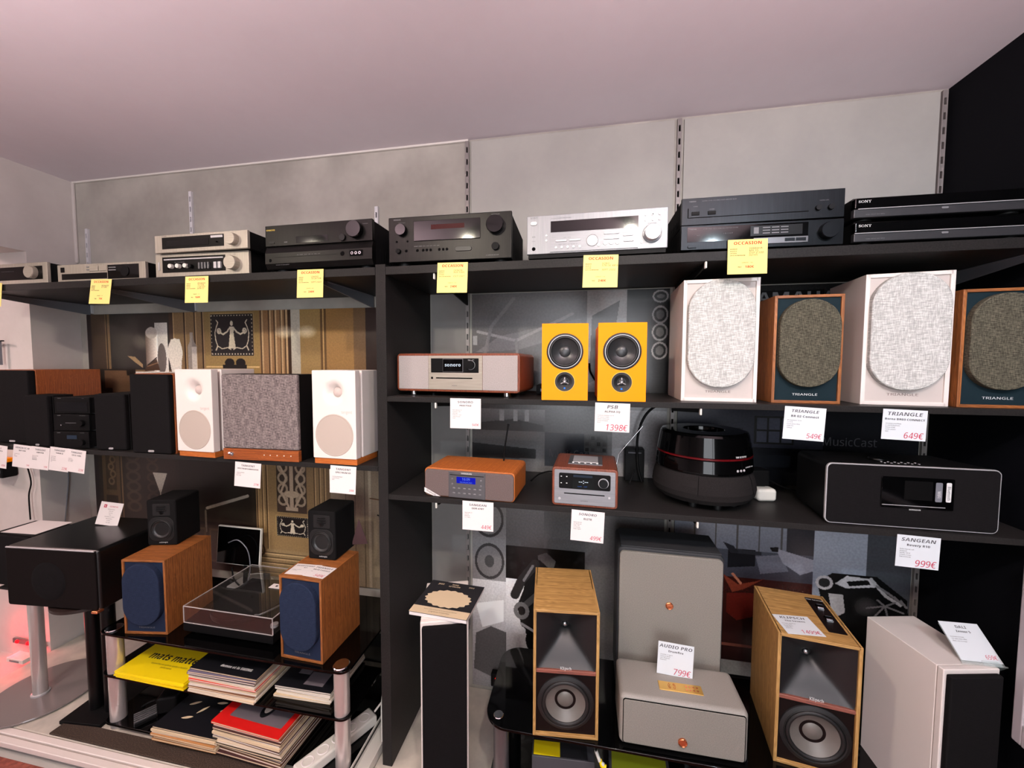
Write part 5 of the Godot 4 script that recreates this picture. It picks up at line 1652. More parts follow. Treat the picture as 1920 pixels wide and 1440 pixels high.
# ------------------------------------------------------------------ lower shelf of the right unit
func right_lower_shelf() -> void:
	var A := 1.031
	var st: SurfaceTool
	var o: Node3D
	# cherry radio with a lit blue display
	o = thing("radio", "cherry wood radio with rounded corners and a lit blue display", "radio", Vector3(-0.388, A, 0.392), -3.2)
	W = 0.330; H = 0.101
	st = B(); slab(st, rrect(W, H, 0.014, Vector2(0, H / 2)), -0.185, -0.006, 0.002); fin("cabinet", st, M.cherry, o)
	st = B(); slab(st, rrect(W - 0.006, H - 0.008, 0.013, Vector2(0, H / 2 - 0.001)), -0.008, 0.0, 0.003); fin("front_cloth", st, M.fabric_taupe, o)
	st = B(); plate(st, 0.285, 0.03, 0.69, 0.93, -0.001, 0.0016, 0.0006); fin("key_panel", st, M.silver_dark, o)
	st = B(); plate(st, 0.30, 0.81, 0.675, 0.83, 0.001, 0.002); fin("disc_slot", st, M.void, o)
	st = B(); plate(st, 0.375, 0.54, 0.585, 0.76, 0.001, 0.0022); fin("display", st, M.lcd_blue, o)
	st = B(); txt(st, "16:09", 0.0085, X(0.48), Y(0.69), 0.0026, 0, FR); txt(st, "THU 09 JUN 2022", 0.0042, X(0.48), Y(0.58), 0.0026, 0, FR); fin("display_text", st, M.lcd_text, o)
	st = B(); txt(st, "SANGEAN", 0.0050, X(0.485), Y(0.885), 0.0020, 0, FB, 1.2); fin("lettering", st, M.print_white, o)
	st = B()
	for k in 6:
		slab(st, rrect(0.009, 0.0042, 0.002, Vector2(X(0.345 + k * 0.058), Y(0.19)), 3), 0.001, 0.003, 0.0008)
		slab(st, rrect(0.009, 0.0042, 0.002, Vector2(X(0.345 + k * 0.058), Y(0.36)), 3), 0.001, 0.003, 0.0008)
	for v in [0.5, 0.68]:
		knob(st, 0.325, v, 0.003, 0.001, 0.002, 10)
		knob(st, 0.645, v, 0.003, 0.001, 0.002, 10)
	fin("button", st, M.print_grey, o)
	st = B()
	slab(st, PackedVector2Array([Vector2(X(0.005), Y(0.30)), Vector2(X(0.005), Y(0.14)), Vector2(X(0.11), Y(0.02)), Vector2(X(0.19), Y(0.02))]), 0.0005, 0.0012)
	fin("corner_sticker", st, M.paper, o)
	st = B()
	xf = Transform3D(Basis(Vector3(0, 0, 1), deg_to_rad(-26)), Vector3(X(0.085), Y(0.125), 0.0016))
	txt(st, "Bluetooth", 0.0065, 0, 0, 0, 0, FR)
	xf = Transform3D.IDENTITY
	fin("lettering", st, M.ink, o)
	st = B()
	tube(st, [Vector3(0.085, H - 0.004, -0.16), Vector3(0.089, H + 0.05, -0.16), Vector3(0.102, H + 0.135, -0.16)], 0.003, 10)
	lat(st, Vector3(0.1025, H + 0.133, -0.16), [Vector2(0, 0), Vector2(0.0042, 0.001), Vector2(0.0042, 0.007), Vector2(0, 0.009)], 1, 12)
	fin("antenna", st, M.black_metal, o)
	# small cube radio
	o = thing("radio", "compact wood framed radio with a silver front and black screen", "radio", Vector3(0.007, A, 0.391), -2.0)
	W = 0.212; H = 0.129
	st = B(); slab(st, rrect(W, H, 0.011, Vector2(0, H / 2)), -0.20, -0.002, 0.003); fin("cabinet", st, M.rosewood, o)
	st = B(); slab(st, rrect(W - 0.016, H - 0.016, 0.005, Vector2(0, H / 2)), -0.003, 0.0012, 0.001); fin("front_panel", st, M.brushed_silver, o)
	st = B(); slab(st, rrect(W * 0.78, H * 0.40, 0.005, Vector2(0, H * 0.66)), 0, 0.0022, 0.0008); fin("control_panel", st, M.black, o)
	st = B(); plate(st, 0.315, 0.475, 0.645, 0.845, 0.002, 0.0028); fin("screen", st, M.gloss, o)
	st = B(); plate(st, 0.33, 0.77, 0.62, 0.83, 0.0026, 0.0032); fin("screen_bar", st, M.screen_dim, o)
	st = B(); txt(st, "--:--", 0.013, X(0.485), Y(0.66), 0.0032, 0, FB, 1.1); fin("clock_digits", st, M.screen_white, o)
	st = B(); txt(st, "ALARM      SLEEP", 0.003, X(0.47), Y(0.535), 0.0032, 0, FR); slab(st, circle(0.0022, Vector2(X(0.37), Y(0.535)), 10), 0.003, 0.0033); slab(st, circle(0.0022, Vector2(X(0.52), Y(0.535)), 10), 0.003, 0.0033); fin("screen_icon", st, M.screen_blue, o)
	st = B(); lat(st, Vector3(X(0.785), Y(0.65), 0.002), [Vector2(0.0165, 0), Vector2(0.0165, 0.0012), Vector2(0.0142, 0.0012)], 2, 32); fin("knob_ring", st, M.silver, o)
	st = B(); knob(st, 0.785, 0.65, 0.0140, 0.002, 0.010, 32); fin("knob", st, M.black_metal, o)
	st = B(); plate(st, 0.19, 0.325, 0.805, 0.35, 0.001, 0.0018); fin("disc_slot", st, M.void, o)
	st = B()
	for k in 4:
		plate(st, 0.135 + (k % 2) * 0.085, 0.59 + (k / 2) * 0.17, 0.155 + (k % 2) * 0.085, 0.61 + (k / 2) * 0.17, 0.002, 0.0026)
	fin("key_mark", st, M.print_white, o)
	st = B(); txt(st, "sonoro", 0.0045, 0, Y(0.165), 0.0016, 0, FR, 1.2); fin("lettering", st, M.ink_grey, o)
	st = B(); knob(st, 0.12, 0.19, 0.0045, 0.001, 0.0015, 14); knob(st, 0.875, 0.29, 0.0035, 0.001, 0.0015, 14); fin("jack_cover", st, M.silver, o)
	st = B(); rb(st, Vector3(0, H + 0.0015, -0.105), Vector3(0.115, 0.004, 0.12), 0.001); fin("top_frame", st, M.silver_dark, o)
	st = B(); rb(st, Vector3(0, H + 0.003, -0.11), Vector3(0.085, 0.004, 0.09), 0.001); fin("top_plate", st, M.silver, o)
	for k in 5:
		st = B(); lat(st, Vector3(-0.04 + k * 0.02, H + 0.003, -0.055), [Vector2(0.004, 0), Vector2(0.004, 0.003), Vector2(0, 0.0035)], 1, 14); fin("top_key", st, M.print_white, o)
	st = B(); tube(st, [Vector3(0.104, H * 0.55, -0.195), Vector3(0.118, H + 0.01, -0.197), Vector3(0.20, H + 0.115, -0.20)], 0.0016, 8); fin("antenna", st, M.chrome, o)
	# round glossy disc radio
	o = thing("disc_radio", "large round disc radio with a glossy black rim and fabric base", "radio", Vector3(0.412, A, 0.222), 12.0)
	st = B()
	lat(st, Vector3.ZERO, [Vector2(0, 0.016), Vector2(0.115, 0.016), Vector2(0.148, 0.026), Vector2(0.160, 0.042), Vector2(0.1635, 0.06), Vector2(0.161, 0.08), Vector2(0.156, 0.1), Vector2(0.150, 0.116), Vector2(0.145, 0.119)], 1, 64)
	fin("fabric_base", st, M.fabric_dark, o)
	st = B()
	for f in [-0.55, 0.62]:
		tube(st, [turned(0.118, 0.018, f, 1), turned(0.150, 0.026, f, 1), turned(0.1645, 0.06, f, 1), turned(0.157, 0.1, f, 1), turned(0.149, 0.118, f, 1)], 0.0007, 6)
	fin("seam", st, M.void, o)
	st = B()
	lat(st, Vector3.ZERO, [Vector2(0.145, 0.119), Vector2(0.153, 0.122), Vector2(0.1535, 0.126), Vector2(0.150, 0.164), Vector2(0.147, 0.167)], 1, 72)
	fin("lower_rim", st, M.gloss, o)
	st = B(); lat(st, Vector3.ZERO, [Vector2(0.147, 0.167), Vector2(0.1505, 0.168), Vector2(0.1505, 0.173), Vector2(0.147, 0.174)], 1, 72); fin("red_line", st, mat("maroon", Color(0.30, 0.03, 0.05), 0.2), o)
	st = B()
	lat(st, Vector3.ZERO, [Vector2(0.147, 0.174), Vector2(0.1495, 0.175), Vector2(0.1395, 0.236), Vector2(0.135, 0.243), Vector2(0.125, 0.2455), Vector2(0.066, 0.246), Vector2(0.064, 0.244), Vector2(0.062, 0.228), Vector2(0.0, 0.228)], 1, 72)
	fin("upper_rim", st, M.gloss, o)
	st = B(); lat(st, Vector3(0, 0.228, 0), [Vector2(0.012, 0), Vector2(0.011, 0.008), Vector2(0, 0.009)], 1, 24); fin("spindle", st, M.chrome, o)
	st = B()
	for k in 3:
		var f := 0.22 + k * 0.085
		xf = Transform3D(Basis(Vector3.UP, f), turned(0.1522, 0.137, f, 1))
		lat(st, Vector3.ZERO, dome(0.0042, 0.003), 2, 16)
	xf = Transform3D.IDENTITY
	fin("button", st, M.silver, o)
	st = B()
	xf = Transform3D(Basis(Vector3.UP, 0.33), turned(0.1512, 0.156, 0.33, 1)); slab(st, rrect(0.014, 0.007, 0.003), 0, 0.001)
	xf = Transform3D(Basis(Vector3.UP, 0.30), turned(0.1492, 0.180, 0.30, 1)); txt(st, "TM SCOTT", 0.0055, 0, 0, 0.002, 0, FB, 1.2)
	xf = Transform3D(Basis(Vector3.UP, 0.55), turned(0.1525, 0.146, 0.55, 1)); txt(st, "COMPACT disc", 0.0038, 0, 0, 0.001, 0, FB, 1.2)
	xf = Transform3D.IDENTITY
	fin("lettering", st, M.print_white, o)
	for k in 3:
		var f := -0.75 + k * 0.75
		st = B(); lat(st, turned(0.10, 0, f, 1), [Vector2(0, 0), Vector2(0.012, 0), Vector2(0.013, 0.017), Vector2(0, 0.017)], 1, 16); fin("foot", st, M.rubber, o)
	# long black radio with a silver edged front
	o = thing("radio", "long black radio with a silver edged front and a glossy screen", "radio", Vector3(0.916, A, 0.386), -0.4)
	W = 0.421; H = 0.179
	xf = Transform3D(Basis.IDENTITY, Vector3(0, 0.004, 0))
	st = B()
	var rings: Array = []
	for k in 5:
		var t := k / 4.0
		rings.append(ring_z(rrect(lerpf(W, W * 0.93, t), lerpf(H, H * 0.94, t), 0.016, Vector2(0, H / 2)), -0.004 - 0.185 * t))
	loft(st, rings)
	slab(st, rrect(W * 0.93, H * 0.94, 0.016, Vector2(0, H / 2)), -0.19, -0.186, 0.0)
	fin("cabinet", st, M.black, o)
	st = B(); slab(st, rrect(W, H, 0.016, Vector2(0, H / 2)), -0.006, 0.0, 0.0012); fin("silver_edge", st, M.silver, o)
	st = B(); slab(st, rrect(W - 0.006, H - 0.006, 0.013, Vector2(0, H / 2)), -0.003, 0.0012, 0.001); fin("front_grille", st, M.grille_black, o)
	st = B(); slab(st, rrect(W * 0.415, H * 0.50, 0.003, Vector2(X(0.535), Y(0.575))), 0, 0.004, 0.0012); fin("screen_panel", st, M.gloss, o)
	st = B(); plate(st, 0.46, 0.47, 0.62, 0.77, 0.0035, 0.0046); fin("screen", st, M.void, o)
	st = B(); plate(st, 0.335, 0.365, 0.695, 0.375, 0.0035, 0.0046); fin("trim_strip", st, M.silver, o)
	st = B(); slab(st, rrect(0.016, 0.055, 0.003, Vector2(X(0.655), Y(0.61))), 0.0036, 0.0045); fin("wifi_sticker", st, M.bracket_grey, o)
	st = B(); slab(st, rrect(0.012, 0.055, 0.003, Vector2(X(0.71), Y(0.615))), 0.0036, 0.0045); fin("bluetooth_sticker", st, M.print_white, o)
	st = B()
	xf = Transform3D(Basis(Vector3(0, 0, 1), -PI / 2), Vector3(X(0.71), Y(0.60) + 0.004, 0.0048))
	txt(st, "Bluetooth", 0.0065, 0, 0, 0, 0, FR)
	fin("lettering", st, M.ink, o)
	st = B()
	xf = Transform3D(Basis(Vector3(0, 0, 1), -PI / 2), Vector3(X(0.655), Y(0.575) + 0.004, 0.0048))
	txt(st, "WiFi", 0.0075, 0, 0, 0, 0, FR)
	xf = Transform3D(Basis.IDENTITY, Vector3(0, 0.004, 0))
	txt(st, "SANGEAN", 0.0036, X(0.53), Y(0.305), 0.0016, 0, FB, 1.2)
	slab(st, rrect(0.009, 0.016, 0.004, Vector2(X(0.655), Y(0.70))), 0.0044, 0.005)
	fin("lettering", st, M.print_white, o)
	xf = Transform3D.IDENTITY
	st = B(); lat(st, Vector3(-0.035, H + 0.003, -0.075), [Vector2(0.022, 0), Vector2(0.023, 0.002), Vector2(0.022, 0.006), Vector2(0.019, 0.0075), Vector2(0, 0.008)], 1, 32); fin("tuning_knob", st, M.black_metal, o)
	for k in 12:
		st = B(); lat(st, Vector3(-0.045 + (k % 6) * 0.017, H + 0.003, -0.045 + (k / 6) * 0.014), [Vector2(0.0028, 0), Vector2(0.0028, 0.0018), Vector2(0, 0.002)], 1, 10); fin("top_key", st, M.silver, o)
	for x in [-0.17, 0.17]:
		for z in [-0.03, -0.16]:
			st = B(); rb(st, Vector3(x, 0.003, z), Vector3(0.03, 0.006, 0.02)); fin("foot", st, M.rubber, o)

# ------------------------------------------------------------------ floor of the right unit
func squircle(rx: float, ry: float, e: float, c: Vector2, n: int) -> PackedVector2Array:
	var out := PackedVector2Array()
	for k in n:
		var f := TAU * k / n
		out.append(c + Vector2(rx * signf(cos(f)) * pow(absf(cos(f)), 2.0 / e), ry * signf(sin(f)) * pow(absf(sin(f)), 2.0 / e)))
	return out

func horn_speaker(label: String, at: Vector3, yaw: float, w: float, h: float, d: float) -> Node3D:
	var o := thing("horn_speaker", label, "speaker", at, yaw, "pair of oak horn speakers")
	W = w; H = h
	var t := 0.009
	var st := B()
	shell(st, w, h, d, t, 0.001)
	fin("cabinet", st, M.oak, o)
	# horn: square mouth narrowing to a round throat
	var mid := Vector2(0, h * 0.755)
	var hw := w / 2 - t
	var hh := h * 0.235
	var rings: Array = []
	for k in 15:
		var q := k / 14.0
		var s := pow(1.0 - q, 1.9)
		rings.append(ring_z(squircle(lerpf(0.012, hw, s), lerpf(0.012, hh, s), lerpf(2.0, 14.0, pow(1.0 - q, 2.0)), mid, 64), -0.006 - 0.085 * pow(q, 0.8)))
	st = B()
	loft(st, rings, true)
	slab(st, circle(0.014, mid, 20), -0.094, -0.09)
	fin("horn", st, M.horn, o)
	st = B(); lat(st, Vector3(mid.x, mid.y, -0.088), dome(0.009, 0.007), 2, 16); fin("tweeter_dome", st, M.chrome, o)
	st = B(); rb(st, Vector3(0, h * 0.505 + 0.004, -0.008), Vector3(w - 2 * t, 0.011, 0.012), 0.001); fin("copper_strip", st, M.strip_copper, o)
	st = B(); txt(st, "POWERED BY KLIPSCH", 0.0030, 0, h * 0.505 + 0.004, -0.0016, 0, FR, 1.2); fin("lettering", st, M.print_dim, o)
	st = B(); txt(st, "Klipsch", 0.0085, 0, h * 0.545, -0.0025, 0, FS, 0.85); fin("logo", st, M.print_white, o)
	st = B()
	slab(st, PackedVector2Array([Vector2(-w / 2 + t, h * 0.022), Vector2(w / 2 - t, h * 0.022), Vector2(w / 2 - t, h * 0.5), Vector2(-w / 2 + t, h * 0.5)]), -0.020, -0.008, 0.0, Vector3(0, h * 0.265, 0.078), 0.012)
	fin("baffle", st, M.baffle, o)
	var c := Vector3(0, h * 0.265, -0.008)
	st = B(); lat(st, c, [Vector2(0.088, 0), Vector2(0.087, 0.003), Vector2(0.078, 0.006), Vector2(0.0755, 0.005)], 2, 56); fin("bezel", st, M.rubber, o)
	cone(o, c + Vector3(0, 0, 0.003), 0.073, M.rubber, M.cone_grey, M.rubber, 0.077)
	return o

func right_floor() -> void:
	var st: SurfaceTool
	var o: Node3D
	# black glass table
	o = thing("glass_table", "black glass hi-fi table with a rounded front corner", "table", Vector3(0, 0, 0))
	st = B()
	var line := PackedVector2Array()
	# outline in x, z with large rounded corners
	for p in rrect(1.16, 0.36, 0.075, Vector2(0.272, -0.325), 10):
		line.append(p)
	xf = Transform3D(Basis(Vector3(1, 0, 0), Vector3(0, 0, -1), Vector3(0, 1, 0)), Vector3(0, 0.327, 0))
	slab(st, line, 0, 0.008, 0.002)
	xf = Transform3D.IDENTITY
	fin("glass_top", st, M.smoked, o)
	for p in [Vector2(-0.255, 0.455), Vector2(0.80, 0.455), Vector2(-0.255, 0.20), Vector2(0.80, 0.20)]:
		st = B(); lat(st, Vector3(p.x, 0, p.y), [Vector2(0.026, 0), Vector2(0.026, 0.327)], 1, 28); fin("leg", st, M.silver_dark, o)
		if p.y < 0.3:
			continue
		st = B(); lat(st, Vector3(p.x - 0.008, 0.335, p.y + 0.005), [Vector2(0.0165, 0), Vector2(0.0165, 0.001), Vector2(0.015, 0.002), Vector2(0, 0.002)], 1, 28); fin("metal_disc", st, M.chrome, o)
	st = B()
	xf = Transform3D(Basis(Vector3(1, 0, 0), Vector3(0, 0, -1), Vector3(0, 1, 0)), Vector3(0, 0.05, 0))
	slab(st, line, 0, 0.008, 0.002)
	xf = Transform3D.IDENTITY
	fin("lower_shelf", st, M.smoked, o)
	var T := 0.3355
	# horn speakers
	horn_speaker("oak horn speaker at the left end of the black glass table", Vector3(-0.042, T, 0.499), 5.5, 0.202, 0.409, 0.246)
	o = horn_speaker("oak horn speaker with two switches on its top", Vector3(0.662, T, 0.468), -7.7, 0.200, 0.392, 0.249)
	st = B()
	xf = Transform3D(Basis(Vector3(1, 0, 0), Vector3(0, 0, -1), Vector3(0, 1, 0)), Vector3(0.062, 0.392, -0.135))
	slab(st, rrect(0.046, 0.175, 0.003), 0, 0.002, 0.0008)
	fin("switch_plate", st, M.baffle, o)
	st = B(); txt(st, "The Sevens", 0.0065, 0, 0.076, 0.0024, 0, FS); fin("lettering", st, M.print_white, o)
	xf = Transform3D.IDENTITY
	for z in [-0.165, -0.105]:
		st = B()
		lat(st, Vector3(0.052, 0.392 + 0.002, z), [Vector2(0.012, -0.0), Vector2(0.012, 0.016), Vector2(0.0105, 0.018), Vector2(0, 0.018)], 0, 28)
		fin("roller_knob", st, M.chrome, o)
	# grey subwoofer, and the small speaker in front
	o = thing("subwoofer", "tall grey subwoofer with a charcoal top behind the small grey speaker", "subwoofer", Vector3(0.298, T, 0.300), -1.2)
	W = 0.346; H = 0.528
	st = B(); slab(st, rrect(W, H, 0.022, Vector2(0, H / 2)), -0.165, -0.010, 0.010); fin("cabinet", st, M.charcoal, o)
	st = B(); slab(st, rrect(W - 0.014, H - 0.016, 0.016, Vector2(0, H / 2 - 0.004)), -0.012, 0.0, 0.004); fin("front_cloth", st, M.fabric_grey, o)
	st = B(); rb(st, Vector3(0, H + 0.001, -0.085), Vector3(W * 0.94, 0.005, 0.145), 0.002); fin("top_plate", st, M.charcoal, o)
	st = B(); lat(st, Vector3(0, H * 0.645, 0), [Vector2(0.0125, 0), Vector2(0.0125, 0.004), Vector2(0.011, 0.0055), Vector2(0.0085, 0.004), Vector2(0, 0.0045)], 2, 28); fin("copper_button", st, M.copper, o)
	o = thing("small_speaker", "low grey leather speaker with a copper knob and gold top plate", "speaker", Vector3(0.303, T, 0.487), 0.2)
	W = 0.362; H = 0.159
	st = B(); rb(st, Vector3(0, H / 2, -0.0805), Vector3(W, H, 0.161), 0.016, 3); fin("cabinet", st, M.leather_grey, o)
	st = B(); slab(st, rrect(W - 0.018, H - 0.018, 0.008, Vector2(0, H / 2)), -0.01, 0.0004); fin("gap", st, M.void, o)
	st = B(); slab(st, rrect(W - 0.022, H - 0.022, 0.007, Vector2(0, H / 2)), -0.01, 0.0022, 0.002); fin("front_cloth", st, M.fabric_grey, o)
	st = B(); lat(st, Vector3(0.0, H * 0.27, 0.002), [Vector2(0.013, 0), Vector2(0.013, 0.005), Vector2(0.0115, 0.0065), Vector2(0.009, 0.0045), Vector2(0, 0.005)], 2, 28); fin("copper_knob", st, M.copper, o)
	st = B(); rb(st, Vector3(0.005, H + 0.0008, -0.058), Vector3(0.128, 0.003, 0.034), 0.001); fin("gold_plate", st, M.gold, o)
	st = B()
	xf = Transform3D(Basis(Vector3(1, 0, 0), Vector3(0, 0, -1), Vector3(0, 1, 0)), Vector3(0.005, H + 0.0026, -0.058))
	for k in 8:
		slab(st, circle(0.0032, Vector2(0.018 + (k % 4) * 0.0105, 0.006 - (k / 4) * 0.012), 12), 0, 0.0006)
	for r in [0.009, 0.013]:
		for s in [-1.0, 1.0]:
			var arc: Array = []
			for k in 9:
				var f := -0.9 + 1.8 * k / 8
				arc.append(Vector3(-0.025 + s * cos(f) * r - s * 0.002, sin(f) * r, 0.0006))
			tube(st, arc, 0.0007, 6)
	fin("embossing", st, M.copper, o)
	xf = Transform3D.IDENTITY
	# white floor speakers
	floor_speaker("white floor speaker with a black grille and a booklet on top", Vector3(-0.442, 0, 0.482), 17.4, 0.158, 0.650, 0.236)
	floor_speaker("white floor speaker with a black grille against the navy wall", Vector3(1.080, 0, 0.398), 11.8, 0.162, 0.650, 0.234)
	# a television frame at the right edge
	o = thing("television", "silver framed television cut by the right edge", "television", Vector3(1.178, 0.478, 0.69), -90.0)
	W = 0.56; H = 0.515
	st = B()
	rb(st, Vector3(0, H / 2, -0.03), Vector3(W, H, 0.05), 0.004)
	fin("housing", st, M.black, o)
	st = B()
	for s in [-1.0, 1.0]:
		rb(st, Vector3(s * (W / 2 - 0.013), H / 2, 0), Vector3(0.026, H, 0.024), 0.004)
	rb(st, Vector3(0, H - 0.012, 0), Vector3(W - 0.05, 0.024, 0.024), 0.003)
	rb(st, Vector3(0, 0.03, 0), Vector3(W - 0.05, 0.06, 0.024), 0.003)
	fin("frame", st, M.silver_paint, o)
	st = B(); rb(st, Vector3(0, H / 2 + 0.018, -0.002), Vector3(W - 0.05, H - 0.082, 0.01)); fin("screen", st, M.gloss, o)

func floor_speaker(label: String, at: Vector3, yaw: float, w: float, h: float, d: float) -> void:
	var o := thing("floor_speaker", label, "speaker", at, yaw, "pair of white floor speakers")
	var st := B()
	rb(st, Vector3(0, h / 2, -d / 2 - 0.006), Vector3(w, h, d - 0.024), 0.002)
	fin("cabinet", st, M.white_satin, o)
	st = B(); rb(st, Vector3(0, h / 2, -0.0085), Vector3(w, h, 0.017), 0.003, 2); fin("front_baffle", st, M.white_satin, o)
	st = B(); rb(st, Vector3(0, h / 2 - 0.002, 0.007), Vector3(w - 0.012, h - 0.018, 0.016), 0.005, 2); fin("grille", st, M.grille_black, o)

# ------------------------------------------------------------------ floor of the left unit
func left_floor() -> void:
	var st: SurfaceTool
	var o: Node3D
	# three tier glass rack
	o = thing("hifi_rack", "three tier black glass rack with brushed metal posts", "rack", Vector3(0, 0, 0))
	for y in [0.41, 0.235, 0.03]:
		st = B()
		xf = Transform3D(Basis(Vector3(1, 0, 0), Vector3(0, 0, -1), Vector3(0, 1, 0)), Vector3(0, y - 0.008, 0))
		slab(st, rrect(1.12, 0.43, 0.035, Vector2(-1.365, -0.268), 6), 0, 0.008, 0.0015)
		xf = Transform3D.IDENTITY
		fin("glass_shelf", st, M.smoked, o)
	for p in [Vector2(-1.878, 0.452), Vector2(-0.846, 0.452), Vector2(-1.878, 0.085), Vector2(-0.846, 0.085)]:
		st = B()
		lat(st, Vector3(p.x, 0, p.y), [Vector2(0.027, 0.0), Vector2(0.027, 0.4)], 1, 32)
		fin("post", st, M.post_metal, o)
		st = B(); lat(st, Vector3(p.x, 0.41, p.y), [Vector2(0.0285, 0), Vector2(0.0285, 0.004), Vector2(0.026, 0.006), Vector2(0, 0.006)], 1, 32); fin("post_cap", st, M.chrome, o)
	var T := 0.4105
	oval_speaker("walnut speaker with a navy oval grille, left of the turntable", Vector3(-1.713, T, 0.455), 8.7, 0.178, 0.305, 0.226, "navy", 0.152, 0.25, "pair of navy grille speakers on the rack")
	oval_speaker("walnut speaker with a navy oval grille, right of the turntable", Vector3(-1.002, T, 0.460), -1.8, 0.178, 0.312, 0.224, "navy", 0.152, 0.255, "pair of navy grille speakers on the rack")
	monitor_speaker("small black monitor speaker on the walnut speaker left of the turntable", Vector3(-1.768, T + 0.3055, 0.340), 13.4, 0.198)
	monitor_speaker("small black monitor speaker on the walnut speaker right of the turntable", Vector3(-1.008, T + 0.3125, 0.330), 0.8, 0.196)
	# turntable
	o = thing("turntable", "black turntable under a clear dust cover between the navy grille speakers", "turntable", Vector3(-1.362, T, 0.425), 0.0)
	W = 0.415
	for x in [-0.17, 0.17]:
		for z in [-0.04, -0.28]:
			st = B(); lat(st, Vector3(x, 0, z), [Vector2(0, 0), Vector2(0.018, 0), Vector2(0.02, 0.014), Vector2(0, 0.014)], 1, 20); fin("foot", st, M.rubber, o)
	st = B(); rb(st, Vector3(0, 0.03, -0.165), Vector3(W, 0.034, 0.33), 0.003); fin("plinth", st, M.black, o)
	st = B(); lat(st, Vector3(-0.045, 0.047, -0.165), [Vector2(0.145, 0), Vector2(0.146, 0.004), Vector2(0.145, 0.016), Vector2(0.14, 0.018), Vector2(0, 0.018)], 1, 56); fin("platter", st, M.black_metal, o)
	st = B(); lat(st, Vector3(-0.045, 0.065, -0.165), [Vector2(0.142, 0), Vector2(0.142, 0.002), Vector2(0.05, 0.0025), Vector2(0, 0.0025)], 1, 56); lat(st, Vector3(-0.045, 0.065, -0.165), [Vector2(0.004, 0), Vector2(0.0035, 0.012), Vector2(0, 0.013)], 1, 12); fin("mat", st, M.black_matte, o)
	st = B(); tube(st, curve([Vector3(0.145, 0.082, -0.27), Vector3(0.142, 0.084, -0.15), Vector3(0.10, 0.078, -0.07), Vector3(0.07, 0.073, -0.06)], 6), 0.004, 10); lat(st, Vector3(0.145, 0.047, -0.26), [Vector2(0.022, 0), Vector2(0.022, 0.012), Vector2(0.012, 0.016), Vector2(0.012, 0.036), Vector2(0, 0.037)], 1, 24); rb(st, Vector3(0.146, 0.082, -0.295), Vector3(0.03, 0.03, 0.035), 0.006); fin("tonearm", st, M.silver_dark, o)
	st = B(); lat(st, Vector3(0.17, 0.047, -0.05), [Vector2(0.014, 0), Vector2(0.014, 0.01), Vector2(0, 0.011)], 1, 20); fin("speed_knob", st, M.silver, o)
	st = B()
	var cw := W - 0.004
	rb(st, Vector3(0, 0.113, -0.165), Vector3(cw, 0.003, 0.326), 0.0012)
	rb(st, Vector3(0, 0.080, -0.0035), Vector3(cw, 0.064, 0.003), 0.001)
	rb(st, Vector3(0, 0.080, -0.3265), Vector3(cw, 0.064, 0.003), 0.001)
	for s in [-1.0, 1.0]:
		rb(st, Vector3(s * (cw / 2 - 0.0015), 0.080, -0.165), Vector3(0.003, 0.064, 0.32), 0.001)
	fin("dust_cover", st, M.pane, o)
	st = B()
	for zz in [-0.003, -0.327]:
		rb(st, Vector3(0, 0.1135, zz), Vector3(cw, 0.0035, 0.0035), 0.001)
	for s in [-1.0, 1.0]:
		rb(st, Vector3(s * cw / 2, 0.1135, -0.165), Vector3(0.0035, 0.0035, 0.326), 0.001)
		rb(st, Vector3(s * cw / 2, 0.080, -0.003), Vector3(0.0035, 0.064, 0.0035), 0.001)
	rb(st, Vector3(0, 0.048, -0.002), Vector3(cw, 0.003, 0.0035), 0.001)
	fin("cover_glint", st, M.edge_glint, o)  # pale rods that paint the light caught along the cover edges
	st = B(); rb(st, Vector3(0.055, 0.1155, -0.19), Vector3(0.052, 0.0015, 0.03)); fin("cover_label", st, M.paper, o)
	st = B(); rb(st, Vector3(0.057, 0.1166, -0.19), Vector3(0.01, 0.0008, 0.009)); fin("label_mark", st, M.ink, o)
	for x in [-0.13, 0.13]:
		st = B(); rb(st, Vector3(x, 0.05, -0.334), Vector3(0.035, 0.05, 0.012), 0.002); fin("hinge", st, M.silver_dark, o)
	# small screen behind the turntable
	o = thing("small_screen", "small black screen with a thin white frame behind the turntable", "screen", Vector3(-1.668, T, 0.080), 0.0)
	W = 0.25; H = 0.185
	xf = Transform3D(Basis(Vector3(1, 0, 0), -0.10), Vector3(0, 0.092, 0))
	st = B(); rb(st, Vector3(0, H / 2, -0.006), Vector3(W, H, 0.012), 0.002); fin("frame", st, M.white_plastic, o)
	st = B(); rb(st, Vector3(0, H / 2, 0.001), Vector3(W - 0.010, H - 0.010, 0.003)); fin("screen_glass", st, M.gloss, o)
	st = B(); rb(st, Vector3(0.045, -0.040, -0.004), Vector3(0.022, 0.09, 0.008), 0.002); fin("stand", st, M.black, o)
	xf = Transform3D.IDENTITY
	st = B(); rb(st, Vector3(0.045, 0.004, 0.0), Vector3(0.13, 0.008, 0.09), 0.003); fin("stand_foot", st, M.white_plastic, o)
	# large black speaker on its stand, turned to the viewer
	o = thing("large_speaker", "large glossy black speaker with a dark round cone on a twin post stand", "speaker", Vector3(-2.079, 0.512, 0.52), 5.0)
	W = 0.416; H = 0.248
	st = B(); rb(st, Vector3(0, H / 2, -0.160), Vector3(W, H, 0.312), 0.012, 3); fin("cabinet", st, M.black_satin, o)
	st = B(); slab(st, rrect(W - 0.012, H - 0.014, 0.010, Vector2(0, H / 2)), -0.012, 0.002, 0.003); fin("front_grille", st, M.grille_brown, o)
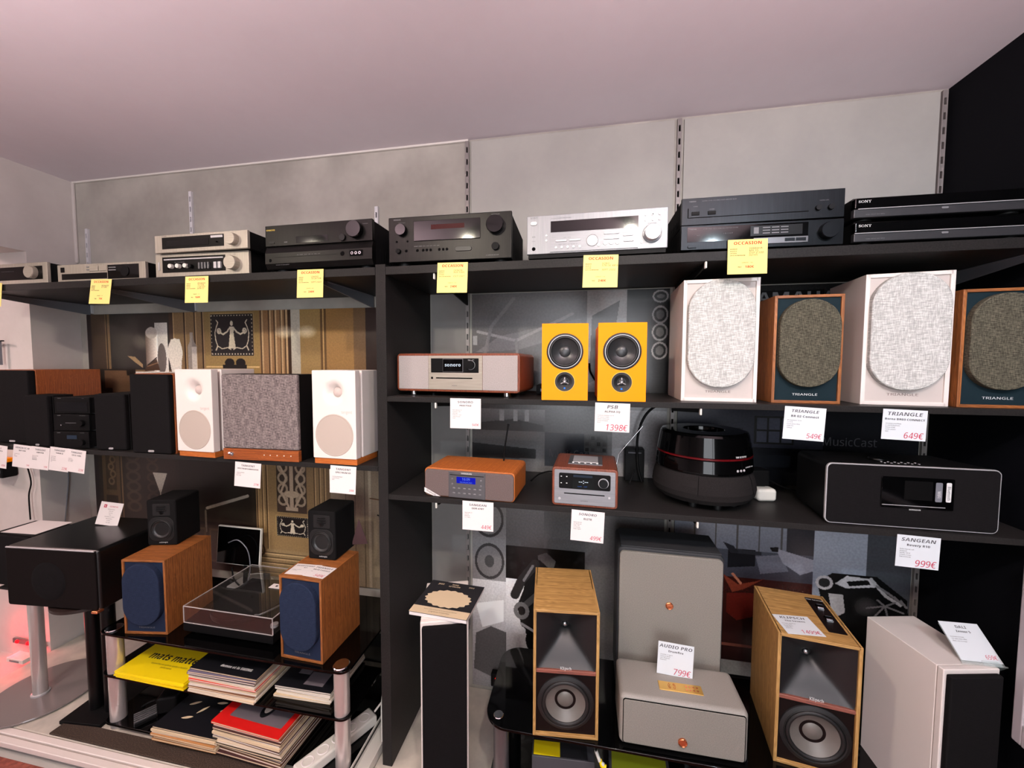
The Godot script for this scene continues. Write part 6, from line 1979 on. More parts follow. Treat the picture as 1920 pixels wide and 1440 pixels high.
	st = B(); lat(st, Vector3(-0.01, H * 0.46, -0.002), [Vector2(0.078, 0.0045), Vector2(0.07, 0.0075), Vector2(0.06, 0.0095), Vector2(0.035, 0.0125), Vector2(0, 0.0135)], 2, 56); fin("cone_bulge", st, M.grille_black, o)
	st = B(); rb(st, Vector3(0, H - 0.003, 0.0), Vector3(W - 0.016, 0.006, 0.006), 0.0025); fin("bright_edge", st, M.silver, o)
	st = B(); rb(st, Vector3(W / 2 - 0.012, 0.002, -0.004), Vector3(0.028, 0.012, 0.028), 0.005, 2); fin("copper_corner", st, M.copper, o)
	o = thing("speaker_stand", "black twin post speaker stand with a square base", "stand", Vector3(-2.035, 0, 0.36), 5.0)
	st = B(); rb(st, Vector3(0.0, 0.008, 0.00), Vector3(0.19, 0.016, 0.27), 0.003); fin("base_plate", st, M.black, o)
	for p in [Vector2(-0.02, 0.055), Vector2(0.055, 0.055)]:
		st = B(); lat(st, Vector3(p.x, 0.016, p.y), [Vector2(0.024, 0), Vector2(0.024, 0.476)], 1, 24); fin("post", st, M.black_metal, o)
	st = B(); lat(st, Vector3(-0.02, 0.490, 0.04), [Vector2(0, 0), Vector2(0.115, 0), Vector2(0.13, 0.008), Vector2(0.13, 0.02), Vector2(0, 0.02)], 1, 48); fin("top_plate", st, mat("brown_plate", Color(0.15, 0.10, 0.085), 0.5), o)
	o = thing("speaker_stand", "brushed metal single post stand on a round glass base", "stand", Vector3(-2.385, 0, 0.41))
	st = B(); lat(st, Vector3(0.0, 0, -0.02), [Vector2(0, 0.004), Vector2(0.185, 0.004), Vector2(0.187, 0.008), Vector2(0.185, 0.012), Vector2(0, 0.012)], 1, 64); fin("glass_base", st, M.acrylic_disc, o)
	st = B(); lat(st, Vector3(0, 0.012, 0), [Vector2(0.024, 0), Vector2(0.024, 0.49)], 1, 32); fin("post", st, M.post_metal, o)
	st = B(); lat(st, Vector3(0, 0.012, 0), [Vector2(0.03, 0), Vector2(0.03, 0.006), Vector2(0.024, 0.008)], 1, 32); fin("collar", st, M.silver, o)
	st = B(); rb(st, Vector3(-0.05, 0.508, -0.02), Vector3(0.16, 0.012, 0.12), 0.003); fin("top_plate", st, M.black, o)
	grille_box("black speaker cut by the left edge with a white sheet on it", "speaker", Vector3(-2.43, 0.5265, 0.455), 0.0, 0.22, 0.225, 0.13, M.black, 0.016, false)
	records()

func monitor_speaker(label: String, at: Vector3, yaw: float, h: float) -> void:
	var o := thing("monitor_speaker", label, "speaker", at, yaw, "pair of small black monitor speakers")
	W = 0.120; H = h
	var st := B()
	slab(st, rrect(W, H, 0.008, Vector2(0, H / 2), 4), -0.132, 0.0, 0.006, Vector3(0, H * 0.36, 0.0445), 0.02)
	fin("cabinet", st, M.black_matte, o)
	st = B(); slab(st, rrect(W * 0.60, H * 0.26, 0.004, Vector2(0.002, H * 0.785)), -0.006, 0.0012, 0.001); fin("tweeter_plate", st, M.rubber, o)
	st = B()
	for k in 3:
		slab(st, rrect(W * (0.30 + 0.02 * k), 0.0042, 0.002, Vector2(0.002, H * (0.855 - k * 0.045)), 4), 0.0008, 0.0038, 0.0012)
	lat(st, Vector3(0.002, H * 0.735, -0.004), dome(0.016, 0.007), 2, 24)
	fin("tweeter_guard", st, M.black_metal, o)
	st = B(); slab(st, rrect(W * 0.86, W * 0.86, 0.03, Vector2(0, H * 0.36), 8), -0.001, 0.0018, 0.0012, Vector3(0, H * 0.36, 0.0445), 0.004); fin("woofer_frame", st, M.rubber, o)
	cone(o, Vector3(0, H * 0.36, 0.0014), 0.040, M.rubber, M.cone_black, M.rubber, 0.045)
	st = B(); txt(st, "audioengine", 0.0050, 0.006, H * 0.07, 0.0006, 0, FR, 0.9); slab(st, circle(0.0026, Vector2(-0.030, H * 0.072), 14), 0, 0.0006); fin("logo", st, M.print_white, o)

func sleeve(called: String, label: String, group: String, w: float, d: float, t: float, at: Vector3, yaw: float, m: Material, edge: Material) -> Node3D:
	# a record sleeve or thin book: two covers with the paler leaves between
	var o := thing(called, label, "record" if called == "record_sleeve" else "book", at, yaw, group)
	var st := B()
	rb(st, Vector3(0, t * 0.86, -d / 2), Vector3(w, t * 0.26, d), 0.0004)
	rb(st, Vector3(-w / 2 + 0.001, t * 0.5, -d / 2), Vector3(0.002, t * 0.9, d), 0.0004)
	rb(st, Vector3(0, t * 0.12, -d / 2), Vector3(w, t * 0.22, d), 0.0004)
	fin("cover", st, m, o)
	st = B()
	rb(st, Vector3(0.0008, t * 0.49, -d / 2), Vector3(w - 0.002, t * 0.5, d - 0.001))
	fin("edge", st, edge, o)
	return o

func ordinal(k: int, n: int) -> String:
	if k == n - 1:
		return "topmost"
	if k == 0:
		return "lowest"
	return ["", "second", "third", "fourth", "fifth", "sixth", "seventh", "eighth", "ninth", "tenth", "eleventh", "twelfth", "thirteenth"][k] + " from the bottom"

func records() -> void:
	var st: SurfaceTool
	var o: Node3D
	var S := 0.2355
	var cream := mat("cream", Color(0.83, 0.75, 0.62), 0.7)
	var off := mat("off_white", Color(0.86, 0.82, 0.77), 0.7)
	var greyc := mat("sleeve_grey", Color(0.38, 0.36, 0.38), 0.5)
	var lilac := mat("sleeve_lilac", Color(0.40, 0.38, 0.47), 0.5)
	var navy := mat("sleeve_navy", Color(0.06, 0.065, 0.085), 0.4)
	var red := mat("sleeve_red", Color(0.80, 0.10, 0.09), 0.4)
	var rust := mat("sleeve_rust", Color(0.82, 0.22, 0.12), 0.5)
	var brown := mat("sleeve_brown", Color(0.42, 0.27, 0.17), 0.5)
	var plum := mat("sleeve_plum", Color(0.25, 0.13, 0.14), 0.5)
	var tan := mat("sleeve_tan", Color(0.70, 0.50, 0.30), 0.6)
	# yellow books
	for k in 4:
		o = sleeve("yellow_book", "yellow book, %s of the four on the rack" % ordinal(k, 4), "stack of yellow books", 0.335, 0.30, 0.0062, Vector3(-1.672 + [0.004, -0.003, 0.003, 0.0][k], S + 0.0063 * k, 0.484 + [0.002, 0.0, 0.003, 0.0][k]), [-0.8, 0.6, -0.4, 0.3][k], M.yellow, M.yellow)
	st = B()
	xf = Transform3D(Basis(Vector3(1, 0, 0), Vector3(0, 0, -1), Vector3(0, 1, 0)), Vector3(0, 0.0066, -0.095))
	txt(st, "mats matter", 0.033, 0.012, 0.004, 0, 0, FB, 0.92)
	txt(st, "beyond the microphone: quality is found in", 0.0065, 0.02, -0.032, 0, 0, FR)
	txt(st, "performance", 0.0065, 0.02, -0.045, 0, 0, FR)
	slab(st, circle(0.035, Vector2(0.02, 0.10), 28), 0, 0.0003)
	xf = Transform3D.IDENTITY
	fin("lettering", st, M.ink, o)
	# middle pile
	var cols: Array = [cream, off, brown, off, cream, off, rust, off, greyc, plum, lilac, navy]
	for k in 12:
		o = sleeve("record_sleeve", "record sleeve, %s of the pile beside the yellow books" % ordinal(k, 12), "record pile beside the yellow books", 0.30, 0.27, 0.0078, Vector3(-1.330 + rng.randf_range(-0.006, 0.006), S + 0.0079 * k, 0.484 + rng.randf_range(-0.006, 0.004)), rng.randf_range(-1.2, 1.0), cols[k], cream if k % 3 else off)
	st = B()
	xf = Transform3D(Basis(Vector3(1, 0, 0), Vector3(0, 0, -1), Vector3(0, 1, 0)), Vector3(0, 0.0083, -0.04))
	txt(st, "demos et le SWING", 0.011, 0.03, -0.008, 0, 0, FB)
	xf = Transform3D.IDENTITY
	fin("lettering", st, M.print_white, o)
	# small pile behind the right post
	cols = [cream, off, cream, off, navy]
	for k in 5:
		o = sleeve("record_sleeve", "small sleeve, %s of the pile behind the right front post" % ordinal(k, 5), "small sleeve pile behind the right post", 0.235, 0.22, 0.0085, Vector3(-1.025 + rng.randf_range(-0.006, 0.006), S + 0.0086 * k, 0.438 + rng.randf_range(-0.006, 0.004)), rng.randf_range(-2.5, 2.0), cols[k], off)
	st = B()
	rb(st, Vector3(0.03, 0.0088, -0.05), Vector3(0.08, 0.0006, 0.06))
	rb(st, Vector3(-0.04, 0.0088, -0.10), Vector3(0.05, 0.0006, 0.07))
	fin("cover_print", st, greyc, o)
	# lower tier: a pile with a black top and one with a red top
	S = 0.0305
	cols = [tan, brown, cream, tan, off, cream, navy]
	for k in 7:
		o = sleeve("record_sleeve", "record sleeve, %s of the black topped pile" % ordinal(k, 7), "black topped record pile on the lowest tier", 0.295, 0.31, 0.0085, Vector3(-1.485 + rng.randf_range(-0.005, 0.005), S + 0.0086 * k, 0.512 + rng.randf_range(-0.006, 0.004)), rng.randf_range(-1.5, 1.0), cols[k], cream)
	st = B()
	xf = Transform3D(Basis(Vector3(1, 0, 0), Vector3(0, 0, -1), Vector3(0, 1, 0)), Vector3(0, 0.0086, -0.085))
	for p in [Vector3(-0.08, 0.03, 0.5), Vector3(-0.02, 0.01, 1.0), Vector3(0.03, 0.05, 0.2), Vector3(0.07, 0.03, 0.8), Vector3(-0.05, -0.03, 0.3), Vector3(0.09, 0.0, -0.4)]:
		st = B()
		var q := PackedVector2Array()
		for v in squircle(0.022, 0.0055, 1.5, Vector2.ZERO, 18):
			q.append(v.rotated(p.z) + Vector2(p.x, p.y))
		slab(st, q, 0, 0.0005)
		fin("cover_print", st, cream, o)
	xf = Transform3D.IDENTITY
	cols = [plum, brown, navy, plum, navy, cream, off, plum, cream, off, plum, brown, red]
	for k in 13:
		o = sleeve("record_sleeve", "record sleeve, %s of the red topped pile" % ordinal(k, 13), "red topped record pile on the lowest tier", 0.305, 0.31, 0.0095, Vector3(-1.205 + rng.randf_range(-0.005, 0.005), S + 0.0096 * k, 0.508 + rng.randf_range(-0.006, 0.006)), -3.0 + rng.randf_range(-1.0, 1.0), cols[k], off if k % 2 else cream)
	st = B()
	xf = Transform3D(Basis(Vector3(1, 0, 0), Vector3(0, 0, -1), Vector3(0, 1, 0)), Vector3(0, 0.0096, -0.155))
	slab(st, rrect(0.235, 0.23, 0.004, Vector2(0.012, -0.005)), 0, 0.0005)
	fin("cover_panel", st, greyc, o)
	st = B()
	slab(st, squircle(0.026, 0.045, 2.0, Vector2(0.02, -0.055), 32), 0, 0.0008)
	fin("cover_portrait", st, navy, o)
	st = B()
	slab(st, squircle(0.015, 0.026, 2.0, Vector2(0.02, -0.055), 28), 0.0006, 0.0012)
	fin("cover_face", st, off, o)
	xf = Transform3D.IDENTITY

# ------------------------------------------------------------------ price cards
func card(called: String, label: String, at: Vector3, rot: Vector3, w: float, h: float, paper: Material, group: String) -> Node3D:
	var o := thing(called, label, "price card", at, 0, group)
	o.rotation_degrees = rot
	var st := B()
	rb(st, Vector3(0, -h / 2, 0), Vector3(w, h, 0.0007))
	fin("card", st, paper, o)
	return o

func yellow_card(label: String, x: float, y: float, tilt: float, lines: Array, price: String, bend := -3.0) -> void:
	var o := card("yellow_price_card", label, Vector3(x, y, 0.4045), Vector3(bend, 0, tilt), 0.106, 0.101, M.paper_yellow, "yellow price cards along the top shelf")
	var st := B()
	txt(st, "OCCASION", 0.0088, 0, -0.011, 0.0006, 0, FB, 1.2)
	txt(st, price, 0.0068, 0.006, -0.080, 0.0006, 0, FB, 1.15)
	fin("red_lettering", st, M.ink_red, o)
	st = B()
	var heads := ["MARQUE", "MODELE", "OPTION", "DATE DE REVISION"]
	for k in 4:
		txt(st, heads[k], 0.0030, -0.047, -0.028 - k * 0.0062, 0.0006, -1, FB, 1.1)
		if k < lines.size():
			txt(st, lines[k], 0.0052, 0.004, -0.027 - k * 0.0064, 0.0006, -1, FR, 1.25, 0.15)
	txt(st, "GARANTIE   1 AN", 0.0028, 0.0, -0.068, 0.0006, 0, FR)
	txt(st, "PRIX", 0.0032, -0.020, -0.0805, 0.0006, 0, FB)
	fin("black_lettering", st, M.ink, o)

func white_card(label: String, at: Vector3, rot: Vector3, w: float, h: float, brand: String, model: String, lines: Array, price: String, cool_lit: bool, big := 1.0, price_cap := 0.0105, group := "white price cards on the shelf edges") -> Node3D:
	var o := card("white_price_card", label, at, rot, w, h, M.paper_cool_lit if cool_lit else M.paper, group)
	var st := B()
	txt(st, brand, 0.0072 * big, 0, -0.0125, 0.0006, 0, FB, 1.3, 0.18 if big > 1.0 else 0.0)
	fin("brand_lettering", st, M.ink_grey, o)
	st = B()
	txt(st, model, (0.0054 if model.length() < 16 else 0.0047) * (1.0 if big <= 1.0 else 1.12), 0, -0.0245 - (0.003 if big > 1.0 else 0.0), 0.0006, 0, FB, 1.25)
	for k in lines.size():
		txt(st, lines[k], 0.0029, -w / 2 + 0.008, -0.040 - k * 0.0055, 0.0006, -1, FR)
	fin("black_lettering", st, M.ink, o)
	st = B()
	txt(st, price, price_cap, w / 2 - 0.006, -h + 0.013, 0.0006, 1, FR, 0.95, 0.12)
	fin("price_lettering", st, M.ink_magenta, o)
	return o

func cards() -> void:
	yellow_card("yellow price card cut by the left edge of the picture", -2.52, 1.842, -3.0, [], "120€")
	yellow_card("yellow price card under the thin silver cassette deck", -1.924, 1.836, -2.0, ["PIONEER", "CT-350"], "70€", -6.0)
	yellow_card("yellow price card under the silver tuner and amplifier stack", -1.461, 1.830, -0.6, ["PIONEER", "TX 720L", "+ SA 520", "JUIN 22"], "160€")
	yellow_card("yellow price card under the black receiver with the stepped front", -0.971, 1.836, -0.4, ["ONKYO", "TX-SR 508", "", "SEPT 2023"], "240€")
	yellow_card("yellow price card under the wide black receiver with the red display", -0.435, 1.837, -1.2, ["DENON", "AVR 1905", "", "OCT 2021"], "240€")
	yellow_card("yellow price card under the silver receiver", 0.048, 1.839, -1.4, ["SONY", "STR DE 485E", "", "SEPT 2022"], "240€")
	yellow_card("yellow price card under the two blue black amplifiers", 0.464, 1.864, -0.5, ["YAMAHA", "MX 35", "DSP-E300", "02/05"], "180€")
	var g1 := "white price cards of the left middle shelf"
	white_card("white price card cut by the left picture edge on the middle shelf", Vector3(-2.548, 1.131, 0.4045), Vector3(-3, 0, -4), 0.10, 0.100, "DALI", "SPEKTOR 6", ["Enceinte bass reflex", "150 watts"], "499€", false, 1.0, 0.008, g1)
	white_card("white price card under the small black speaker left of the micro system", Vector3(-2.408, 1.137, 0.4045), Vector3(-4, 0, -3), 0.106, 0.098, "DENON SC-M", "M41 DAB", ["Enceintes 2 voies", "Noir", "Bluetooth"], "199€", false, 1.0, 0.006, g1)
	white_card("white price card under the left half of the micro system", Vector3(-2.304, 1.133, 0.4050), Vector3(-4, 0, -3), 0.104, 0.096, "TANGENT", "AMPSTER", ["Ampli 2 x 50 watts", "Entree phono", "Bluetooth aptX", "Telecommande"], "199€", false, 1.0, 0.007, g1)
	white_card("white price card under the right half of the micro system, price 229", Vector3(-2.196, 1.135, 0.4045), Vector3(-4, 0, -3), 0.108, 0.100, "TANGENT", "TUNER II", ["Tuner FM DAB", "Radio internet", "Ecran couleur", "Telecommande", "Noir"], "229€", false, 1.0, 0.010, g1)
	white_card("rightmost white price card of the row under the micro system", Vector3(-2.102, 1.130, 0.4050), Vector3(-4, 0, -4), 0.100, 0.096, "TANGENT", "CD II / HIFI", ["Lecteur CD", "Sortie optique", "Noir ou blanc"], "229€", false, 1.0, 0.009, g1)
	white_card("white price card under the grey tweed fabric speaker", Vector3(-1.259, 1.118, 0.4045), Vector3(-3, 0, -2), 0.116, 0.094, "TANGENT", "SPECTRUM SUBWOOFER", ["Caisson actif 200 W", "Entree LFE", "Blanc noyer"], "379€", false, 1.0, 0.008, g1)
	white_card("white price card under the right white horn speaker", Vector3(-0.855, 1.126, 0.4045), Vector3(-3, 0, -1), 0.104, 0.100, "TANGENT", "SPECTRUM X5", ["Enceintes bibliotheque", "2 voies 80 watts", "Blanc"], "399€", false, 1.0, 0.007, g1)
	white_card("white price card under the wide walnut radio", Vector3(-0.392, 1.382, 0.4045), Vector3(-1, 0, 0), 0.108, 0.102, "SONORO", "PRESTIGE", ["Radio internet, CD", "Bluetooth, USB", "DAB, DAB+", "Multiroom, reveil", "Telecommande", "Noyer"], "949€", false, 1.0, 0.0085)
	white_card("white price card under the right orange speaker, price 1398", Vector3(0.091, 1.377, 0.4045), Vector3(-1, 0, -1), 0.107, 0.091, "PSB", "ALPHA IQ", ["Enceintes amplifiees sans fil", "HP 4 pouces 2x90W", "Entrees numeriques", "Entree analogique", "BluOS"], "1398€", false, 1.5, 0.0185)
	white_card("white price card under the olive grille speaker, price 549", Vector3(0.633, 1.377, 0.4045), Vector3(-1, 0, -3), 0.107, 0.096, "TRIANGLE", "BR 02 Connect", ["HP aluminium 10 cm", "2 x 50 W", "Entree phono RIAA", "HDMI ARC", "Optique"], "549€", true, 1.15, 0.0135)
	white_card("white price card under the larger white framed speaker, price 649", Vector3(0.880, 1.376, 0.4045), Vector3(-1, 0, -2), 0.106, 0.085, "TRIANGLE", "Borea BR03 CONNECT", ["Enceintes amplifiees", "2 x 60 W Bluetooth", "Entree HDMI", "Sortie caisson", "Aptx"], "649€", true, 1.35, 0.016)
	white_card("white price card under the cherry radio with the blue display", Vector3(-0.349, 1.030, 0.4045), Vector3(-1, 0, 0), 0.109, 0.100, "SANGEAN", "DDR-47BT", ["Radio DAB, CD", "USB, SD", "Bluetooth", "2 x 7 watts"], "449€", false, 1.0, 0.0125)
	white_card("white price card under the compact wood framed radio", Vector3(0.020, 1.025, 0.4045), Vector3(-1, 0, -2), 0.105, 0.101, "SONORO", "ELITE", ["Radio internet", "CD, Bluetooth", "DAB+, USB", "2 x 20 watts", "Noyer argent"], "499€", false, 1.05, 0.0125)
	white_card("white price card under the long black radio, price 999", Vector3(0.930, 1.021, 0.4045), Vector3(-1, 0, -2), 0.104, 0.091, "SANGEAN", "Revery R10", ["Radio internet, wifi", "Bluetooth", "Spotify, 100 W", "Caisson, 2 voies", "Telecommande"], "999€", true, 1.35, 0.0175)
	white_card("white price card leaning on the tall grey subwoofer, price 799", Vector3(0.306, 0.597, 0.374), Vector3(-5, 0, -3), 0.109, 0.103, "AUDIO PRO", "Drumfire", ["Ensemble 2.1 Spot II", "Puissance 300 W", "Wi-Fi, Bluetooth", "Multiroom"], "799€", true, 1.4, 0.018, "cards standing on the speakers")
	white_card("white price card lying on the oak horn speaker, price 1499", Vector3(0.632, 0.7292, 0.368), Vector3(-90, 0, 3), 0.100, 0.087, "KLIPSCH", "The Sevens", ["Enceintes amplifiees", "2 x 100 watts", "Entree phono", "HDMI ARC", "Bluetooth"], "1499€", true, 1.35, 0.014, "cards standing on the speakers")
	var st := B()
	var o := white_card("white price card tilted in a clear holder on the right floor speaker", Vector3(1.122, 0.722, 0.296), Vector3(-50, 2, 0), 0.102, 0.100, "DALI", "Zensor 5", ["Enceintes colonnes", "150 watts, bass reflex", "Blanc, noir ou noyer"], "659€", true, 1.0, 0.010, "cards standing on the speakers")
	rb(st, Vector3(0.02, -0.103, 0.003), Vector3(0.045, 0.012, 0.004), 0.001)
	rb(st, Vector3(0.0, -0.108, -0.012), Vector3(0.11, 0.004, 0.03), 0.001)
	rb(st, Vector3(0.0, -0.056, -0.0016), Vector3(0.105, 0.1, 0.0014), 0.0004)
	fin("clear_holder", st, M.acrylic, o)
	# sheets lying and leaning
	o = white_card("white sheet lying on the right navy grille speaker, left of two", Vector3(-1.028, 0.7238, 0.372), Vector3(-90, 0, 3), 0.104, 0.072, "AUDIOENGINE", "A2+", ["Enceintes amplifiees", "2 x 30 watts"], "269€", false, 1.0, 0.008, "cards standing on the speakers")
	o = white_card("white sheet lying on the right navy grille speaker, the one with a large price", Vector3(-0.952, 0.7248, 0.376), Vector3(-90, 0, -4), 0.088, 0.074, "TRIANGLE", "BR 02 Connect", ["Bleu"], "549€", false, 1.2, 0.014, "cards standing on the speakers")
	o = white_card("white sheet with a small red emblem leaning on the large black speaker", Vector3(-2.115, 0.858, 0.282), Vector3(-14, 10, -6), 0.105, 0.100, "", "", [], "", false, 1.0, 0.01, "cards standing on the speakers")
	st = B(); rb(st, Vector3(-0.028, -0.018, 0.0006), Vector3(0.013, 0.013, 0.0006)); fin("emblem", st, M.ink_magenta, o)
	st = B()
	rb(st, Vector3(-0.028, -0.018, 0.0010), Vector3(0.008, 0.002, 0.0006))
	rb(st, Vector3(-0.028, -0.018, 0.0010), Vector3(0.002, 0.008, 0.0006))
	fin("emblem_cross", st, M.paper, o)
	st = B()
	txt(st, "GENEVA", 0.006, 0.012, -0.018, 0.0007, 0, FR, 1.3)
	fin("red_lettering", st, M.ink_magenta, o)
	st = B()
	for k in 8:
		txt(st, ["Systeme audio XL", "Lecteur CD", "Tuner FM", "Dock", "Amplificateur 6 x 100 W", "Telecommande", "Sur pied", "Noir laque"][k], 0.0030, 0.004, -0.030 - k * 0.0082, 0.0007, 0, FR)
	fin("black_lettering", st, M.ink, o)
	o = card("paper_sheet", "blank white sheet on the black speaker cut by the left edge", Vector3(-2.43, 0.7525, 0.30), Vector3(-90, 0, 4), 0.18, 0.13, M.paper, "")
	o.set_meta("category", "paper")
	o.remove_meta("group")
	# booklet on the left floor speaker
	o = thing("booklet", "black booklet with a cartoon like drawing on the left floor speaker", "booklet", Vector3(-0.463, 0.6512, 0.386), -3.0)
	st = B(); rb(st, Vector3(0, 0.006, 0), Vector3(0.205, 0.012, 0.190), 0.0006); fin("pages", st, M.paper, o)
	st = B(); rb(st, Vector3(0, 0.0128, 0), Vector3(0.208, 0.0014, 0.193), 0.0005); fin("cover", st, M.ink, o)
	xf = Transform3D(Basis(Vector3(1, 0, 0), Vector3(0, 0, -1), Vector3(0, 1, 0)), Vector3(0, 0.0136, 0))
	st = B()
	rb(st, Vector3(0, -0.078, 0.0003), Vector3(0.206, 0.036, 0.0006))
	var ol := PackedVector2Array()
	for k in 72:
		var f := TAU * k / 72
		var r := 1.0 + 0.05 * sin(f * 18.0)
		ol.append(Vector2(0.083 * cos(f) * r, 0.048 * sin(f) * r - 0.004))
	slab(st, ol, 0, 0.0005)
	fin("cover_drawing", st, cream_of(), o)
	st = B()
	for s in [-1.0, 1.0]:
		var arc: Array = []
		for k in 13:
			var f := PI * 2 * k / 12
			arc.append(Vector3(s * 0.034 + cos(f) * 0.016, 0.008 + sin(f) * 0.013, 0.0006))
		tube(st, arc, 0.0008, 5)
	slab(st, squircle(0.024, 0.011, 1.7, Vector2(0, -0.028), 24), 0, 0.0009)
	for k in 40:
		var f := TAU * k / 40
		tube(st, [Vector3(0.066 * cos(f), 0.037 * sin(f) - 0.004, 0.0005), Vector3(0.08 * cos(f + 0.05), 0.046 * sin(f + 0.05) - 0.004, 0.0005)], 0.0005, 4)
	txt(st, "les plus belles musiques du monde et autres histoires", 0.0035, 0, -0.072, 0.0008, 0, FR)
	txt(st, "programme et entretiens", 0.0045, 0, -0.082, 0.0008, 0, FS)
	fin("drawing_lines", st, M.ink, o)
	st = B(); slab(st, squircle(0.011, 0.007, 2.0, Vector2(0, -0.026), 20), 0.0008, 0.0012); txt(st, "JAZZ", 0.008, -0.06, 0.078, 0.0004, 0, FB); txt(st, "DANS\nLE SALON", 0.007, -0.005, 0.076, 0.0004, 0, FB); txt(st, "2022", 0.007, 0.06, 0.078, 0.0004, 0, FB); fin("lettering", st, cream_of(), o)
	xf = Transform3D.IDENTITY

func cream_of() -> Material:
	return M.cream if M.has("cream") else mat("cream", Color(0.83, 0.75, 0.62), 0.7)

# ------------------------------------------------------------------ cables, plugs and other small things
func cable(label: String, pts: Array, r: float, m: Material, n := 8) -> void:
	var st := B()
	tube(st, curve(pts, n), r, 8)
	one("cable", label, "cable", st, m)

func small_things() -> void:
	var st: SurfaceTool
	var o: Node3D
	# plug and adapter beside the round disc radio
	o = thing("power_adapter", "black power adapter with a white plug beside the round disc radio", "adapter", Vector3(0.615, 1.031, 0.17), 10.0)
	st = B(); rb(st, Vector3(0, 0.022, 0.03), Vector3(0.065, 0.044, 0.045), 0.012, 3); fin("white_plug", st, M.white_plastic, o)
	st = B(); rb(st, Vector3(-0.01, 0.075, 0.0), Vector3(0.062, 0.055, 0.055), 0.006, 2); rb(st, Vector3(-0.005, 0.046, 0.005), Vector3(0.03, 0.02, 0.03), 0.003); fin("body", st, M.black, o)
	cable("black cable from the adapter to the long black radio", [Vector3(0.62, 1.10, 0.165), Vector3(0.66, 1.085, 0.15), Vector3(0.71, 1.06, 0.13), Vector3(0.76, 1.045, 0.12)], 0.003, M.black)
	cable("black cable hanging behind the right orange speaker to the disc radio", [Vector3(0.33, 1.365, 0.06), Vector3(0.25, 1.31, 0.07), Vector3(0.215, 1.22, 0.07), Vector3(0.215, 1.10, 0.08), Vector3(0.23, 1.038, 0.09)], 0.005, M.black)
	cable("black cable behind the orange speakers", [Vector3(0.02, 1.50, 0.20), Vector3(0.025, 1.47, 0.15), Vector3(0.05, 1.43, 0.12), Vector3(0.09, 1.39, 0.12)], 0.004, M.black)
	cable("black cable on the shelf left of the compact wood radio", [Vector3(-0.20, 1.037, 0.16), Vector3(-0.17, 1.055, 0.12), Vector3(-0.12, 1.062, 0.10), Vector3(-0.08, 1.04, 0.12)], 0.003, M.black)
	cable("black cable standing behind the compact wood radio", [Vector3(0.18, 1.036, 0.12), Vector3(0.19, 1.06, 0.11), Vector3(0.20, 1.09, 0.11)], 0.003, M.black)
	o = thing("black_box", "black box standing behind the round disc radio", "box", Vector3(0.205, 1.031, 0.04))
	st = B(); rb(st, Vector3(0, 0.065, 0), Vector3(0.075, 0.13, 0.05), 0.003); fin("body", st, M.black, o)
	st = B(); rb(st, Vector3(0, 0.115, 0.0255), Vector3(0.05, 0.006, 0.002), 0.0005); fin("label_strip", st, M.print_dim, o)
	o = thing("flat_box", "flat black media box beside the walnut radio", "box", Vector3(-0.125, 1.383, 0.16))
	st = B(); rb(st, Vector3(0, 0.02, 0), Vector3(0.10, 0.036, 0.10), 0.003); fin("body", st, M.black, o)
	st = B(); rb(st, Vector3(0, 0.018, 0.0505), Vector3(0.07, 0.012, 0.002), 0.0005); fin("front_strip", st, M.gloss, o)
	# white clip on the shelf edge behind the price card of the white speaker
	st = B(); rb(st, Vector3(-0.909, 1.075, 0.4015), Vector3(0.010, 0.072, 0.002), 0.0005)
	one("white_clip", "narrow white plastic strip behind the price card of the right white speaker", "clip", st, M.white_plastic)
	# cables of the left unit
	cable("thin dark cable down the column at the left edge", [Vector3(-2.78, 1.02, 0.21), Vector3(-2.745, 0.9, 0.21), Vector3(-2.765, 0.82, 0.21), Vector3(-2.755, 0.70, 0.215)], 0.003, M.black)
	cable("thin cable down the grey column face", [Vector3(-2.704, 1.05, 0.10), Vector3(-2.704, 0.9, 0.09), Vector3(-2.704, 0.78, 0.10), Vector3(-2.704, 0.6, 0.12)], 0.0022, M.bracket_grey)
	cable("black cable down the poster behind the right monitor speaker", [Vector3(-0.93, 0.80, 0.05), Vector3(-0.88, 0.76, 0.03), Vector3(-0.83, 0.68, 0.025), Vector3(-0.79, 0.56, 0.03), Vector3(-0.77, 0.44, 0.05)], 0.0028, M.black)
	cable("thin brown cable on the poster beside the upright panel", [Vector3(-0.99, 0.86, 0.012), Vector3(-0.90, 0.85, 0.012), Vector3(-0.82, 0.83, 0.012), Vector3(-0.76, 0.82, 0.02)], 0.002, M.sleeve_brown)
	cable("white cable loop behind the turntable under the small screen", [Vector3(-1.62, 0.45, 0.06), Vector3(-1.52, 0.47, 0.075), Vector3(-1.44, 0.44, 0.08), Vector3(-1.36, 0.46, 0.065), Vector3(-1.30, 0.43, 0.07)], 0.003, M.white_plastic)
	cable("grey cable in front of the small screen", [Vector3(-1.70, 0.62, 0.095), Vector3(-1.64, 0.64, 0.10), Vector3(-1.59, 0.60, 0.10), Vector3(-1.58, 0.53, 0.095), Vector3(-1.60, 0.44, 0.085)], 0.0025, M.bracket_grey)
	cable("black cable beside the stand of the small screen", [Vector3(-1.68, 0.50, 0.10), Vector3(-1.66, 0.45, 0.11), Vector3(-1.63, 0.42, 0.11)], 0.0035, M.black)
	cable("white cable looping beside the rack and the upright panel", [Vector3(-0.742, 0.30, 0.20), Vector3(-0.775, 0.25, 0.25), Vector3(-0.785, 0.14, 0.28), Vector3(-0.765, 0.075, 0.32), Vector3(-0.742, 0.045, 0.36)], 0.005, M.white_plastic)
	cable("grey cable between the rack post and the upright panel", [Vector3(-0.81, 0.10, 0.30), Vector3(-0.78, 0.13, 0.26), Vector3(-0.742, 0.14, 0.22)], 0.004, M.wall_grey)
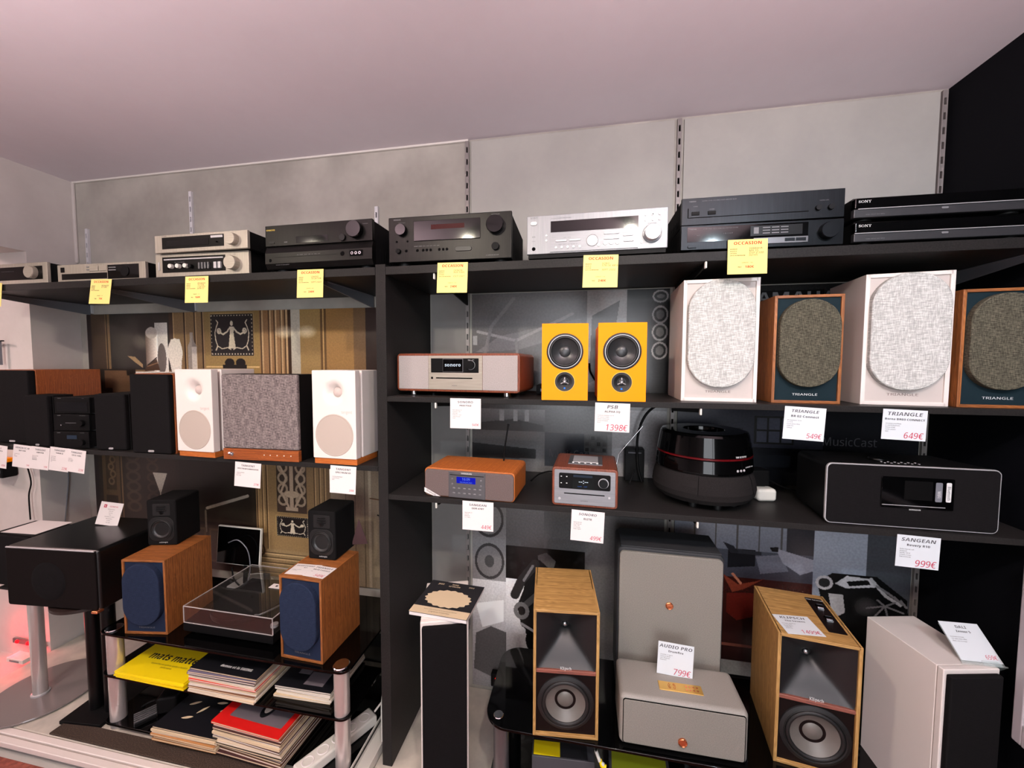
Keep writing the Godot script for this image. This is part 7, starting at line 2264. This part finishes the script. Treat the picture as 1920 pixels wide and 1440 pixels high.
	o = thing("power_strip", "white multi socket power strip behind the right front rack post", "power strip", Vector3(-0.905, 0.0305, 0.40), -28.0)
	st = B(); rb(st, Vector3(0, 0.02, 0), Vector3(0.062, 0.04, 0.30), 0.008, 2); fin("body", st, M.white_plastic, o)
	for k in 5:
		st = B(); lat(st, Vector3(0, 0.04, -0.11 + k * 0.055), [Vector2(0.021, 0), Vector2(0.020, 0.002), Vector2(0.018, 0.002), Vector2(0.017, -0.003), Vector2(0, -0.003)], 1, 24); fin("socket", st, M.paper, o)
	o = thing("cable_duct", "open white cable duct on the platform beside the upright panel", "cable duct", Vector3(-0.778, 0, 0.32), 0.0)
	st = B(); rb(st, Vector3(0, 0.003, 0), Vector3(0.066, 0.006, 0.40), 0.001); rb(st, Vector3(-0.031, 0.02, 0), Vector3(0.004, 0.04, 0.40), 0.001); rb(st, Vector3(0.031, 0.02, 0), Vector3(0.004, 0.04, 0.40), 0.001); fin("channel", st, M.white_plastic, o)
	# adapters and leads on the lowest tier
	o = thing("power_adapter", "black power adapter on the lowest rack tier by the left post", "adapter", Vector3(-1.72, 0.0305, 0.36), 25.0)
	st = B(); rb(st, Vector3(0, 0.035, 0), Vector3(0.075, 0.07, 0.10), 0.010, 2); fin("body", st, M.black, o)
	st = B(); tube(st, curve([Vector3(0, 0.06, -0.05), Vector3(0.03, 0.12, -0.07), Vector3(-0.02, 0.15, -0.04), Vector3(0.03, 0.165, 0.0), Vector3(0.06, 0.13, -0.02)], 8), 0.004, 8); fin("lead", st, M.black, o)
	o = thing("white_plug_block", "white plug block hanging behind the black adapter", "plug", Vector3(-1.655, 0.0305, 0.27), -12.0)
	st = B(); rb(st, Vector3(0, 0.075, 0), Vector3(0.07, 0.11, 0.05), 0.010, 2); fin("body", st, M.paper, o)
	st = B(); tube(st, [Vector3(0, 0.03, 0.0), Vector3(0, 0.0, 0.0)], 0.012, 10); fin("lead", st, M.white_plastic, o)
	o = thing("flat_transformer", "ribbed black transformer on the lowest rack tier", "transformer", Vector3(-1.765, 0.0305, 0.435), -35.0)
	for k in 5:
		st = B(); rb(st, Vector3(-0.024 + k * 0.012, 0.010, 0), Vector3(0.007, 0.020, 0.07), 0.001); fin("rib", st, M.silver_dark, o)
	st = B(); rb(st, Vector3(0, 0.007, 0), Vector3(0.068, 0.014, 0.066), 0.002); fin("body", st, M.black, o)
	cable("black cable over the ribbed transformer", [Vector3(-1.82, 0.036, 0.40), Vector3(-1.80, 0.06, 0.42), Vector3(-1.77, 0.072, 0.40), Vector3(-1.755, 0.05, 0.37)], 0.004, M.black)
	cable("white cable along the lowest tier behind the black topped pile", [Vector3(-1.80, 0.036, 0.30), Vector3(-1.76, 0.036, 0.24), Vector3(-1.72, 0.036, 0.16), Vector3(-1.66, 0.036, 0.10)], 0.005, M.white_plastic)
	# under the glass table
	o = thing("magazine", "colour magazine with a yellow corner on the shelf under the glass table", "magazine", Vector3(-0.055, 0.0585, 0.36), 4.0)
	xf = Transform3D(Basis(Vector3(1, 0, 0), -0.0), Vector3.ZERO)
	st = B(); rb(st, Vector3(0, 0.055, -0.05), Vector3(0.21, 0.11, 0.20), 0.002); fin("magazine_block", st, M.print_dim, o)
	st = B(); rb(st, Vector3(-0.01, 0.1105, -0.04), Vector3(0.185, 0.001, 0.17)); fin("cover_photo", st, M.ink, o)
	st = B(); rb(st, Vector3(-0.055, 0.1112, 0.02), Vector3(0.09, 0.001, 0.05)); fin("cover_corner", st, M.yellow, o)
	st = B()
	for k in 6:
		rb(st, Vector3(-0.08 + k * 0.03, 0.1112, -0.06 + 0.02 * (k % 2)), Vector3(0.016, 0.001, 0.03))
	fin("cover_print", st, M.print_grey, o)
	o = thing("magazine", "green and yellow magazine on the shelf under the small grey speaker", "magazine", Vector3(0.20, 0.0585, 0.40), -3.0)
	st = B(); rb(st, Vector3(0, 0.035, -0.05), Vector3(0.20, 0.07, 0.20), 0.002); fin("magazine_block", st, M.print_dim, o)
	st = B(); rb(st, Vector3(0, 0.0706, -0.03), Vector3(0.18, 0.001, 0.12)); fin("cover", st, mat("lime", Color(0.62, 0.66, 0.12), 0.5), o)
	o = thing("plug_lead", "white and yellow plug hanging below the edge of the glass table", "plug", Vector3(0.066, 0.245, 0.455), 0)
	st = B(); tube(st, [Vector3(-0.012, 0.022, 0), Vector3(0.0, -0.006, 0.004), Vector3(0.012, -0.016, 0.004)], 0.0055, 10); fin("white_plug", st, M.white_plastic, o)
	st = B(); tube(st, [Vector3(0.002, -0.004, 0.004), Vector3(0.006, -0.02, 0.004), Vector3(0.02, -0.022, 0.004)], 0.006, 10); fin("yellow_plug", st, M.yellow, o)
	st = B(); tube(st, curve([Vector3(-0.012, 0.022, 0), Vector3(-0.004, 0.045, -0.006), Vector3(0.02, 0.07, -0.02), Vector3(0.03, 0.078, -0.05)], 6), 0.0025, 8); fin("lead", st, M.black, o)
	o = thing("dark_card", "dark triangular card leaning behind the right monitor speaker", "card", Vector3(-0.925, 0.735, 0.205), 20.0)
	st = B(); slab(st, PackedVector2Array([Vector2(-0.03, 0), Vector2(0.035, 0), Vector2(0.0, 0.11)]), -0.001, 0.001); fin("sheet", st, M.sleeve_plum, o)
	# red indicator behind the left floor speaker
	o = thing("socket_light", "small red lit switch low behind the left floor speaker", "switch", Vector3(-0.36, 0.09, 0.035))
	st = B(); rb(st, Vector3(0, 0, 0), Vector3(0.06, 0.06, 0.03), 0.004); fin("switch_plate", st, M.black, o)
	st = B(); rb(st, Vector3(0, 0.0, 0.017), Vector3(0.02, 0.03, 0.008), 0.003); fin("red_light", st, M.red_led, o)
	# left edge: lamp bar, adapter, red strip light
	o = thing("clip_lamp", "small dark lamp bar on the pale wall at the left edge", "lamp", Vector3(-2.93, 1.545, 0.197))
	st = B(); rb(st, Vector3(-0.02, 0.06, 0.03), Vector3(0.22, 0.006, 0.012), 0.002); fin("bar", st, M.black_metal, o)
	st = B(); rb(st, Vector3(0.045, 0.0, 0.02), Vector3(0.012, 0.12, 0.012), 0.002); fin("stem", st, M.bracket_grey, o)
	st = B(); lat(st, Vector3(-0.035, 0.012, 0.03), [Vector2(0, 0), Vector2(0.017, 0), Vector2(0.012, 0.006), Vector2(0.011, 0.044), Vector2(0, 0.045)], 1, 20); fin("spot_head", st, M.bracket_grey, o)
	o = thing("adapter_box", "black box with a yellow ring on the pale wall at the left edge", "box", Vector3(-2.925, 0.955, 0.197))
	st = B(); rb(st, Vector3(0, 0, 0.03), Vector3(0.15, 0.075, 0.058), 0.006); fin("body", st, M.black, o)
	st = B(); lat(st, Vector3(0.0, 0, 0.059), [Vector2(0.022, 0), Vector2(0.02, 0.004), Vector2(0.013, 0.004), Vector2(0.012, 0)], 2, 24); fin("yellow_ring", st, M.yellow, o)
	st = B(); lat(st, Vector3(0.05, -0.003, 0.059), [Vector2(0.018, 0), Vector2(0.016, 0.003), Vector2(0.011, 0.003), Vector2(0.01, 0)], 2, 24); fin("grey_ring", st, M.print_grey, o)
	st = B(); rb(st, Vector3(0.03, 0.05, 0.03), Vector3(0.10, 0.02, 0.04), 0.003); fin("orange_label", st, M.orange, o)
	o = thing("red_strip_light", "glowing red strip light low on the wall at the left edge", "strip light", Vector3(-2.83, 0.035, 0.205))
	st = B(); rb(st, Vector3(0, 0, 0.004), Vector3(0.22, 0.024, 0.008), 0.002); fin("channel", st, M.silver_dark, o)
	for k in 3:
		st = B(); lat(st, Vector3(-0.075 + k * 0.075, 0, 0.008), dome(0.010, 0.008), 2, 16); fin("red_lamp", st, M.red_glow, o)
	var l := OmniLight3D.new()
	l.name = "red_strip_glow"
	l.light_color = Color(1.0, 0.08, 0.14)
	l.light_energy = 0.06
	l.light_size = 0.04
	l.omni_range = 3.0
	l.omni_attenuation = 2.0
	l.shadow_enabled = true
	l.position = Vector3(-2.84, 0.05, 0.27)
	add_child(l, true)
	o = thing("white_box", "low white box on the platform beside the column foot", "box", Vector3(-2.77, 0, 0.24))
	st = B(); rb(st, Vector3(0, 0.011, 0.03), Vector3(0.11, 0.022, 0.05), 0.003); fin("body", st, M.white_plastic, o)
	st = B(); rb(st, Vector3(0, 0.011, 0.056), Vector3(0.06, 0.008, 0.002), 0.0005); fin("slot", st, M.print_grey, o)
